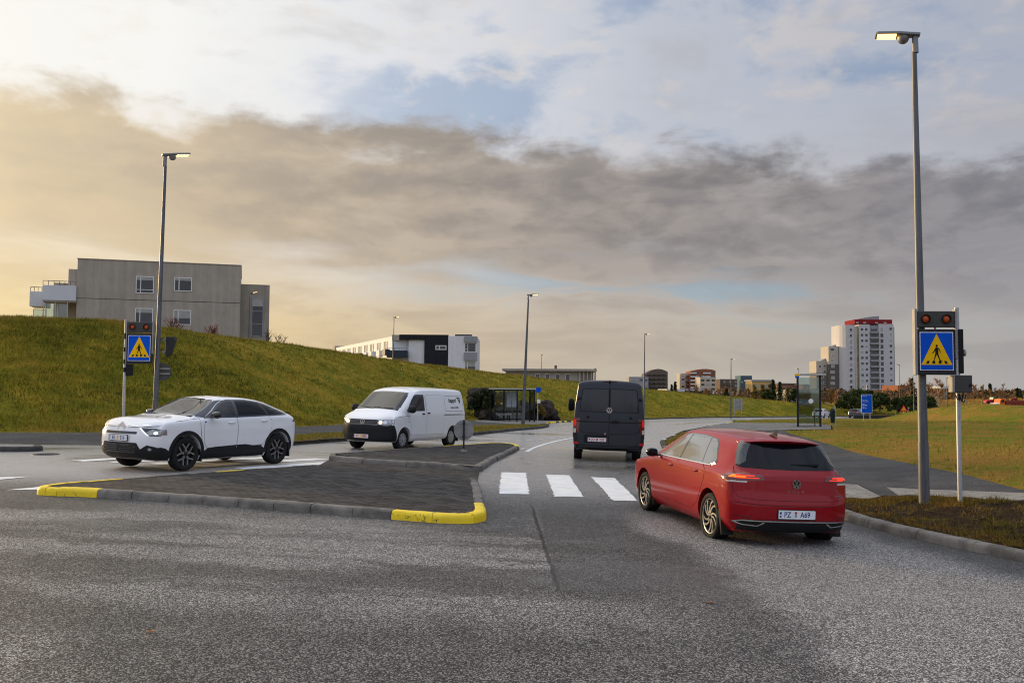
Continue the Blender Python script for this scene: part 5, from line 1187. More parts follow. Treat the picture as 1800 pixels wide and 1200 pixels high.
def island_sign():
    x, y = -1.39, 26.7; t = empty('round_sign', (x, y, G(x, y)+.14), R(2), 'round grey sign back on a low dark post on the traffic island', 'road sign', 'round sign backs')
    part(t, 'post', M_DARK, lambda b: b.cyl((0, 0, -.1), (0, 0, .90), .026, .026, 12), smooth=True)
    part(t, 'foot', M_BACK, lambda b: [b.cyl((0, 0, -.02), (0, 0, .05), .045, .04, 12), b.box(-.09, .09, -.09, .09, -.02, .008)], smooth=True)
    p = part(t, 'sign_plate', M_BACK, lambda b: b.lathe([(0, .052), (.285, .052), (.295, .047), (.295, .036), (0, .036)], 40, 'y', c=(0, 0, .60)), smooth=True)
    part(t, 'clamp', M_BACK, bx((-.17, .17, .022, .0355, .41, .44), (-.17, .17, .022, .0355, .78, .81)))
    part(t, 'clamp_band', M_DARK, bx((-.04, .04, -.032, .022, .405, .445), (-.04, .04, -.032, .022, .775, .815)))
island_sign()

# --- bus shelters
def shelter(x, y, z, yaw, L, D, H, label, poster=True, bench=True, sign=False):
    t = empty('bus_shelter', (x, y, z), yaw, label, 'bus shelter', 'bus shelters')
    for sx in ((-L/2, -L/6, L/6, L/2) if L > 1.5 else (-L/2, L/2)):
        for sy in ((0, D) if sx in (-L/2, L/2) else (D,)): part(t, 'post', M_SHEL, bx((sx-.045, sx+.045, sy-.045, sy+.045, -.1, H)))
    part(t, 'roof', [M_SHELR], bx((-L/2-.16, L/2+.16, -.28, D+.12, H+.001, H+.085)), bevel=.01)
    part(t, 'roof_beam', M_SHEL, bx((-L/2-.05, L/2+.05, -.055, .055, H-.09, H-.001)))
    for k in range(3):
        a = -L/2+k*L/3; part(t, 'glass_pane', M_SGLASS, bx((a+.05, a+L/3-.05, D-.006, D+.006, .14, H-.1)))
    for sx in (-L/2, L/2): part(t, 'glass_pane', M_SGLASS, bx((sx-.006, sx+.006, .05, D-.05, .14, H-.1)))
    part(t, 'bottom_rail', M_SHEL, bx((-L/2+.046, L/2-.046, D-.02, D+.02, .08, .13)))
    if poster:
        for a in (-.30, .10): part(t, 'poster', M_POSTER, bx((a, a+.36, D-.03, D-.012, 1.0, 2.15)))
        dots = MB(); dots.lathe([(0, 0), (.07, 0)], 14, 'y', c=(-L/2+.3, D-.012, 1.25)); dots.lathe([(0, 0), (.07, 0)], 14, 'y', c=(-L/2+.8, D-.012, 1.25)); dots.build('sticker', M_SWHITE, t)
    if bench:
        bn = part(t, 'bench', M_SHELR, bx((-L/2+.35, -.05, D-.45, D-.12, .44, .48)))
        part(bn, 'bench_leg', M_SHEL, bx((-L/2+.42, -L/2+.46, D-.40, D-.16, 0, .44))); part(bn, 'bench_leg', M_SHEL, bx((-.16, -.12, D-.40, D-.16, 0, .44)))
    return t
shelter(.22, 65.8, G(.2, 66)+.13, R(14), 2.95, 1.25, 2.28, 'dark framed glass bus shelter by the boulders at the foot of the berm')
t_ = shelter(14.75, 43.6, G(14.7, 44)+.11, R(72), .95, 1.02, 2.42, 'dark framed glass bus shelter on the right beside a green bin', poster=False, bench=False)
part(t_, 'seat_rail', M_SHEL, lambda b: b.tube([(-.3, .25, 0), (-.3, .26, .62), (-.3, .14, .74), (.3, .14, .74)], .022, 8), smooth=True)
part(t_, 'sticker', M_SWHITE, lambda b: b.lathe([(0, 0), (.11, 0)], 20, 'x', c=(-.49, .42, 1.2)))
tp = part(t_, 'route_sign', M_SYEL, bx((-.70, -.66, .90, 1.14, 2.38, 2.48)), bevel=.01)
part(tp, 'sign_band', M_SBLUE, bx((-.70, -.66, .94, 1.12, 2.29, 2.378)), bevel=.01)
def bus_sign():
    x, y = 1.83, 63.8; t = empty('bus_stop_sign', (x, y, G(x, y)+.12), 0, 'thin bus stop post with a blue flag sign and a small white timetable', 'bus stop sign')
    part(t, 'post', M_POLE_L, lambda b: b.cyl((0, 0, -.1), (0, 0, 2.35), .03, .03, 8), smooth=True)
    part(t, 'flag_sign', M_SBLUE, lambda b: b.prism([(-.12, 2.45), (.22, 2.45), (.22, 2.2), (.10, 2.08), (-.06, 2.08), (-.12, 2.2)], -.03, .03))
    part(t, 'timetable', M_SWHITE, bx((-.04, .18, -.06, -.031, 1.36, 1.62)))
bus_sign()
def bin_():
    t = empty('litter_bin', (15.22, 43.1, G(15.2, 43)+.1), 0, 'dark green litter bin on a pale post beside the right-hand shelter', 'litter bin')
    part(t, 'post', M_POLE_L, lambda b: b.cyl((.07, .05, -.1), (.07, .05, 1.0), .03, .03, 10), smooth=True)
    part(t, 'bin_body', M_BINGREEN, lambda b: b.lathe([(0, .14), (.085, .14), (.115, .5), (.125, .66), (.10, .76), (.04, .82), (0, .83)], 18, c=(-.06, 0, .05)), smooth=True)
    part(t, 'bin_opening', M_BLACK, bx((-.11, -.01, -.125, -.10, .66, .76)))
bin_()
def boulder(x, y, z, s, label, seed, grp='dark boulders behind the bus shelter'):
    r = random.Random(seed); bm = bmesh.new(); bmesh.ops.create_icosphere(bm, subdivisions=3, radius=1.)
    from mathutils import noise as nz
    for v in bm.verts:
        p = v.co.copy(); d = nz.noise(p*.9+Vector((seed*3.1, 0, 0)))*.45+nz.noise(p*2.3+Vector((0, seed, 0)))*.22
        q = nz.cell(p*1.7+Vector((seed, seed, 0)))*.16; v.co = p*(1+d+q); v.co.x *= s[0]; v.co.y *= s[1]; v.co.z *= s[2]
    me = bpy.data.meshes.new('boulder'); bm.to_mesh(me); bm.free(); me.materials.append(M_ROCK)
    o = bpy.data.objects.new('boulder', me); link(o); o.location = (x, y, z); o.rotation_euler = (r.uniform(-.3, .3), r.uniform(-.3, .3), r.uniform(0, 6))
    tag(o, label, 'boulder', grp)
M_ROCK = concrete('dark lava rock', (.035, .027, .020), .6, .6)
for px, py, d, s, lb in ((838, 692, 70, (.9, .8, .6), 'flat dark boulder highest on the slope, far left of the shelter'), (850, 700, 70, (1.0, .8, 1.1), 'dark boulder left of the shelter, below the flat one'), (855, 689, 71, (.8, .7, .7), 'upright dark boulder left of the shelter top'), (863, 715, 69, (.9, .7, 1.2), 'tall dark boulder touching the shelter left end'), (860, 728, 68, (.6, .6, .6), 'low dark boulder at the shelter left foot'), (882, 708, 72, (1.1, .7, 1.3), 'dark boulder seen through the shelter left panes'), (903, 718, 73, (1.1, .7, 1.0), 'dark boulder seen through the shelter middle panes'),
                         (920, 722, 74, (1.1, .7, .9), 'dark boulder behind the lamp post and shelter'), (945, 722, 75, (1.0, .7, .9), 'brownish boulder right of the bus stop sign'), (955, 715, 76, (1.0, .8, .9), 'largest boulder right of the shelter'), (970, 728, 76, (.9, .7, .55), 'low boulder at the right end of the row')):
    boulder(at(px, d), d, ztop(px, py, d)-s[2]*.35, s, lb, px*.37)

# --- other signs
def info_sign():
    x, y = at(1523, 106), 106.; z = G(x, y); t = empty('information_sign', (x, y, z), R(-4), 'tall blue information sign with white lines of text beside the far road', 'information sign')
    z0 = ztop(1523, 725.5, y)-z; z1 = ztop(1523, 693, y)-z; w = .62
    for sx in (-.38, .38): part(t, 'post', M_POLE_L, lambda b: b.cyl((sx, .05, -.2), (sx, .05, z0+.2), .035, .035, 8))
    p = part(t, 'panel', M_SWHITE, bx((-w, w, -.02, .02, z0, z1)), bevel=.01)
    part(p, 'blue_field', M_SBLUE, bx((-w+.035, w-.035, -.024, -.0205, z0+.035, z1-.035)))
    b = MB()
    for zz, ws in ((.90, (.34, .12)), (.76, ()), (.68, (.2, .3)), (.62, (.28, .36)), (.50, (.3,)), (.44, (.22, .26)), (.40, (.5,)), (.30, (.24,)), (.26, (.2, .2))):
        u = -.5
        for q in ws: b.box(u, u+q, -.0275, -.0245, z0+(z1-z0)*zz-.018, z0+(z1-z0)*zz+.018); u += q+.06
    b.build('text_lines', M_SWHITE, p)
info_sign()
def back_sign():
    x, y = 35.6, 143.5; z = G(x, y); t = empty('direction_sign', (x, y, z), R(-6), 'pale back of a square sign on two legs at the foot of the berm', 'road sign')
    z0 = ztop(1310, 720.5, y)-z; z1 = ztop(1310, 701, y)-z
    part(t, 'panel', M_BACK, bx((-.72, .72, 0, .03, z0, z1)), bevel=.01)
    for sx in (-.5, .5): part(t, 'leg', M_POLE_L, bx((sx-.04, sx+.04, -.06, -.002, -.2, z1)))
    part(t, 'rail', M_BACK, bx((-.68, .68, -.03, -.002, z0+.5, z0+.56), (-.68, .68, -.03, -.002, z1-.5, z1-.44)))
back_sign()
def warn_sign():
    x, y = at(1588, 150), 150.; z = G(x, y)+.2; t = empty('warning_sign', (x, y, z), 0, 'small orange triangular warning sign in front of the dark pines', 'road sign')
    zc = ztop(1588, 718, y)-z
    part(t, 'post', M_POLE_L, lambda b: b.cyl((0, .05, -.3), (0, .05, zc), .03, .03, 8))
    p = part(t, 'panel', M_SRED, lambda b: b.prism([(-.58, zc-.4), (.58, zc-.4), (0, zc+.62)], 0, .03))
    part(p, 'field', M_SORANGE, lambda b: b.prism([(-.42, zc-.3), (.42, zc-.3), (0, zc+.42)], -.006, -.001))
warn_sign()
# pale crash kerb at the far road end and a strip of dark kerb under the dark car
for a, b_, m, lb in ((1575, 1640, M_SWHITE, 'low white road-edge barrier at the far bend, behind the tall lamp'), (1500, 1574, M_DARK, 'low dark road-edge barrier below the dark car')):
    d = 128.; x0, x1 = at(a, d), at(b_, d); z = ztop((a+b_)/2, 734.0, d)
    o = part(None, 'barrier', m, bx((x0, x1, d, d+.35, z-.2, z+.38)), bevel=.03); tag(o, lb, 'barrier')

# --- machines in the yard on the far right
M_ORANGE = mat('orange cab paint', (.62, .13, .012), .4, var=.1, scale=2)
M_RUST = mat('rusty red steel', (.20, .035, .018), .7, .1, var=.35, scale=2)
M_TRED = mat('tractor red', (.42, .02, .02), .4, var=.1)
def machines():
    def wheel(t, x, y, r, w): part(t, 'wheel', M_BLACK, lambda b: b.lathe([(0, 0), (r*.9, 0), (r, .05), (r, w-.05), (r*.9, w), (0, w)], 16, 'y', c=(x, y, r)), smooth=True)
    d = 170.; x = at(1754, d); z = ztop(1754, 720, d); t = empty('dump_truck', (x, d, z), R(4), 'white and orange truck with a rusty red open body in the yard', 'truck')
    part(t, 'hood', M_SWHITE, lambda b: b.prism([(-.6, .55), (-.6, 1.05), (-.4, 1.2), (.3, 1.3), (.3, .55)], 0, 2.), bevel=.05)
    c = part(t, 'cab', M_ORANGE, lambda b: b.prism([(.3, .55), (.3, 1.35), (.5, 2.05), (1.3, 2.1), (1.3, .55)], 0, 2.), bevel=.05)
    part(c, 'window', M_PANE, lambda b: b.prism([(.5, 1.35), (.62, 1.9), (1.15, 1.9), (1.15, 1.35)], -.02, -.003))
    part(t, 'bed', M_RUST, lambda b: b.prism([(1.45, .8), (1.45, 1.7), (4.9, 1.75), (5.1, .8)], -.1, 2.2), bevel=.03)
    part(t, 'chassis', M_DARK, bx((-.3, 4.8, .3, 1.7, .45, .78)))
    for wx in (-.05, 2.6, 3.7): wheel(t, wx, -.05, .45, .4); wheel(t, wx, 1.65, .45, .4)
    d = 190.; x = at(1733, d); z = ztop(1733, 713.5, d); t = empty('tractor', (x, d, z), R(10), 'red tractor with a dark green cab beyond the truck', 'tractor')
    part(t, 'bonnet', M_TRED, lambda b: b.prism([(0, .6), (0, 1.0), (.3, 1.25), (1.5, 1.4), (1.5, .6)], 0, 1.), bevel=.05)
    part(t, 'cab', mat('tractor cab green', (.03, .07, .05), .3, var=.1), lambda b: b.prism([(1.5, .8), (1.6, 1.9), (2.6, 1.95), (2.8, .8)], -.1, 1.1), bevel=.05)
    wheel(t, .4, -.2, .5, .35); wheel(t, 2.2, -.35, .8, .45); wheel(t, 2.2, .95, .8, .45); wheel(t, .4, .9, .5, .35)
    for k, (px, py, s, lb) in enumerate(((1768, 716, 2.0, 'rusty red scrap heap behind the truck bed'), (1784, 714, 2.4, 'large rusty heap at the right of the yard'), (1797, 718, 2.0, 'orange-brown heap at the right edge of the yard'))):
        d = 182+k; bm = bmesh.new(); b = MB(); x = at(px, d); z = ztop(px, py, d)
        for q in range(46):
            a = random.uniform(0, 6.28); rr = random.random()*s*1.2; h = max(.1, s*.75-rr*.45); cx, cy, cz = rr*math.cos(a), rr*math.sin(a)*.6, random.uniform(-.4, h); v = Vector((random.gauss(0, 1), random.gauss(0, 1), random.gauss(0, .5))).normalized()*random.uniform(.3, .9)
            b.cyl((cx-v.x, cy-v.y, cz-v.z), (cx+v.x, cy+v.y, cz+v.z), random.uniform(.06, .22), None, 4)
        bm.free(); b.M = Matrix.Identity(4); o = b.build('scrap_heap', [M_RUST, M_ORANGE][k == 2 and 1 or 0]); o.location = (x, d, z); tag(o, lb, 'scrap heap', 'scrap heaps in the yard')
machines()
# a few fallen leaves on the asphalt
M_LEAF = mat('fallen leaf', (.24, .09, .02), .7, var=.3, scale=30)
for px, py, lb in ((1027, 979, 'brown fallen leaf on the dark worn strip of asphalt'), (1247, 1051, 'orange fallen leaf on the asphalt below the red car'), (277, 1131, 'brown fallen leaf on the asphalt at lower left')):
    r = (at(px, 1.), 1.); k = 1.9/((py-683.4-.0066*(px-900))/1600); x, y = r[0]*k, k
    b = MB(); L = .035 if px != 1247 else .05
    b.add([(-L, 0, .004), (-L*.3, L*.45, .016), (L*.5, L*.4, .010), (L, 0, .018), (L*.5, -L*.4, .006), (-L*.3, -L*.45, .012), (-L, 0, .002), (-L*.3, L*.45, .014), (L*.5, L*.4, .008), (L, 0, .016), (L*.5, -L*.4, .004), (-L*.3, -L*.45, .010)], [(0, 1, 5), (1, 2, 4, 5), (2, 3, 4), (6, 11, 7), (7, 11, 10, 8), (8, 10, 9)])
    o = b.build('fallen_leaf', M_LEAF); o.location = (x, y, G(x, y)+.004); o.rotation_euler = (0, 0, px); tag(o, lb, 'leaf', 'fallen leaves')
def drain():
    x, y = -11.5, 22.6; o = MB(); o.lathe([(0, .012), (.22, .012), (.235, .018), (.30, .016), (.31, .0)], 28)
    for k in range(-4, 5): o.box(-.19, .19, k*.042-.008, k*.042+.008, .0125, .016)
    o = o.build('drain_cover', M_DARK, smooth=False); o.location = (x, y, G(x, y)); tag(o, 'dark round drain cover in the asphalt beside the white crossover nose', 'drain cover')
drain()

for px, top, d, r, lb in ((843, 688, 69.2, 1.0, 'low dark leafy shrub growing over the flat boulder left of the shelter'), (857, 684, 68.6, .95, 'dark leafy shrub between the boulders and the shelter left end'), (868, 700, 68., .8, 'small dark shrub at the shelter left foot'), (944, 708, 74, .8, 'brown shrub on the boulders right of the bus stop sign')):
    x = at(px, d); z0 = max(G(x, d)+.3, ztop(px, top, d)-1.5); pine_bush('shrub', x, d, z0, ztop(px, top, d)-z0, r, lb, 'shrubs among the boulders', 1500, .16, M_SPRUCE if px < 900 else M_LARCH)

# ---------------------------------------------------------------- vehicles: a lofted hull, wheel openings cut out, panels laid on the skin
from mathutils import interpolate as mi_
def pchip(Y, k):
    """monotone cubic through rows of Y (n, d), k steps between neighbours"""
    Y = np.asarray(Y, float); n = len(Y); d = np.diff(Y, axis=0); m = np.zeros_like(Y)
    for i in range(1, n-1):
        a, b = d[i-1], d[i]; ok = a*b > 0; h = np.zeros_like(a); h[ok] = 2*a[ok]*b[ok]/(a[ok]+b[ok]); m[i] = np.where(ok, np.sign(h)*np.minimum(np.abs((a+b)/2), 3*np.minimum(np.abs(a), np.abs(b))), 0)
    m[0] = d[0]; m[-1] = d[-1]; out = []
    for i in range(n-1):
        for j in range(k):
            t = j/k; h00 = 2*t**3-3*t*t+1; h10 = t**3-2*t*t+t; h01 = -2*t**3+3*t*t; h11 = t**3-t*t
            out.append(h00*Y[i]+h10*m[i]+h01*Y[i+1]+h11*m[i+1])
    out.append(Y[-1]); return np.array(out)
def ring(xs, hw, zp, rear, front, sy=(.975, 1, 1, 1, 1, 1, .975), fr=(.55, .86)):
    """plan outline: xs = x of the seven side columns; rear/front = three x values (centre, .55, .86 of the half width)"""
    X = [rear[0], rear[1], rear[2]]+list(xs)+[front[2], front[1], front[0]]
    Y = [0, fr[0]*hw, fr[1]*hw]+[hw*s for s in sy]+[fr[1]*hw, fr[0]*hw, 0]
    zx = [p[0] for p in zp]; zz = [p[1] for p in zp]
    return [(x, y, float(np.interp(x, zx, zz))) for x, y in zip(X, Y)]
class Car:
    def __init__(s, name, label, cat, group, rings, paint, axles, wheel_r, arch_r, sub=(6, 5), arch_y=.58):
        s.root = empty(name, label=label, cat=cat, group=group); s.paint = paint
        N = np.array(rings)                                           # (rings, cols, 3)
        N = np.array([pchip(r, sub[0]) for r in N]); N = np.swapaxes(np.array([pchip(N[:, j], sub[1]) for j in range(N.shape[1])]), 0, 1)
        a, b = N.shape[:2]; V = []; idL = np.zeros((a, b), int); idR = np.zeros((a, b), int)
        for i in range(a):
            for j in range(b):
                x, y, z = N[i, j]; idL[i, j] = len(V); V.append((x, y, z))
                if y < 1e-5: idR[i, j] = idL[i, j]
                else: idR[i, j] = len(V); V.append((x, -y, z))
        F = []
        for i in range(a-1):
            for j in range(b-1):
                for I, fl in ((idL, 0), (idR, 1)):
                    q = [I[i, j], I[i, j+1], I[i+1, j+1], I[i+1, j]]; q = [v for k, v in enumerate(q) if v not in q[:k]]
                    if len(q) > 2: F.append(tuple(q[::-1]) if fl else tuple(q))
        for j in range(b-1):
            q = [idL[0, j], idR[0, j], idR[0, j+1], idL[0, j+1]]; q = [v for k, v in enumerate(q) if v not in q[:k]]
            if len(q) > 2: F.append(tuple(q))
        me = bpy.data.meshes.new('body'); me.from_pydata(V, [], F); bm = bmesh.new(); bm.from_mesh(me)
        bmesh.ops.remove_doubles(bm, verts=bm.verts, dist=1e-4); bmesh.ops.recalc_face_normals(bm, faces=bm.faces); bm.to_mesh(me); bm.free()
        me.polygons.foreach_set('use_smooth', [True]*len(me.polygons)); me.update()
        s.mesh0 = me; s.bvh = BVHTree.FromPolygons([v.co.copy() for v in me.vertices], [tuple(p.vertices) for p in me.polygons])
        s.vn = [v.normal.copy() for v in me.vertices]; s.vc = [v.co.copy() for v in me.vertices]; s.pv = [tuple(p.vertices) for p in me.polygons]
        me.materials.append(paint); me.materials.append(M_BLACK)
        o = bpy.data.objects.new('body', me.copy()); link(o, s.root); s.body = o; s.axles = axles; s.wr = wheel_r; s.cuts = []
        cut = MB()
        for ax in axles:
            for sy in (-1, 1):
                pts = [(ax+arch_r*math.cos(t), wheel_r+.02+arch_r*math.sin(t)) for t in [2*math.pi*k/48 for k in range(48)]]
                cut.prism(pts, sy*arch_y, sy*1.4, 'xz', 1)
        c = cut.build('cutter', [M_BLACK, M_BLACK]); md = o.modifiers.new('arches', 'BOOLEAN'); md.operation = 'DIFFERENCE'; md.object = c; md.solver = 'EXACT'
        bpy.context.view_layer.update(); dg = bpy.context.evaluated_depsgraph_get(); m2 = bpy.data.meshes.new_from_object(o.evaluated_get(dg))
        o.modifiers.clear(); o.data = m2; m2.name = 'body'; bpy.data.objects.remove(c)
        m2.materials.clear(); m2.materials.append(paint); m2.materials.append(M_BLACK)
        m2.polygons.foreach_set('use_smooth', [True]*len(m2.polygons)); m2.set_sharp_from_angle(angle=R(50))
    def hit(s, u, v, ax):
        if ax[0] == 'y': sg = 1 if ax[1] == '+' else -1; o = Vector((u, sg*4, v)); d = Vector((0, -sg, 0))
        elif ax[0] == 'x': sg = 1 if ax[1] == '+' else -1; o = Vector((sg*6, u, v)); d = Vector((-sg, 0, 0))
        else: o = Vector((u, v, 6)); d = Vector((0, 0, -1))
        l, n, i, t = s.bvh.ray_cast(o, d); s.miss = l is None or abs(n.dot(d)) < .10
        if l is None: l, n, i, t = s.bvh.find_nearest(o+d*(3.2 if ax[0] == 'y' else 4.))
        w = mi_.poly_3d_calc([s.vc[k] for k in s.pv[i]], l); nn = Vector((0, 0, 0))
        for k, q in zip(s.pv[i], w): nn += s.vn[k]*q
        return l, nn.normalized()
    def patch(s, name, poly, ax, off, m, step=.05, parent=None, skirt=True, holes=()):
        """a panel with this outline (seen along axis ax) lying off metres above the skin"""
        vs, fs = cdt(poly, step, holes); V = []; NN = []
        bad = set()
        for q, (u, v) in enumerate(vs):
            l, nn = s.hit(u, v, ax); bad.add(q) if s.miss else None; V.append(l+nn*off); NN.append(nn)
        fs = [f for f in fs if not any(i in bad for i in f)]; ed = {}
        for f in fs:
            for a, b in zip(f, f[1:]+f[:1]): ed[(a, b)] = ed.get((a, b), 0)+1
        bd = [e for e in ed if (e[1], e[0]) not in ed]
        c = sum(((V[f[1]]-V[f[0]]).cross(V[f[2]]-V[f[0]]).dot(NN[f[0]])) for f in fs)
        F = [tuple(f) if c > 0 else tuple(reversed(f)) for f in fs]
        if skirt:
            mp = {}
            for a, b in bd:
                for q in (a, b):
                    if q not in mp: mp[q] = len(V); V.append(V[q]-NN[q]*(off+.004)); NN.append(NN[q])
                F.append((b, a, mp[a], mp[b]) if c > 0 else (a, b, mp[b], mp[a]))
        me = bpy.data.meshes.new(name); me.from_pydata([tuple(v) for v in V], [], F); me.materials.append(m)
        me.polygons.foreach_set('use_smooth', [True]*len(me.polygons)); me.update(); me.normals_split_custom_set_from_vertices([tuple(q) for q in NN])
        o = bpy.data.objects.new(name, me); link(o, parent or s.root); return o
    def both(s, name, poly, off, m, step=.05, parent=None, **kw):
        return [s.patch(name, poly, ax, off, m, step, parent, **kw) for ax in ('y+', 'y-')]
    def line(s, pts, ax, w, off, m, name='seam', parent=None, closed=False):
        """a thin strip following the skin"""
        P = resample(pts, .05, closed)
        if closed: P.append(P[0])
        V = []; F = []
        for i, p in enumerate(P):
            l, nn = s.hit(p[0], p[1], ax); q = P[min(i+1, len(P)-1)]; r_ = P[max(i-1, 0)]; a, _ = s.hit(q[0], q[1], ax); b, _ = s.hit(r_[0], r_[1], ax)
            d = (a-b); d = d.normalized() if d.length > 1e-6 else Vector((1, 0, 0)); t = nn.cross(d)*w*.5; V += [l+nn*off+t, l+nn*off-t]
        F = [(2*i, 2*i+1, 2*i+3, 2*i+2) for i in range(len(P)-1)]
        return V, F
    def seams(s, lst, w=.009, off=.0015, m=None, name='panel_gap', parent=None):
        b = MB()
        for pts, ax, cl in lst:
            for a in ([ax] if ax != 'y' else ['y+', 'y-']):
                V, F = s.line(pts, a, w, off, m, closed=cl); b.add(V, F)
        return b.build(name, m or M_GAP, parent or s.root)
    def cut_glass(s, cuts):
        """open the skin behind the panes; cuts = (outline, axis)"""
        bm = bmesh.new(); bm.from_mesh(s.body.data); kill = []
        for f in bm.faces:
            c = f.calc_center_median()
            for poly, ax in cuts:
                if ax == 'y':
                    if abs(c.y) > .3 and abs(f.normal.y) > .35 and bool(inside(poly, np.array([c.x]), np.array([c.z]))[0]): kill.append(f); break
                elif f.normal.x*(1 if ax[1] == '+' else -1) > .2 and bool(inside(poly, np.array([c.y]), np.array([c.z]))[0]): kill.append(f); break
        bmesh.ops.delete(bm, geom=kill, context='FACES'); bm.to_mesh(s.body.data); bm.free()
    def wheels(s, y, build, steer=0.):
        """build(side, front) -> list of (name, MB, material, children)"""
        for i, ax in enumerate(s.axles):
            for sd in (1, -1):
                w = empty('wheel', (ax, sd*y, s.wr), parent=s.root, rot=(0, 0, R(steer) if ax == max(s.axles) else 0))
                w.rotation_euler[2] += 0 if sd > 0 else math.pi
                for nm, mb, m, au in build(): mb.build(nm, m, w, auto=au)
    def place(s, x, y, heading, pitch=0., roll=0., dz=0.):
        s.root.location = (x, y, G(x, y)+dz); h = R(heading)
        c, sn = math.cos(h), math.sin(h); e = .9                     # sit on the slope of the road
        gx = (G(x+c*e, y+sn*e)-G(x-c*e, y-sn*e))/(2*e); gy = (G(x-sn*.7, y+c*.7)-G(x+sn*.7, y-c*.7))/1.4
        s.root.rotation_euler = (math.atan(gy), -math.atan(gx), h)
def grow(poly, d):
    """offset an outline outwards"""
    n = len(poly); A = sum(poly[i][0]*poly[(i+1) % n][1]-poly[(i+1) % n][0]*poly[i][1] for i in range(n)); sg = 1 if A > 0 else -1; out = []
    for i in range(n):
        a = Vector(poly[i-1]); b = Vector(poly[i]); c = Vector(poly[(i+1) % n]); e1 = (b-a).normalized(); e2 = (c-b).normalized(); n1 = Vector((e1.y, -e1.x))*sg; n2 = Vector((e2.y, -e2.x))*sg; m = n1+n2
        m = m.normalized()*(d/max(.5, m.normalized().dot(n1))); out.append((b.x+m.x, b.y+m.y))
    return out
def rrect(a, c, d, e, r=.02, k=4):
    pts = []
    for cx, cz, a0 in ((c-r, e-r, 0), (a+r, e-r, 90), (a+r, d+r, 180), (c-r, d+r, 270)): pts += [(cx+r*math.cos(R(a0+q*90/k)), cz+r*math.sin(R(a0+q*90/k))) for q in range(k+1)]
    return pts
def arc(cx, cz, r, a0, a1, n=16): return [(cx+r*math.cos(R(a0+(a1-a0)*i/n)), cz+r*math.sin(R(a0+(a1-a0)*i/n))) for i in range(n+1)]
def mirror(poly): return [(-u, v) for u, v in poly]
def tyre_mb(r, rim_r, w):
    b = MB(); h = w/2; b.lathe([(rim_r, -h*.86), (rim_r+.012, -h*.98), (r*.93, -h), (r*.985, -h*.86), (r, -h*.6), (r, -h*.2), (r-.008, -h*.17), (r-.008, -h*.12), (r, -h*.09), (r, h*.09), (r-.008, h*.12), (r-.008, h*.17), (r, h*.2), (r, h*.6), (r*.985, h*.86), (r*.93, h), (rim_r+.012, h*.98), (rim_r, h*.86), (rim_r-.02, h*.5), (rim_r-.02, -h*.5), (rim_r, -h*.86)], 48, 'y'); return b
def barrel_mb(rim_r, w):
    b = MB(); h = w/2; b.lathe([(rim_r+.004, h*.84), (rim_r-.012, h*.88), (rim_r-.022, h*.70), (rim_r-.03, h*.1), (rim_r*.55, h*.0), (0, h*.0)], 48, 'y'); return b
def paintmat(name, col, metal=0., rough=.32, dirt=.25, coat=1., crough=.03):
    m = bpy.data.materials.new(name); m.use_nodes = True; n = NT(m.node_tree); p = n.n['Principled BSDF']; tc = n.new('ShaderNodeTexCoord').outputs['Object']
    z = n.xyz(tc)[2]; a = n.noise(tc, 2.2, 6, .65, .3); b = n.noise(tc, 70, 3, .6)
    g = n.m('MULTIPLY', n.ss(.75, .15, n.m('ADD', z, n.m('MULTIPLY', n.m('SUBTRACT', a, .5), .5))), dirt)     # road spray, thicker towards the sills
    c = n.mix(n.m('MULTIPLY', b, .06), (*col, 1), tuple(v*.8 for v in col)+(1,)); c = n.mix(g, c, (.11, .095, .08, 1))
    n.l.new(c, p.inputs['Base Color']); p.inputs['Metallic'].default_value = metal
    n.l.new(n.m('ADD', rough, n.m('MULTIPLY', g, .5)), p.inputs['Roughness']); n.l.new(n.m('MULTIPLY', n.m('SUBTRACT', 1., n.m('MULTIPLY', g, 1.3), clamp=True), coat), p.inputs['Coat Weight']); p.inputs['Specular IOR Level'].default_value = .06
    p.inputs['Coat Roughness'].default_value = crough; p.inputs['Coat IOR'].default_value = 1.5; MATS[name] = m; return m
M_GAP = mat('panel gap', (.006, .006, .006), .8, var=0)
M_PLASTIC = mat('black bumper plastic', (.014, .0145, .016), .55, var=.2, scale=5, bump=.1, bscale=200)
M_GLOSSB = mat('gloss black', (.008, .008, .009), .08, var=0, spec=.6, coat=.6)
M_CGLASS = mat('tinted car glass', (.010, .012, .013), .02, var=0, spec=.75, coat=.5)
M_CGLASS.node_tree.nodes['Principled BSDF'].inputs['Coat IOR'].default_value = 2.7; M_CGLASS.node_tree.nodes['Principled BSDF'].inputs['Coat Weight'].default_value = 1.
M_SEEGLASS = glass_mat('clear car glass', (.50, .58, .56), 1., .02, .85)
M_PRIV = mat('privacy glass', (.004, .0045, .006), .04, var=0, spec=.22)
M_TYRE = mat('tyre rubber', (.016, .016, .016), .8, var=.25, scale=12)
M_RIM = mat('machined alloy', (.38, .37, .36), .32, .9, var=.08, scale=8)
M_RIMD = mat('dark alloy', (.03, .03, .033), .4, .5, var=.1)
M_HUBCAP = mat('grey plastic hubcap', (.32, .32, .33), .4, .35, var=.08)
M_CHROME = mat('chrome', (.72, .72, .73), .18, 1., var=0)
M_PLATE = mat('plate white', (.74, .76, .79), .4, var=.03)
M_PLATER = mat('plate pinkish white', (.74, .64, .64), .4, var=.03)
M_PBLUE = mat('plate blue letters', (.012, .035, .18), .4, var=0)
M_PRED = mat('plate red letters', (.42, .012, .02), .4, var=0)
M_TLRED = mat('tail lamp red', (.13, .003, .004), .08, var=.15, scale=30, spec=.6, coat=.6)
M_TLIT = mat('tail lamp lit', (.6, .02, .01), .1, var=0, emit=(1., .05, .012), estr=.9)
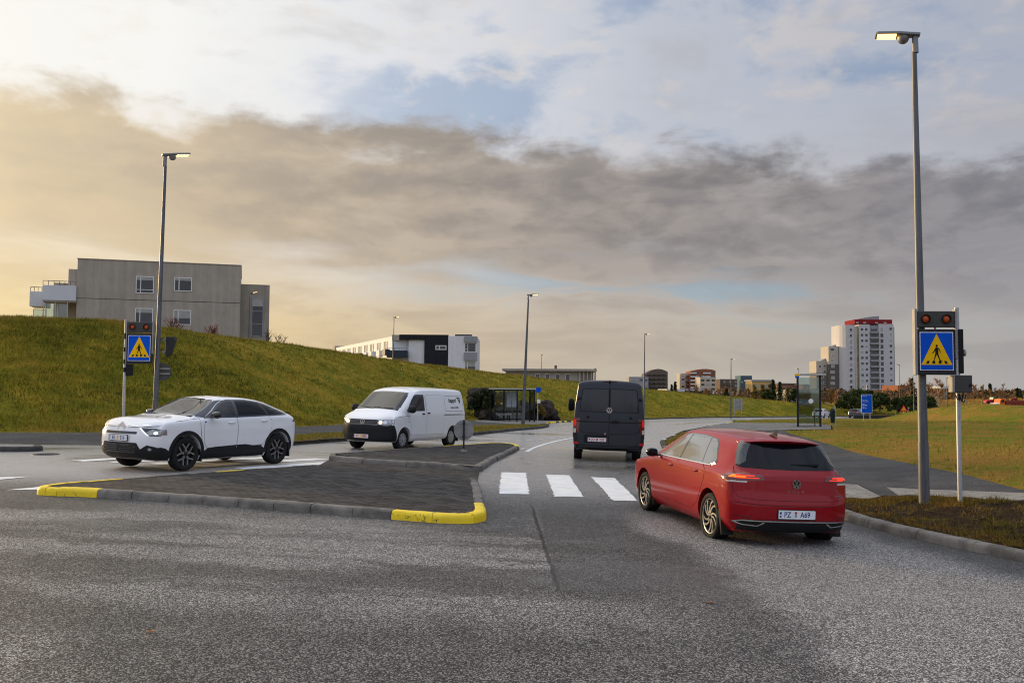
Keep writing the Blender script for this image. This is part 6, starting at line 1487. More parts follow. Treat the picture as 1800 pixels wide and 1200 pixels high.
M_TLITO = mat('tail lamp lit amber', (.7, .15, .02), .1, var=0, emit=(1., .20, .02), estr=1.3)
M_TLCLR = mat('clear lamp', (.55, .52, .48), .06, var=.15, scale=40, spec=.6, coat=.5)
M_HLGLASS = mat('headlamp glass', (.30, .31, .32), .04, .3, var=.55, scale=22, spec=.8, coat=.8)
M_HLIT = mat('headlamp lit warm', (.9, .8, .6), .2, var=0, emit=(1., .70, .34), estr=4)
M_HLITW = mat('headlamp lit white', (.9, .9, .95), .2, var=0, emit=(.85, .92, 1.), estr=3)
M_DRL = mat('daytime light', (.85, .86, .88), .2, var=0, emit=(1., .97, .92), estr=.6)
M_SEAT = mat('dark seat cloth', (.020, .020, .021), .85, var=.2)
def plate(car, x, z, txt, m, mt, face, y=0., tilt=0., frame=True, gap=None, sticker=None, w=.52):
    """number plate; face=+1 looks forward, -1 backward"""
    o = empty('number_plate', (x, y, z), parent=car.root, rot=(0, R(tilt)*face, 0 if face < 0 else math.pi))
    # local: looks to -x, +y is the reader's left
    p = MB(); p.prism(rrect(-w/2, w/2, -.055, .055, .008), -.006, .0, 'yz'); pl = p.build('plate', m, o)
    if frame: MB().prism(rrect(-w/2-.012, w/2+.012, -.068, .064, .01), -.004, .008, 'yz').build('plate_frame', M_GLOSSB, o)
    for s_, u, sz in txt: text(s_, sz, mt, 'lettering', pl, (-.0075, -u, -.002), (R(90), 0, R(-90)), .0008, sx=.86, offset=.0007)
    b = MB()
    for (u, v, su, sv, k) in (sticker or []): b.box(-.0085, -.0062, -u-su, -u+su, v-sv, v+sv, k)
    if sticker: b.build('sticker', [M_PBLUE, M_PRED, M_SYEL, M_FRAME_G], pl)
    return o
def vw_badge(car, x, z, face, r=.055, y=0., tilt=0.):
    o = MB(); o.lathe([(r*.86, -.004), (r*.88, -.010), (r*.98, -.010), (r, -.004)], 32, 'x')
    def st(a, b, w=.085):
        ax, az = a; bx_, bz = b; d = Vector((bx_-ax, bz-az)).normalized(); t = Vector((-d.y, d.x))*w*r
        o.prism([(ax*r+t.x, az*r+t.y), (bx_*r+t.x, bz*r+t.y), (bx_*r-t.x, bz*r-t.y), (ax*r-t.x, az*r-t.y)], -.009, -.003, 'yz')
    for sg in (-1, 1):
        st((sg*.36, .82), (sg*.02, .08)); st((sg*.86, .32), (sg*.34, -.78)); st((sg*.34, -.78), (sg*.02, -.02))
    b = o.build('badge', M_CHROME, car.root); b.location = (x, y, z); b.rotation_euler = (0, R(tilt)*face, 0 if face < 0 else math.pi)
    k = MB(); k.lathe([(0, -.0025), (r*.9, -.0025), (r*.9, 0)], 32, 'x'); k.build('badge_ground', M_GLOSSB, b)
    return b
def mirror_unit(car, x, y, z, m, s=1., h=.13, d=.10, w=.17, arm=None):
    """door mirrors, rounded shells"""
    for sg in (1, -1):
        e = empty('door_mirror', (x, sg*y, z), parent=car.root)
        bm = bmesh.new(); bmesh.ops.create_uvsphere(bm, u_segments=16, v_segments=10, radius=1.)
        for v in bm.verts:
            c = v.co; f = 1 if c.x > 0 else .35
            v.co = Vector((c.x*d*f, (math.copysign(abs(c.y)**.7, c.y)*w*.5+w*.45)*sg, math.copysign(abs(c.z)**.75, c.z)*h*.5))
        me = bpy.data.meshes.new('shell'); bm.to_mesh(me); bm.free(); me.materials.append(m); me.polygons.foreach_set('use_smooth', [True]*len(me.polygons))
        o = bpy.data.objects.new('shell', me); link(o, e)
        g = MB(); g.prism([(sg*(w*.45+u*w*.42), v*h*.40) for u, v in [(math.copysign(abs(math.cos(t))**.6, math.cos(t)), math.copysign(abs(math.sin(t))**.6, math.sin(t))) for t in [2*math.pi*q/20 for q in range(20)]]], -d*.36-.004, -d*.30, 'yz'); g.build('mirror_glass', M_PRIV, e)
        a = MB(); a.cyl((-.0, -sg*.06, -h*.30), (0, sg*w*.3, -h*.25), .026, .02, 8); a.build('arm', M_GLOSSB if m is not M_PLASTIC else M_PLASTIC, e, smooth=True)
def door_handle(c, door, hx, hz, sg, ax, m, L=.105):
    l, nn = c.hit(hx, hz, ax); h = MB(); h.M = Matrix.Translation(l)
    h.add([(q[0]*L, sg*(.002+q[1]*.032), q[2]*.022) for q in [(math.cos(t)*r_, y_, math.sin(t)*r_) for y_, r_ in ((0, 1), (.6, .95), (1., .6)) for t in [2*math.pi*k/14 for k in range(14)]]], [(i*14+j, i*14+(j+1) % 14, (i+1)*14+(j+1) % 14, (i+1)*14+j) for i in range(2) for j in range(14)]+[tuple(range(28, 42))])
    return h.build('door_handle', m, door, smooth=True)

# ---------------------------------------------------------------- red hatchback seen from behind
def red_hatch(name, label, paint, full=True):
    xs = [-1.78, -1.318, -.62, -.02, .66, 1.318, 1.80]
    zc = [(-2.2, .25), (-1.7, .20), (1.6, .18), (2.2, .20)]
    R0 = ring([-1.80]+xs[1:6]+[1.74], .79, zc, (-2.02, -2.0, -1.93), (2.03, 1.99, 1.88))
    R1 = ring(xs, .872, [(-2.2, .36), (-1.2, .31), (1.2, .30), (2.2, .33)], (-2.10, -2.07, -1.94), (2.135, 2.09, 1.97))
    R2 = ring(xs, .893, [(-2.2, .55), (2.2, .53)], (-2.12, -2.085, -1.945), (2.165, 2.12, 2.0))
    R3 = ring(xs, .895, [(-2.2, .74), (-1, .73), (1, .72), (2.2, .68)], (-2.08, -2.045, -1.91), (2.13, 2.08, 1.96))
    R4 = ring([-1.76]+xs[1:], .885, [(-2.2, .93), (-1, .885), (.9, .865), (1.35, .835), (1.75, .785), (2.2, .735)], (-2.06, -2.02, -1.885), (2.06, 2.0, 1.88))
    R4b = [(-2.035, 0, .985), (-1.995, .44, .985), (-1.865, .70, .975), (-1.73, .825, .96), (-1.318, .880, .93), (-.62, .878, .93), (-.02, .876, .925), (.66, .872, .915), (1.30, .842, .880), (1.62, .775, .850), (1.72, .655, .865), (1.76, .42, .885), (1.78, 0, .892)]
    R5 = [(-1.985, 0, 1.045), (-1.955, .40, 1.045), (-1.86, .64, 1.035), (-1.70, .775, 1.015), (-1.318, .835, .99), (-.62, .848, .975), (-.02, .848, .965), (.66, .838, .955), (1.06, .775, .965), (1.13, .66, .985), (1.14, .52, 1.0), (1.13, .30, 1.01), (1.12, 0, 1.015)]
    R6 = [(-1.70, 0, 1.392), (-1.685, .30, 1.390), (-1.64, .485, 1.380), (-1.56, .565, 1.378), (-1.25, .598, 1.392), (-.62, .612, 1.412), (-.05, .608, 1.405), (.22, .592, 1.372), (.36, .568, 1.352), (.43, .50, 1.362), (.47, .38, 1.376), (.50, .22, 1.388), (.51, 0, 1.392)]
    R8 = [(-1.73, 0, 1.418), (-1.68, 0, 1.422), (-1.6, 0, 1.43), (-1.5, 0, 1.438), (-1.25, 0, 1.452), (-.62, 0, 1.470), (-.05, 0, 1.466), (.15, 0, 1.452), (.26, 0, 1.442), (.33, 0, 1.434), (.38, 0, 1.427), (.42, 0, 1.421), (.44, 0, 1.418)]
    R7 = [(a[0]*.45+b[0]*.55, a[1]*.60, a[2]+(b[2]-a[2])*.72) for a, b in zip(R6, R8)]
    c = Car(name, label, 'car', None, [R0, R1, R2, R3, R4, R4b, R5, R6, R7, R8], paint, (-1.318, 1.318), .318, .362)
    # side glass: dark surround, then the panes
    top = [(.60, 1.05), (.33, 1.235), (.12, 1.345), (-.10, 1.378), (-.60, 1.388), (-1.02, 1.362)]
    dlo = [(.86, .975)]+top+[(-1.13, 1.31), (-1.335, 1.08), (-1.33, 1.035), (-1.22, 1.008)]
    c.both('window_surround', dlo, .005, M_GLOSSB)
    g1 = [(.80, .990), (.585, 1.058), (.33, 1.222), (.12, 1.330), (-.05, 1.362), (-.115, 1.362), (-.075, 1.000)]
    g2 = [(-.135, 1.000), (-.175, 1.365), (-.60, 1.372), (-.83, 1.362), (-.915, 1.01)]
    g3 = [(-.945, 1.012), (-.865, 1.358), (-1.0, 1.348), (-1.10, 1.30), (-1.30, 1.085), (-1.30, 1.045), (-1.21, 1.022)]
    for g in (g1, g2, g3): c.both('side_window', g, .007, M_CGLASS, .06)
    for ax in ('y+', 'y-'):
        b = MB(); V, F = c.line([(.84, .974), (-1.22, 1.004)], ax, .018, .009, None); b.add(V, F); b.build('chrome_strip', M_CHROME, c.root)
    # rear window under the black spoiler
    rw = [(-.72, 1.065), (-.685, 1.085), (-.555, 1.28), (-.50, 1.345), (-.40, 1.362), (.40, 1.362), (.50, 1.345), (.555, 1.28), (.685, 1.085), (.72, 1.065), (.66, 1.042), (0, 1.034), (-.66, 1.042)]
    rw_ = c.patch('rear_window', rw, 'x-', .006, M_PRIV, .045)
    sp = MB()
    prof = [(-1.46, 1.441), (-1.70, 1.428), (-1.80, 1.415), (-1.815, 1.405), (-1.80, 1.392), (-1.70, 1.375)]
    ysec = [-.60, -.57, -.48, -.3, 0, .3, .48, .57, .60]; V = []
    for y in ysec:
        k = abs(y)/.60; V += [(px+.20*k**3+.02*k, y, pz-.035*k**2-.016*k**4-(.006 if abs(y) > .59 else 0)) for px, pz in prof]
    np_ = len(prof); F = [(i*np_+j, (i+1)*np_+j, (i+1)*np_+j+1, i*np_+j+1) for i in range(len(ysec)-1) for j in range(np_-1)]
    F += [tuple(range(np_)), tuple(range((len(ysec)-1)*np_, len(ysec)*np_))]
    spo = sp.add(V, F).build('spoiler', paint, c.root, auto=60)
    c.both('side_fin', [(-1.56, 1.372), (-1.64, 1.375), (-1.68, 1.345), (-1.82, 1.12), (-1.80, 1.07), (-1.74, 1.08)], .010, M_GLOSSB, .03)
    ww = MB(); ww.box(-1.925, -1.905, -.42, -.02, 1.075, 1.10); w = ww.build('rear_wiper', M_BLACK, c.root)
    w.rotation_euler = (R(-2), 0, 0); w.location = (-.022, 0, .012)
    # tail lamps wrap the corner: a rear piece and a side piece
    for sg in (1, -1):
        out = [(sg*.42, .905), (sg*.50, .895), (sg*.72, .885), (sg*.80, .885), (sg*.80, .955), (sg*.70, .968), (sg*.46, .962)]
        t = c.patch('tail_lamp', out, 'x-', .008, M_TLRED, .04)
        c.patch('light_bar', [(sg*.50, .915), (sg*.76, .905), (sg*.76, .918), (sg*.50, .926)], 'x-', .011, M_TLIT, .04, t)
        c.patch('light_bar', [(sg*.55, .938), (sg*.76, .934), (sg*.76, .948), (sg*.55, .950)], 'x-', .011, M_TLIT, .04, t)
        ax = 'y+' if sg > 0 else 'y-'
        sd = c.patch('tail_lamp', [(-1.96, .875), (-1.96, .962), (-1.80, .955), (-1.66, .925), (-1.70, .90), (-1.82, .868)], ax, .006, M_TLRED, .04)
        c.patch('light_bar', [(-1.95, .91), (-1.95, .948), (-1.84, .945), (-1.82, .915)], ax, .008, M_TLITO if sg > 0 else M_TLIT, .04, sd)
        c.patch('reverse_lamp', [(-1.97, .858), (-1.97, .878), (-1.78, .872), (-1.82, .852)], ax, .006, M_TLCLR, .04, sd)
    # panel gaps
    tg = [(-.735, 1.05), (-.80, .87), (-.80, .74), (-.735, .665), (-.55, .652), (0, .648), (.55, .652), (.735, .665), (.80, .74), (.80, .87), (.735, 1.05)]
    fd = [(.86, .970), (.90, .80), (.88, .50), (.80, .355), (-.08, .345), (-.10, .70), (-.085, .985)]
    rd = [(-.08, .345), (-.70, .345), (-.92, .46), (-1.02, .62), (-1.12, .80), (-1.13, .93), (-.95, 1.0)]
    c.seams([(tg, 'x-', False), (fd, 'y', False), (rd, 'y', False), ([(-1.44, .865), (-1.44, .935), (-1.62, .945), (-1.62, .86)], 'y-', True), ([(1.66, .92), (1.55, .895), (1.2, .94), (1.0, .955)], 'y', False)], .009)
    dpoly = {'front': ([(.855, .975)]+fd[1:-1]+[(-.085, .985)], (.16, .875)), 'rear': ([(-.088, .985), (-.103, .70), (-.085, .35)]+rd[1:-1]+[(-.95, .995)], (-.80, .89))}
    for poly, (hx, hz) in dpoly.values():
        for sg, ax in ((1, 'y+'), (-1, 'y-')):
            door = c.patch('door', poly, ax, .003, paint, .07)
            door_handle(c, door, hx, hz, sg, ax, paint)
    c.patch('tailgate', [(.73, 1.05)]+[(-u, v) for u, v in tg[1:-1]]+[(-.73, 1.05)], 'x-', .003, paint, .07)
    # rear bumper: crease, lower black panel with silver trim, reflectors
    low = [(-.86, .30), (-.80, .345), (-.70, .385), (-.50, .392), (0, .392), (.50, .392), (.70, .385), (.80, .345), (.86, .30), (.80, .245), (0, .235), (-.80, .245)]
    c.patch('lower_bumper', low, 'x-', .008, M_PLASTIC, .06)
    tr = MB()
    for pts in ([(-.80, .352), (-.70, .378), (-.40, .382), (.40, .382), (.70, .378), (.80, .352)], [(.79, .352), (.70, .325), (.52, .318), (.44, .362)], [(-.79, .352), (-.70, .325), (-.52, .318), (-.44, .362)]):
        V, F = c.line(pts, 'x-', .016, .016, None); tr.add(V, F)
    tr.build('silver_trim', M_CHROME, c.root)
    for sg in (1, -1): c.patch('reflector', [(sg*.60, .415), (sg*.80, .425), (sg*.80, .436), (sg*.60, .427)], 'x-', .006, M_TLRED, .05)
    c.seams([([(-.82, .60), (-.5, .585), (0, .58), (.5, .585), (.82, .60)], 'x-', False)], .006, .0012, M_GAP, 'bumper_crease')
    plate(c, -2.118, .475, [('PZ', -.135, .098), ('A69', .115, .098)], M_PLATE, M_PBLUE, -1, sticker=[(-.232, .018, .013, .014, 0), (-.232, -.025, .012, .01, 0), (-.018, .025, .016, .012, 1), (-.018, -.012, .014, .02, 3)])
    bl, bn = c.hit(0, .865, 'x-'); vw_badge(c, bl.x-.006, .865, -1, .060)
    for i, ch in enumerate('GOLF'):
        l, nn = c.hit(.10-i*.066, .765, 'x-'); text(ch, .050, M_CHROME, 'lettering', c.root, (l.x-.003, .10-i*.066, .765), (R(90), 0, R(-90)), .002, sx=1.15)
    l, nn = c.hit(-.60, .715, 'x-'); b = MB(); b.box(l.x-.006, l.x+.01, -.66, -.54, .71, .722); b.build('trim_badge', M_CHROME, c.root)
    # front, mostly hidden
    c.patch('grille', [(-.62, .42), (.62, .42), (.70, .34), (.5, .26), (-.5, .26), (-.70, .34)], 'x+', .005, M_PLASTIC, .08)
    for sg in (1, -1): c.patch('headlight', [(sg*.45, .72), (sg*.78, .70), (sg*.80, .64), (sg*.5, .64)], 'x+', .006, M_HLGLASS, .05)
    c.patch('windscreen', [(-.74, 1.03), (-.55, 1.33), (0, 1.365), (.55, 1.33), (.74, 1.03), (0, 1.045)], 'x+', .004, M_CGLASS, .08)
    # roof aerial
    ae = MB(); V = []
    for x_, w_, z_ in ((-1.26, .004, .005), (-1.36, .03, .025), (-1.43, .028, .068), (-1.49, .008, .085), (-1.50, .004, .0)): V += [(x_, -w_, 1.452), (x_, w_, 1.452), (x_, 0, 1.452+z_)]
    ae.add(V, [(3*i+a, 3*i+b_, 3*i+3+b_, 3*i+3+a) for i in range(4) for a, b_ in ((0, 2), (2, 1), (1, 0))]); ae.build('roof_aerial', M_BLACK, c.root, smooth=True)
    mirror_unit(c, .72, .90, 1.005, M_GLOSSB, h=.135, d=.10, w=.19)
    mf = MB()
    for sx in (-1.318-.40,):
        for sg in (1, -1): mf.box(sx-.014, sx+.004, sg*.70, sg*.86, .16, .42) if sg > 0 else mf.box(sx-.014, sx+.004, -.86, -.70, .16, .42)
    for i, sg in enumerate((1, -1)):
        m1 = MB(); m1.prism([(-1.74, .14), (-1.72, .14), (-1.60, .44), (-1.66, .50)], sg*.70, sg*.868); m1.build('mud_flap', M_BLACK, c.root)
        m1 = MB(); m1.prism([(.93, .15), (.95, .15), (1.0, .38), (.96, .40)], sg*.70, sg*.85); m1.build('mud_flap', M_BLACK, c.root)
    def build():
        ty = tyre_mb(.318, .238, .215); bl = barrel_mb(.234, .2); sp = MB(); y0 = .066
        for k in range(10):                                            # five swept pairs
            a = 2*math.pi*(k//2)/5+(.0 if k % 2 == 0 else .50); pts = []
            for t in (0, .35, .7, 1.):
                r_ = .045+(.226-.045)*t; an = a+.62*t**1.4*(1 if k % 2 == 0 else 1.0); pts.append((r_, an))
            for (r1, a1), (r2, a2) in zip(pts[:-1], pts[1:]):
                for hw0, m_, dy in ((.016, 0, 0.),):
                    w1 = .013; w2 = .013+.006*(r2 > .2); P = []
                    for r_, an, w_ in ((r1, a1, w1), (r2, a2, w2)):
                        cx, cz = r_*math.cos(an), r_*math.sin(an); tx, tz = -math.sin(an)*w_, math.cos(an)*w_
                        dpt = .012*(r_/.226); P += [(cx+tx, y0+.022-dpt*.2, cz+tz), (cx-tx, y0+.022-dpt*.2, cz-tz), (cx-tx*1.2, y0-.02, cz-tz*1.2), (cx+tx*1.2, y0-.02, cz+tz*1.2)]
                    sp.add(P, [(0, 1, 5, 4), (1, 2, 6, 5), (2, 3, 7, 6), (3, 0, 4, 7), (0, 3, 2, 1), (4, 5, 6, 7)])
        hub = MB(); hub.lathe([(0, y0+.03), (.028, y0+.03), (.05, y0+.016), (.055, y0-.02)], 20, 'y')
        lip = MB(); lip.lathe([(.222, .088), (.228, .094), (.237, .094), (.240, .086)], 48, 'y')
        return [('tyre', ty, M_TYRE, 50), ('rim', bl, M_RIMD, 40), ('spokes', sp, M_RIM, 30), ('hub_cap', hub, M_RIMD, 40), ('rim_lip', lip, M_RIM, 50)]
    c.wheels(.768, build)
    return c
M_REDP = paintmat('red car paint', (.27, .0015, .007), .0, .45, .03, .65)
golf = red_hatch('red_hatchback', 'red hatchback with lit tail lamps driving away beside the right kerb', M_REDP)
golf.place(3.30, 14.05, 101.1, dz=-.02)

# ---------------------------------------------------------------- white crossover coming towards the camera
def person_bust(parent, x, y, z, top=(.03, .03, .035), name='person'):
    """driver from the hips up, hands forward on the wheel; one skinned body"""
    J = {'hip': (0, 0, 0), 'waist': (-.02, 0, .20), 'chest': (-.06, 0, .40), 'neck': (-.06, 0, .56), 'head0': (-.04, 0, .63), 'head1': (-.035, 0, .74), 'head2': (-.05, 0, .80),
         'sl': (-.05, .17, .50), 'el': (.10, .25, .28), 'hl': (.36, .15, .36), 'sr': (-.05, -.17, .50), 'er': (.10, -.25, .28), 'hr': (.36, -.15, .36), 'kl': (.42, .12, .03), 'kr': (.42, -.12, .03)}
    Rd = dict(hip=.16, waist=.14, chest=.155, neck=.058, head0=.075, head1=.095, head2=.07, sl=.075, el=.05, hl=.04, sr=.075, er=.05, hr=.04, kl=.075, kr=.075)
    E = [('hip', 'waist'), ('waist', 'chest'), ('chest', 'neck'), ('neck', 'head0'), ('head0', 'head1'), ('head1', 'head2'), ('chest', 'sl'), ('sl', 'el'), ('el', 'hl'), ('chest', 'sr'), ('sr', 'er'), ('er', 'hr'), ('hip', 'kl'), ('hip', 'kr')]
    K = list(J); me = bpy.data.meshes.new('body'); me.from_pydata([J[k] for k in K], [(K.index(a), K.index(b)) for a, b in E], []); o = bpy.data.objects.new('body', me); link(o)
    md = o.modifiers.new('s', 'SKIN'); sv = me.skin_vertices[0].data
    for i, k in enumerate(K): sv[i].radius = (Rd[k], Rd[k]); sv[i].use_root = k == 'hip'
    o.modifiers.new('ss', 'SUBSURF').levels = 2; bpy.context.view_layer.update()
    m2 = bpy.data.meshes.new_from_object(o.evaluated_get(bpy.context.evaluated_depsgraph_get())); bpy.data.objects.remove(o)
    m2.materials.append(mat('skin', (.42, .24, .17), .55, var=.1)); m2.materials.append(mat('dark jacket', top, .8, var=.2))
    for p in m2.polygons:
        c = p.center; p.material_index = 0 if c.z > .585 or (c.x > .30 and c.z > .25) else 1; p.use_smooth = True
    return m2
def crossover(name, label, paint):
    xs = [-1.86, -1.335, -.6, 0., .68, 1.335, 1.84]
    R0 = ring([-1.8]+xs[1:6]+[1.76], .80, [(-2.2, .27), (-1.6, .215), (1.6, .205), (2.2, .235)], (-2.04, -2.0, -1.9), (2.07, 2.02, 1.88))
    R1 = ring(xs, .878, [(-2.2, .40), (-1, .34), (1, .33), (2.2, .37)], (-2.03, -2.0, -1.91), (2.25, 2.19, 2.03))
    R2 = ring(xs, .90, [(-2.2, .62), (2.2, .60)], (-2.08, -2.05, -1.95), (2.275, 2.22, 2.05))
    R3 = ring(xs, .902, [(-2.2, .84), (-1, .80), (1, .79), (2.2, .79)], (-2.085, -2.05, -1.95), (2.25, 2.19, 2.02))
    R4 = ring(xs, .888, [(-2.2, 1.0), (-1, .965), (1, .95), (1.7, .945), (2.2, .925)], (-2.06, -2.03, -1.93), (2.17, 2.11, 1.94))
    R4b = [(-2.03, 0, 1.08), (-2.0, .48, 1.08), (-1.91, .73, 1.07), (-1.80, .845, 1.06), (-1.335, .884, 1.04), (-.6, .882, 1.03), (0, .880, 1.02), (.68, .877, 1.01), (1.32, .858, 1.015), (1.68, .81, 1.015), (1.80, .69, 1.03), (1.86, .42, 1.05), (1.88, 0, 1.058)]
    R5 = [(-1.98, 0, 1.14), (-1.95, .45, 1.14), (-1.86, .68, 1.13), (-1.70, .795, 1.12), (-1.335, .845, 1.112), (-.6, .852, 1.10), (0, .852, 1.088), (.68, .842, 1.068), (1.10, .79, 1.078), (1.19, .69, 1.10), (1.22, .53, 1.118), (1.21, .28, 1.128), (1.20, 0, 1.132)]
    R6 = [(-1.28, 0, 1.402), (-1.28, .30, 1.396), (-1.26, .46, 1.382), (-1.20, .54, 1.372), (-.92, .585, 1.418), (-.48, .605, 1.455), (0, .605, 1.452), (.20, .588, 1.422), (.36, .565, 1.405), (.43, .50, 1.416), (.48, .38, 1.432), (.51, .2, 1.446), (.52, 0, 1.45)]
    R8 = [(-1.30, 0, 1.408), (-1.28, 0, 1.412), (-1.25, 0, 1.416), (-1.18, 0, 1.428), (-.92, 0, 1.470), (-.48, 0, 1.513), (0, 0, 1.522), (.12, 0, 1.514), (.24, 0, 1.506), (.31, 0, 1.496), (.37, 0, 1.486), (.41, 0, 1.479), (.43, 0, 1.474)]
    R7 = [(a[0]*.45+b[0]*.55, a[1]*.60, a[2]+(b[2]-a[2])*.72) for a, b in zip(R6, R8)]
    c = Car(name, label, 'car', None, [R0, R1, R2, R3, R4, R4b, R5, R6, R7, R8], paint, (-1.335, 1.335), .34, .385)
    top = [(.60, 1.185), (.36, 1.335), (.16, 1.418), (-.1, 1.437), (-.48, 1.438), (-.92, 1.388), (-1.22, 1.318), (-1.46, 1.225), (-1.63, 1.152)]
    dlo = [(.84, 1.083)]+top+[(-1.65, 1.13), (-1.5, 1.122), (-.6, 1.112), (0, 1.10)]
    g1 = [(.70, 1.105), (.56, 1.178), (.34, 1.318), (.15, 1.398), (-.06, 1.42), (-.02, 1.115)]
    g2 = [(-.10, 1.115), (-.14, 1.42), (-.48, 1.422), (-.86, 1.385), (-.98, 1.125)]
    g3 = [(-1.03, 1.128), (-.91, 1.368), (-1.21, 1.30), (-1.45, 1.208), (-1.56, 1.145), (-1.5, 1.138)]
    c.both('pillar_trim', [(1.07, 1.095), (.86, 1.075), (.62, 1.205), (.37, 1.355), (.17, 1.44), (.31, 1.425), (.45, 1.385), (.76, 1.24)], .0045, M_GLOSSB, .04)
    c.both('window_surround', [(.88, 1.06)]+grow(dlo, .012)[1:-4]+[(-1.66, 1.118), (-.6, 1.085), (0, 1.07)], .005, M_GLOSSB, .05, holes=[g1])
    for k, g in enumerate((g1, g2, g3)): c.both('side_window', g, .007, M_SEEGLASS if k == 0 else M_PRIV, .06)
    # the driver's glass is clear: open the skin and the surround behind it
    ws = [(-.71, 1.14), (-.60, 1.30), (-.50, 1.41), (-.25, 1.438), (0, 1.444), (.25, 1.438), (.50, 1.41), (.60, 1.30), (.71, 1.14), (0, 1.155)]
    c.patch('windscreen_surround', [(-.77, 1.11), (-.665, 1.28), (-.55, 1.425), (0, 1.463), (.55, 1.425), (.665, 1.28), (.77, 1.11), (0, 1.132)], 'x+', .004, M_GLOSSB, .05, holes=[ws])
    c.patch('windscreen', ws, 'x+', .006, M_SEEGLASS, .07)
    c.cut_glass([(grow(ws, .03), 'x+'), (grow(g1, .03), 'y')])
    cab = MB(); cab.box(-1.0, 1.05, -.78, .78, .30, .36); cab.box(-1.05, -1.0, -.70, .70, .30, 1.0); cab.build('cabin_floor', M_SEAT, c.root)
    ds = MB(); ds.prism([(1.08, .45), (1.08, 1.075), (.80, 1.07), (.55, 1.0), (.50, .80), (.62, .45)], -.76, .76); ds.build('dashboard', M_SEAT, c.root, bevel=.02)
    for sg in (.37, -.37):
        st = MB(); st.prism([(.25, .50), (.30, .66), (-.20, .62), (-.45, 1.22), (-.56, 1.20), (-.36, .50)], sg-.24, sg+.24); st.prism([(-.44, 1.23), (-.43, 1.42), (-.52, 1.42), (-.54, 1.23)], sg-.13, sg+.13); st.build('seat', M_SEAT, c.root, bevel=.03)
    sw = MB(); sw.M = Matrix.Translation((.42, .37, .98)) @ Matrix.Rotation(R(-24), 4, 'Y')
    sw.lathe([(.175, -.015), (.19, 0), (.175, .015), (.16, 0), (.175, -.015)], 28, 'x'); sw.box(-.01, .01, -.17, .17, -.02, .02); sw.build('steering_wheel', M_SEAT, c.root, smooth=True)
    st = MB(); st.box(.70, .705, .10, .24, 1.17, 1.245)
    mr = MB(); mr.box(.30, .33, -.11, .11, 1.33, 1.39); mr.build('rear_view_mirror', M_BLACK, c.root, bevel=.01)
    l, nn = c.hit(.10, 1.19, 'x+'); st = MB(); st.box(-.002, .002, -.06, .06, -.035, .035); w = st.build('windscreen_sticker', M_FRAME_G, c.root); w.location = l-nn*.01; w.rotation_euler = (0, R(-28)-.7, 0)
    # doors, handles, seams
    fd = [(.84, 1.083), (.90, .90), (.88, .55), (.80, .44), (-.02, .46), (-.05, .80), (-.03, 1.10)]
    rd = [(-.055, 1.10), (-.07, .80), (-.04, .462), (-.55, .45), (-.83, .48), (-1.0, .66), (-1.10, .86), (-1.10, 1.0), (-1.0, 1.115)]
    c.seams([(fd+[fd[0]], 'y', False), (rd, 'y', False), ([(1.62, 1.00), (1.30, 1.03), (1.0, 1.06)], 'y', False), ([(1.0, 1.05), (.99, .80), (.93, .52)], 'y', False)], .011)
    for poly, hx, hz in ((fd, .13, .965), (rd, -.86, .995)):
        for sg, ax in ((1, 'y+'), (-1, 'y-')):
            d = c.patch('door', poly, ax, .003, paint, .08); door_handle(c, d, hx, hz, sg, ax, paint)
            c.patch('door_cladding', [(u, v) for u, v in ([(.83, .40), (.80, .445), (.6, .462), (-.03, .485), (-.02, .40)] if hx > 0 else [(-.05, .40), (-.045, .485), (-.3, .49), (-.5, .46), (-.80, .455), (-.78, .40)])], ax, .010, M_PLASTIC, .08, d)
    c.both('sill_cladding', [(.90, .225), (.905, .37), (.82, .425), (0, .43), (-.80, .425), (-.92, .37), (-.91, .225)], .008, M_PLASTIC, .08)
    for ax_ in (-1.335, 1.335):
        a0, a1 = (-12, 190) if ax_ > 0 else (-10, 192)
        c.both('arch_cladding', arc(ax_, .36, .455, a0, a1, 26)+list(reversed(arc(ax_, .36, .383, a0, a1, 26))), .008, M_PLASTIC, .08)
    # front: black lower bumper, slot grille, lamps, chevrons, plate
    low = [(-.82, .47), (-.79, .50), (-.66, .535), (-.54, .45), (-.46, .575), (.46, .575), (.54, .45), (.66, .535), (.79, .50), (.82, .47), (.80, .25), (0, .235), (-.80, .25)]
    lb = c.patch('lower_bumper', low, 'x+', .010, M_PLASTIC, .035)
    c.both('bumper_corner', [(2.06, .245), (2.06, .48), (1.95, .495), (1.86, .47), (1.76, .40), (1.74, .235)], .010, M_PLASTIC, .035)
    c.patch('intake', [(-.42, .375), (-.44, .55), (.44, .55), (.42, .375)], 'x+', .011, M_GLOSSB, .06, lb)
    sl = MB()
    for z in (.41, .445, .48, .515):
        V, F = c.line([(-.42, z), (.42, z)], 'x+', .010, .015, None); sl.add(V, F)
    sl.build('intake_slats', M_PLASTIC, lb)
    sp = MB(); V, F = c.line([(-.55, .27), (0, .262), (.55, .27)], 'x+', .022, .013, None); sp.add(V, F); sp.build('skid_trim', M_FRAME_G, lb)
    c.patch('upper_grille', rrect(-.44, .44, .745, .795, .02), 'x+', .004, M_GLOSSB, .05)
    chl = MB()
    for sg in (1, -1):
        for pts in ([(sg*.10, .905), (sg*.18, .865), (sg*.50, .868)], [(sg*.12, .925), (sg*.5, .885), (sg*.80, .93)]):
            V, F = c.line(pts, 'x+', .011, .006, None); chl.add(V, F)
    chl.build('chrome_strip', M_CHROME, c.root)
    dk = MB()
    for sg in (1, -1): V, F = c.line([(sg*.10, .885), (sg*.5, .877), (sg*.78, .905)], 'x+', .012, .003, None); dk.add(V, F)
    dk.build('bonnet_gap', M_GAP, c.root)
    bd = MB(); l, nn = c.hit(0, .90, 'x+')
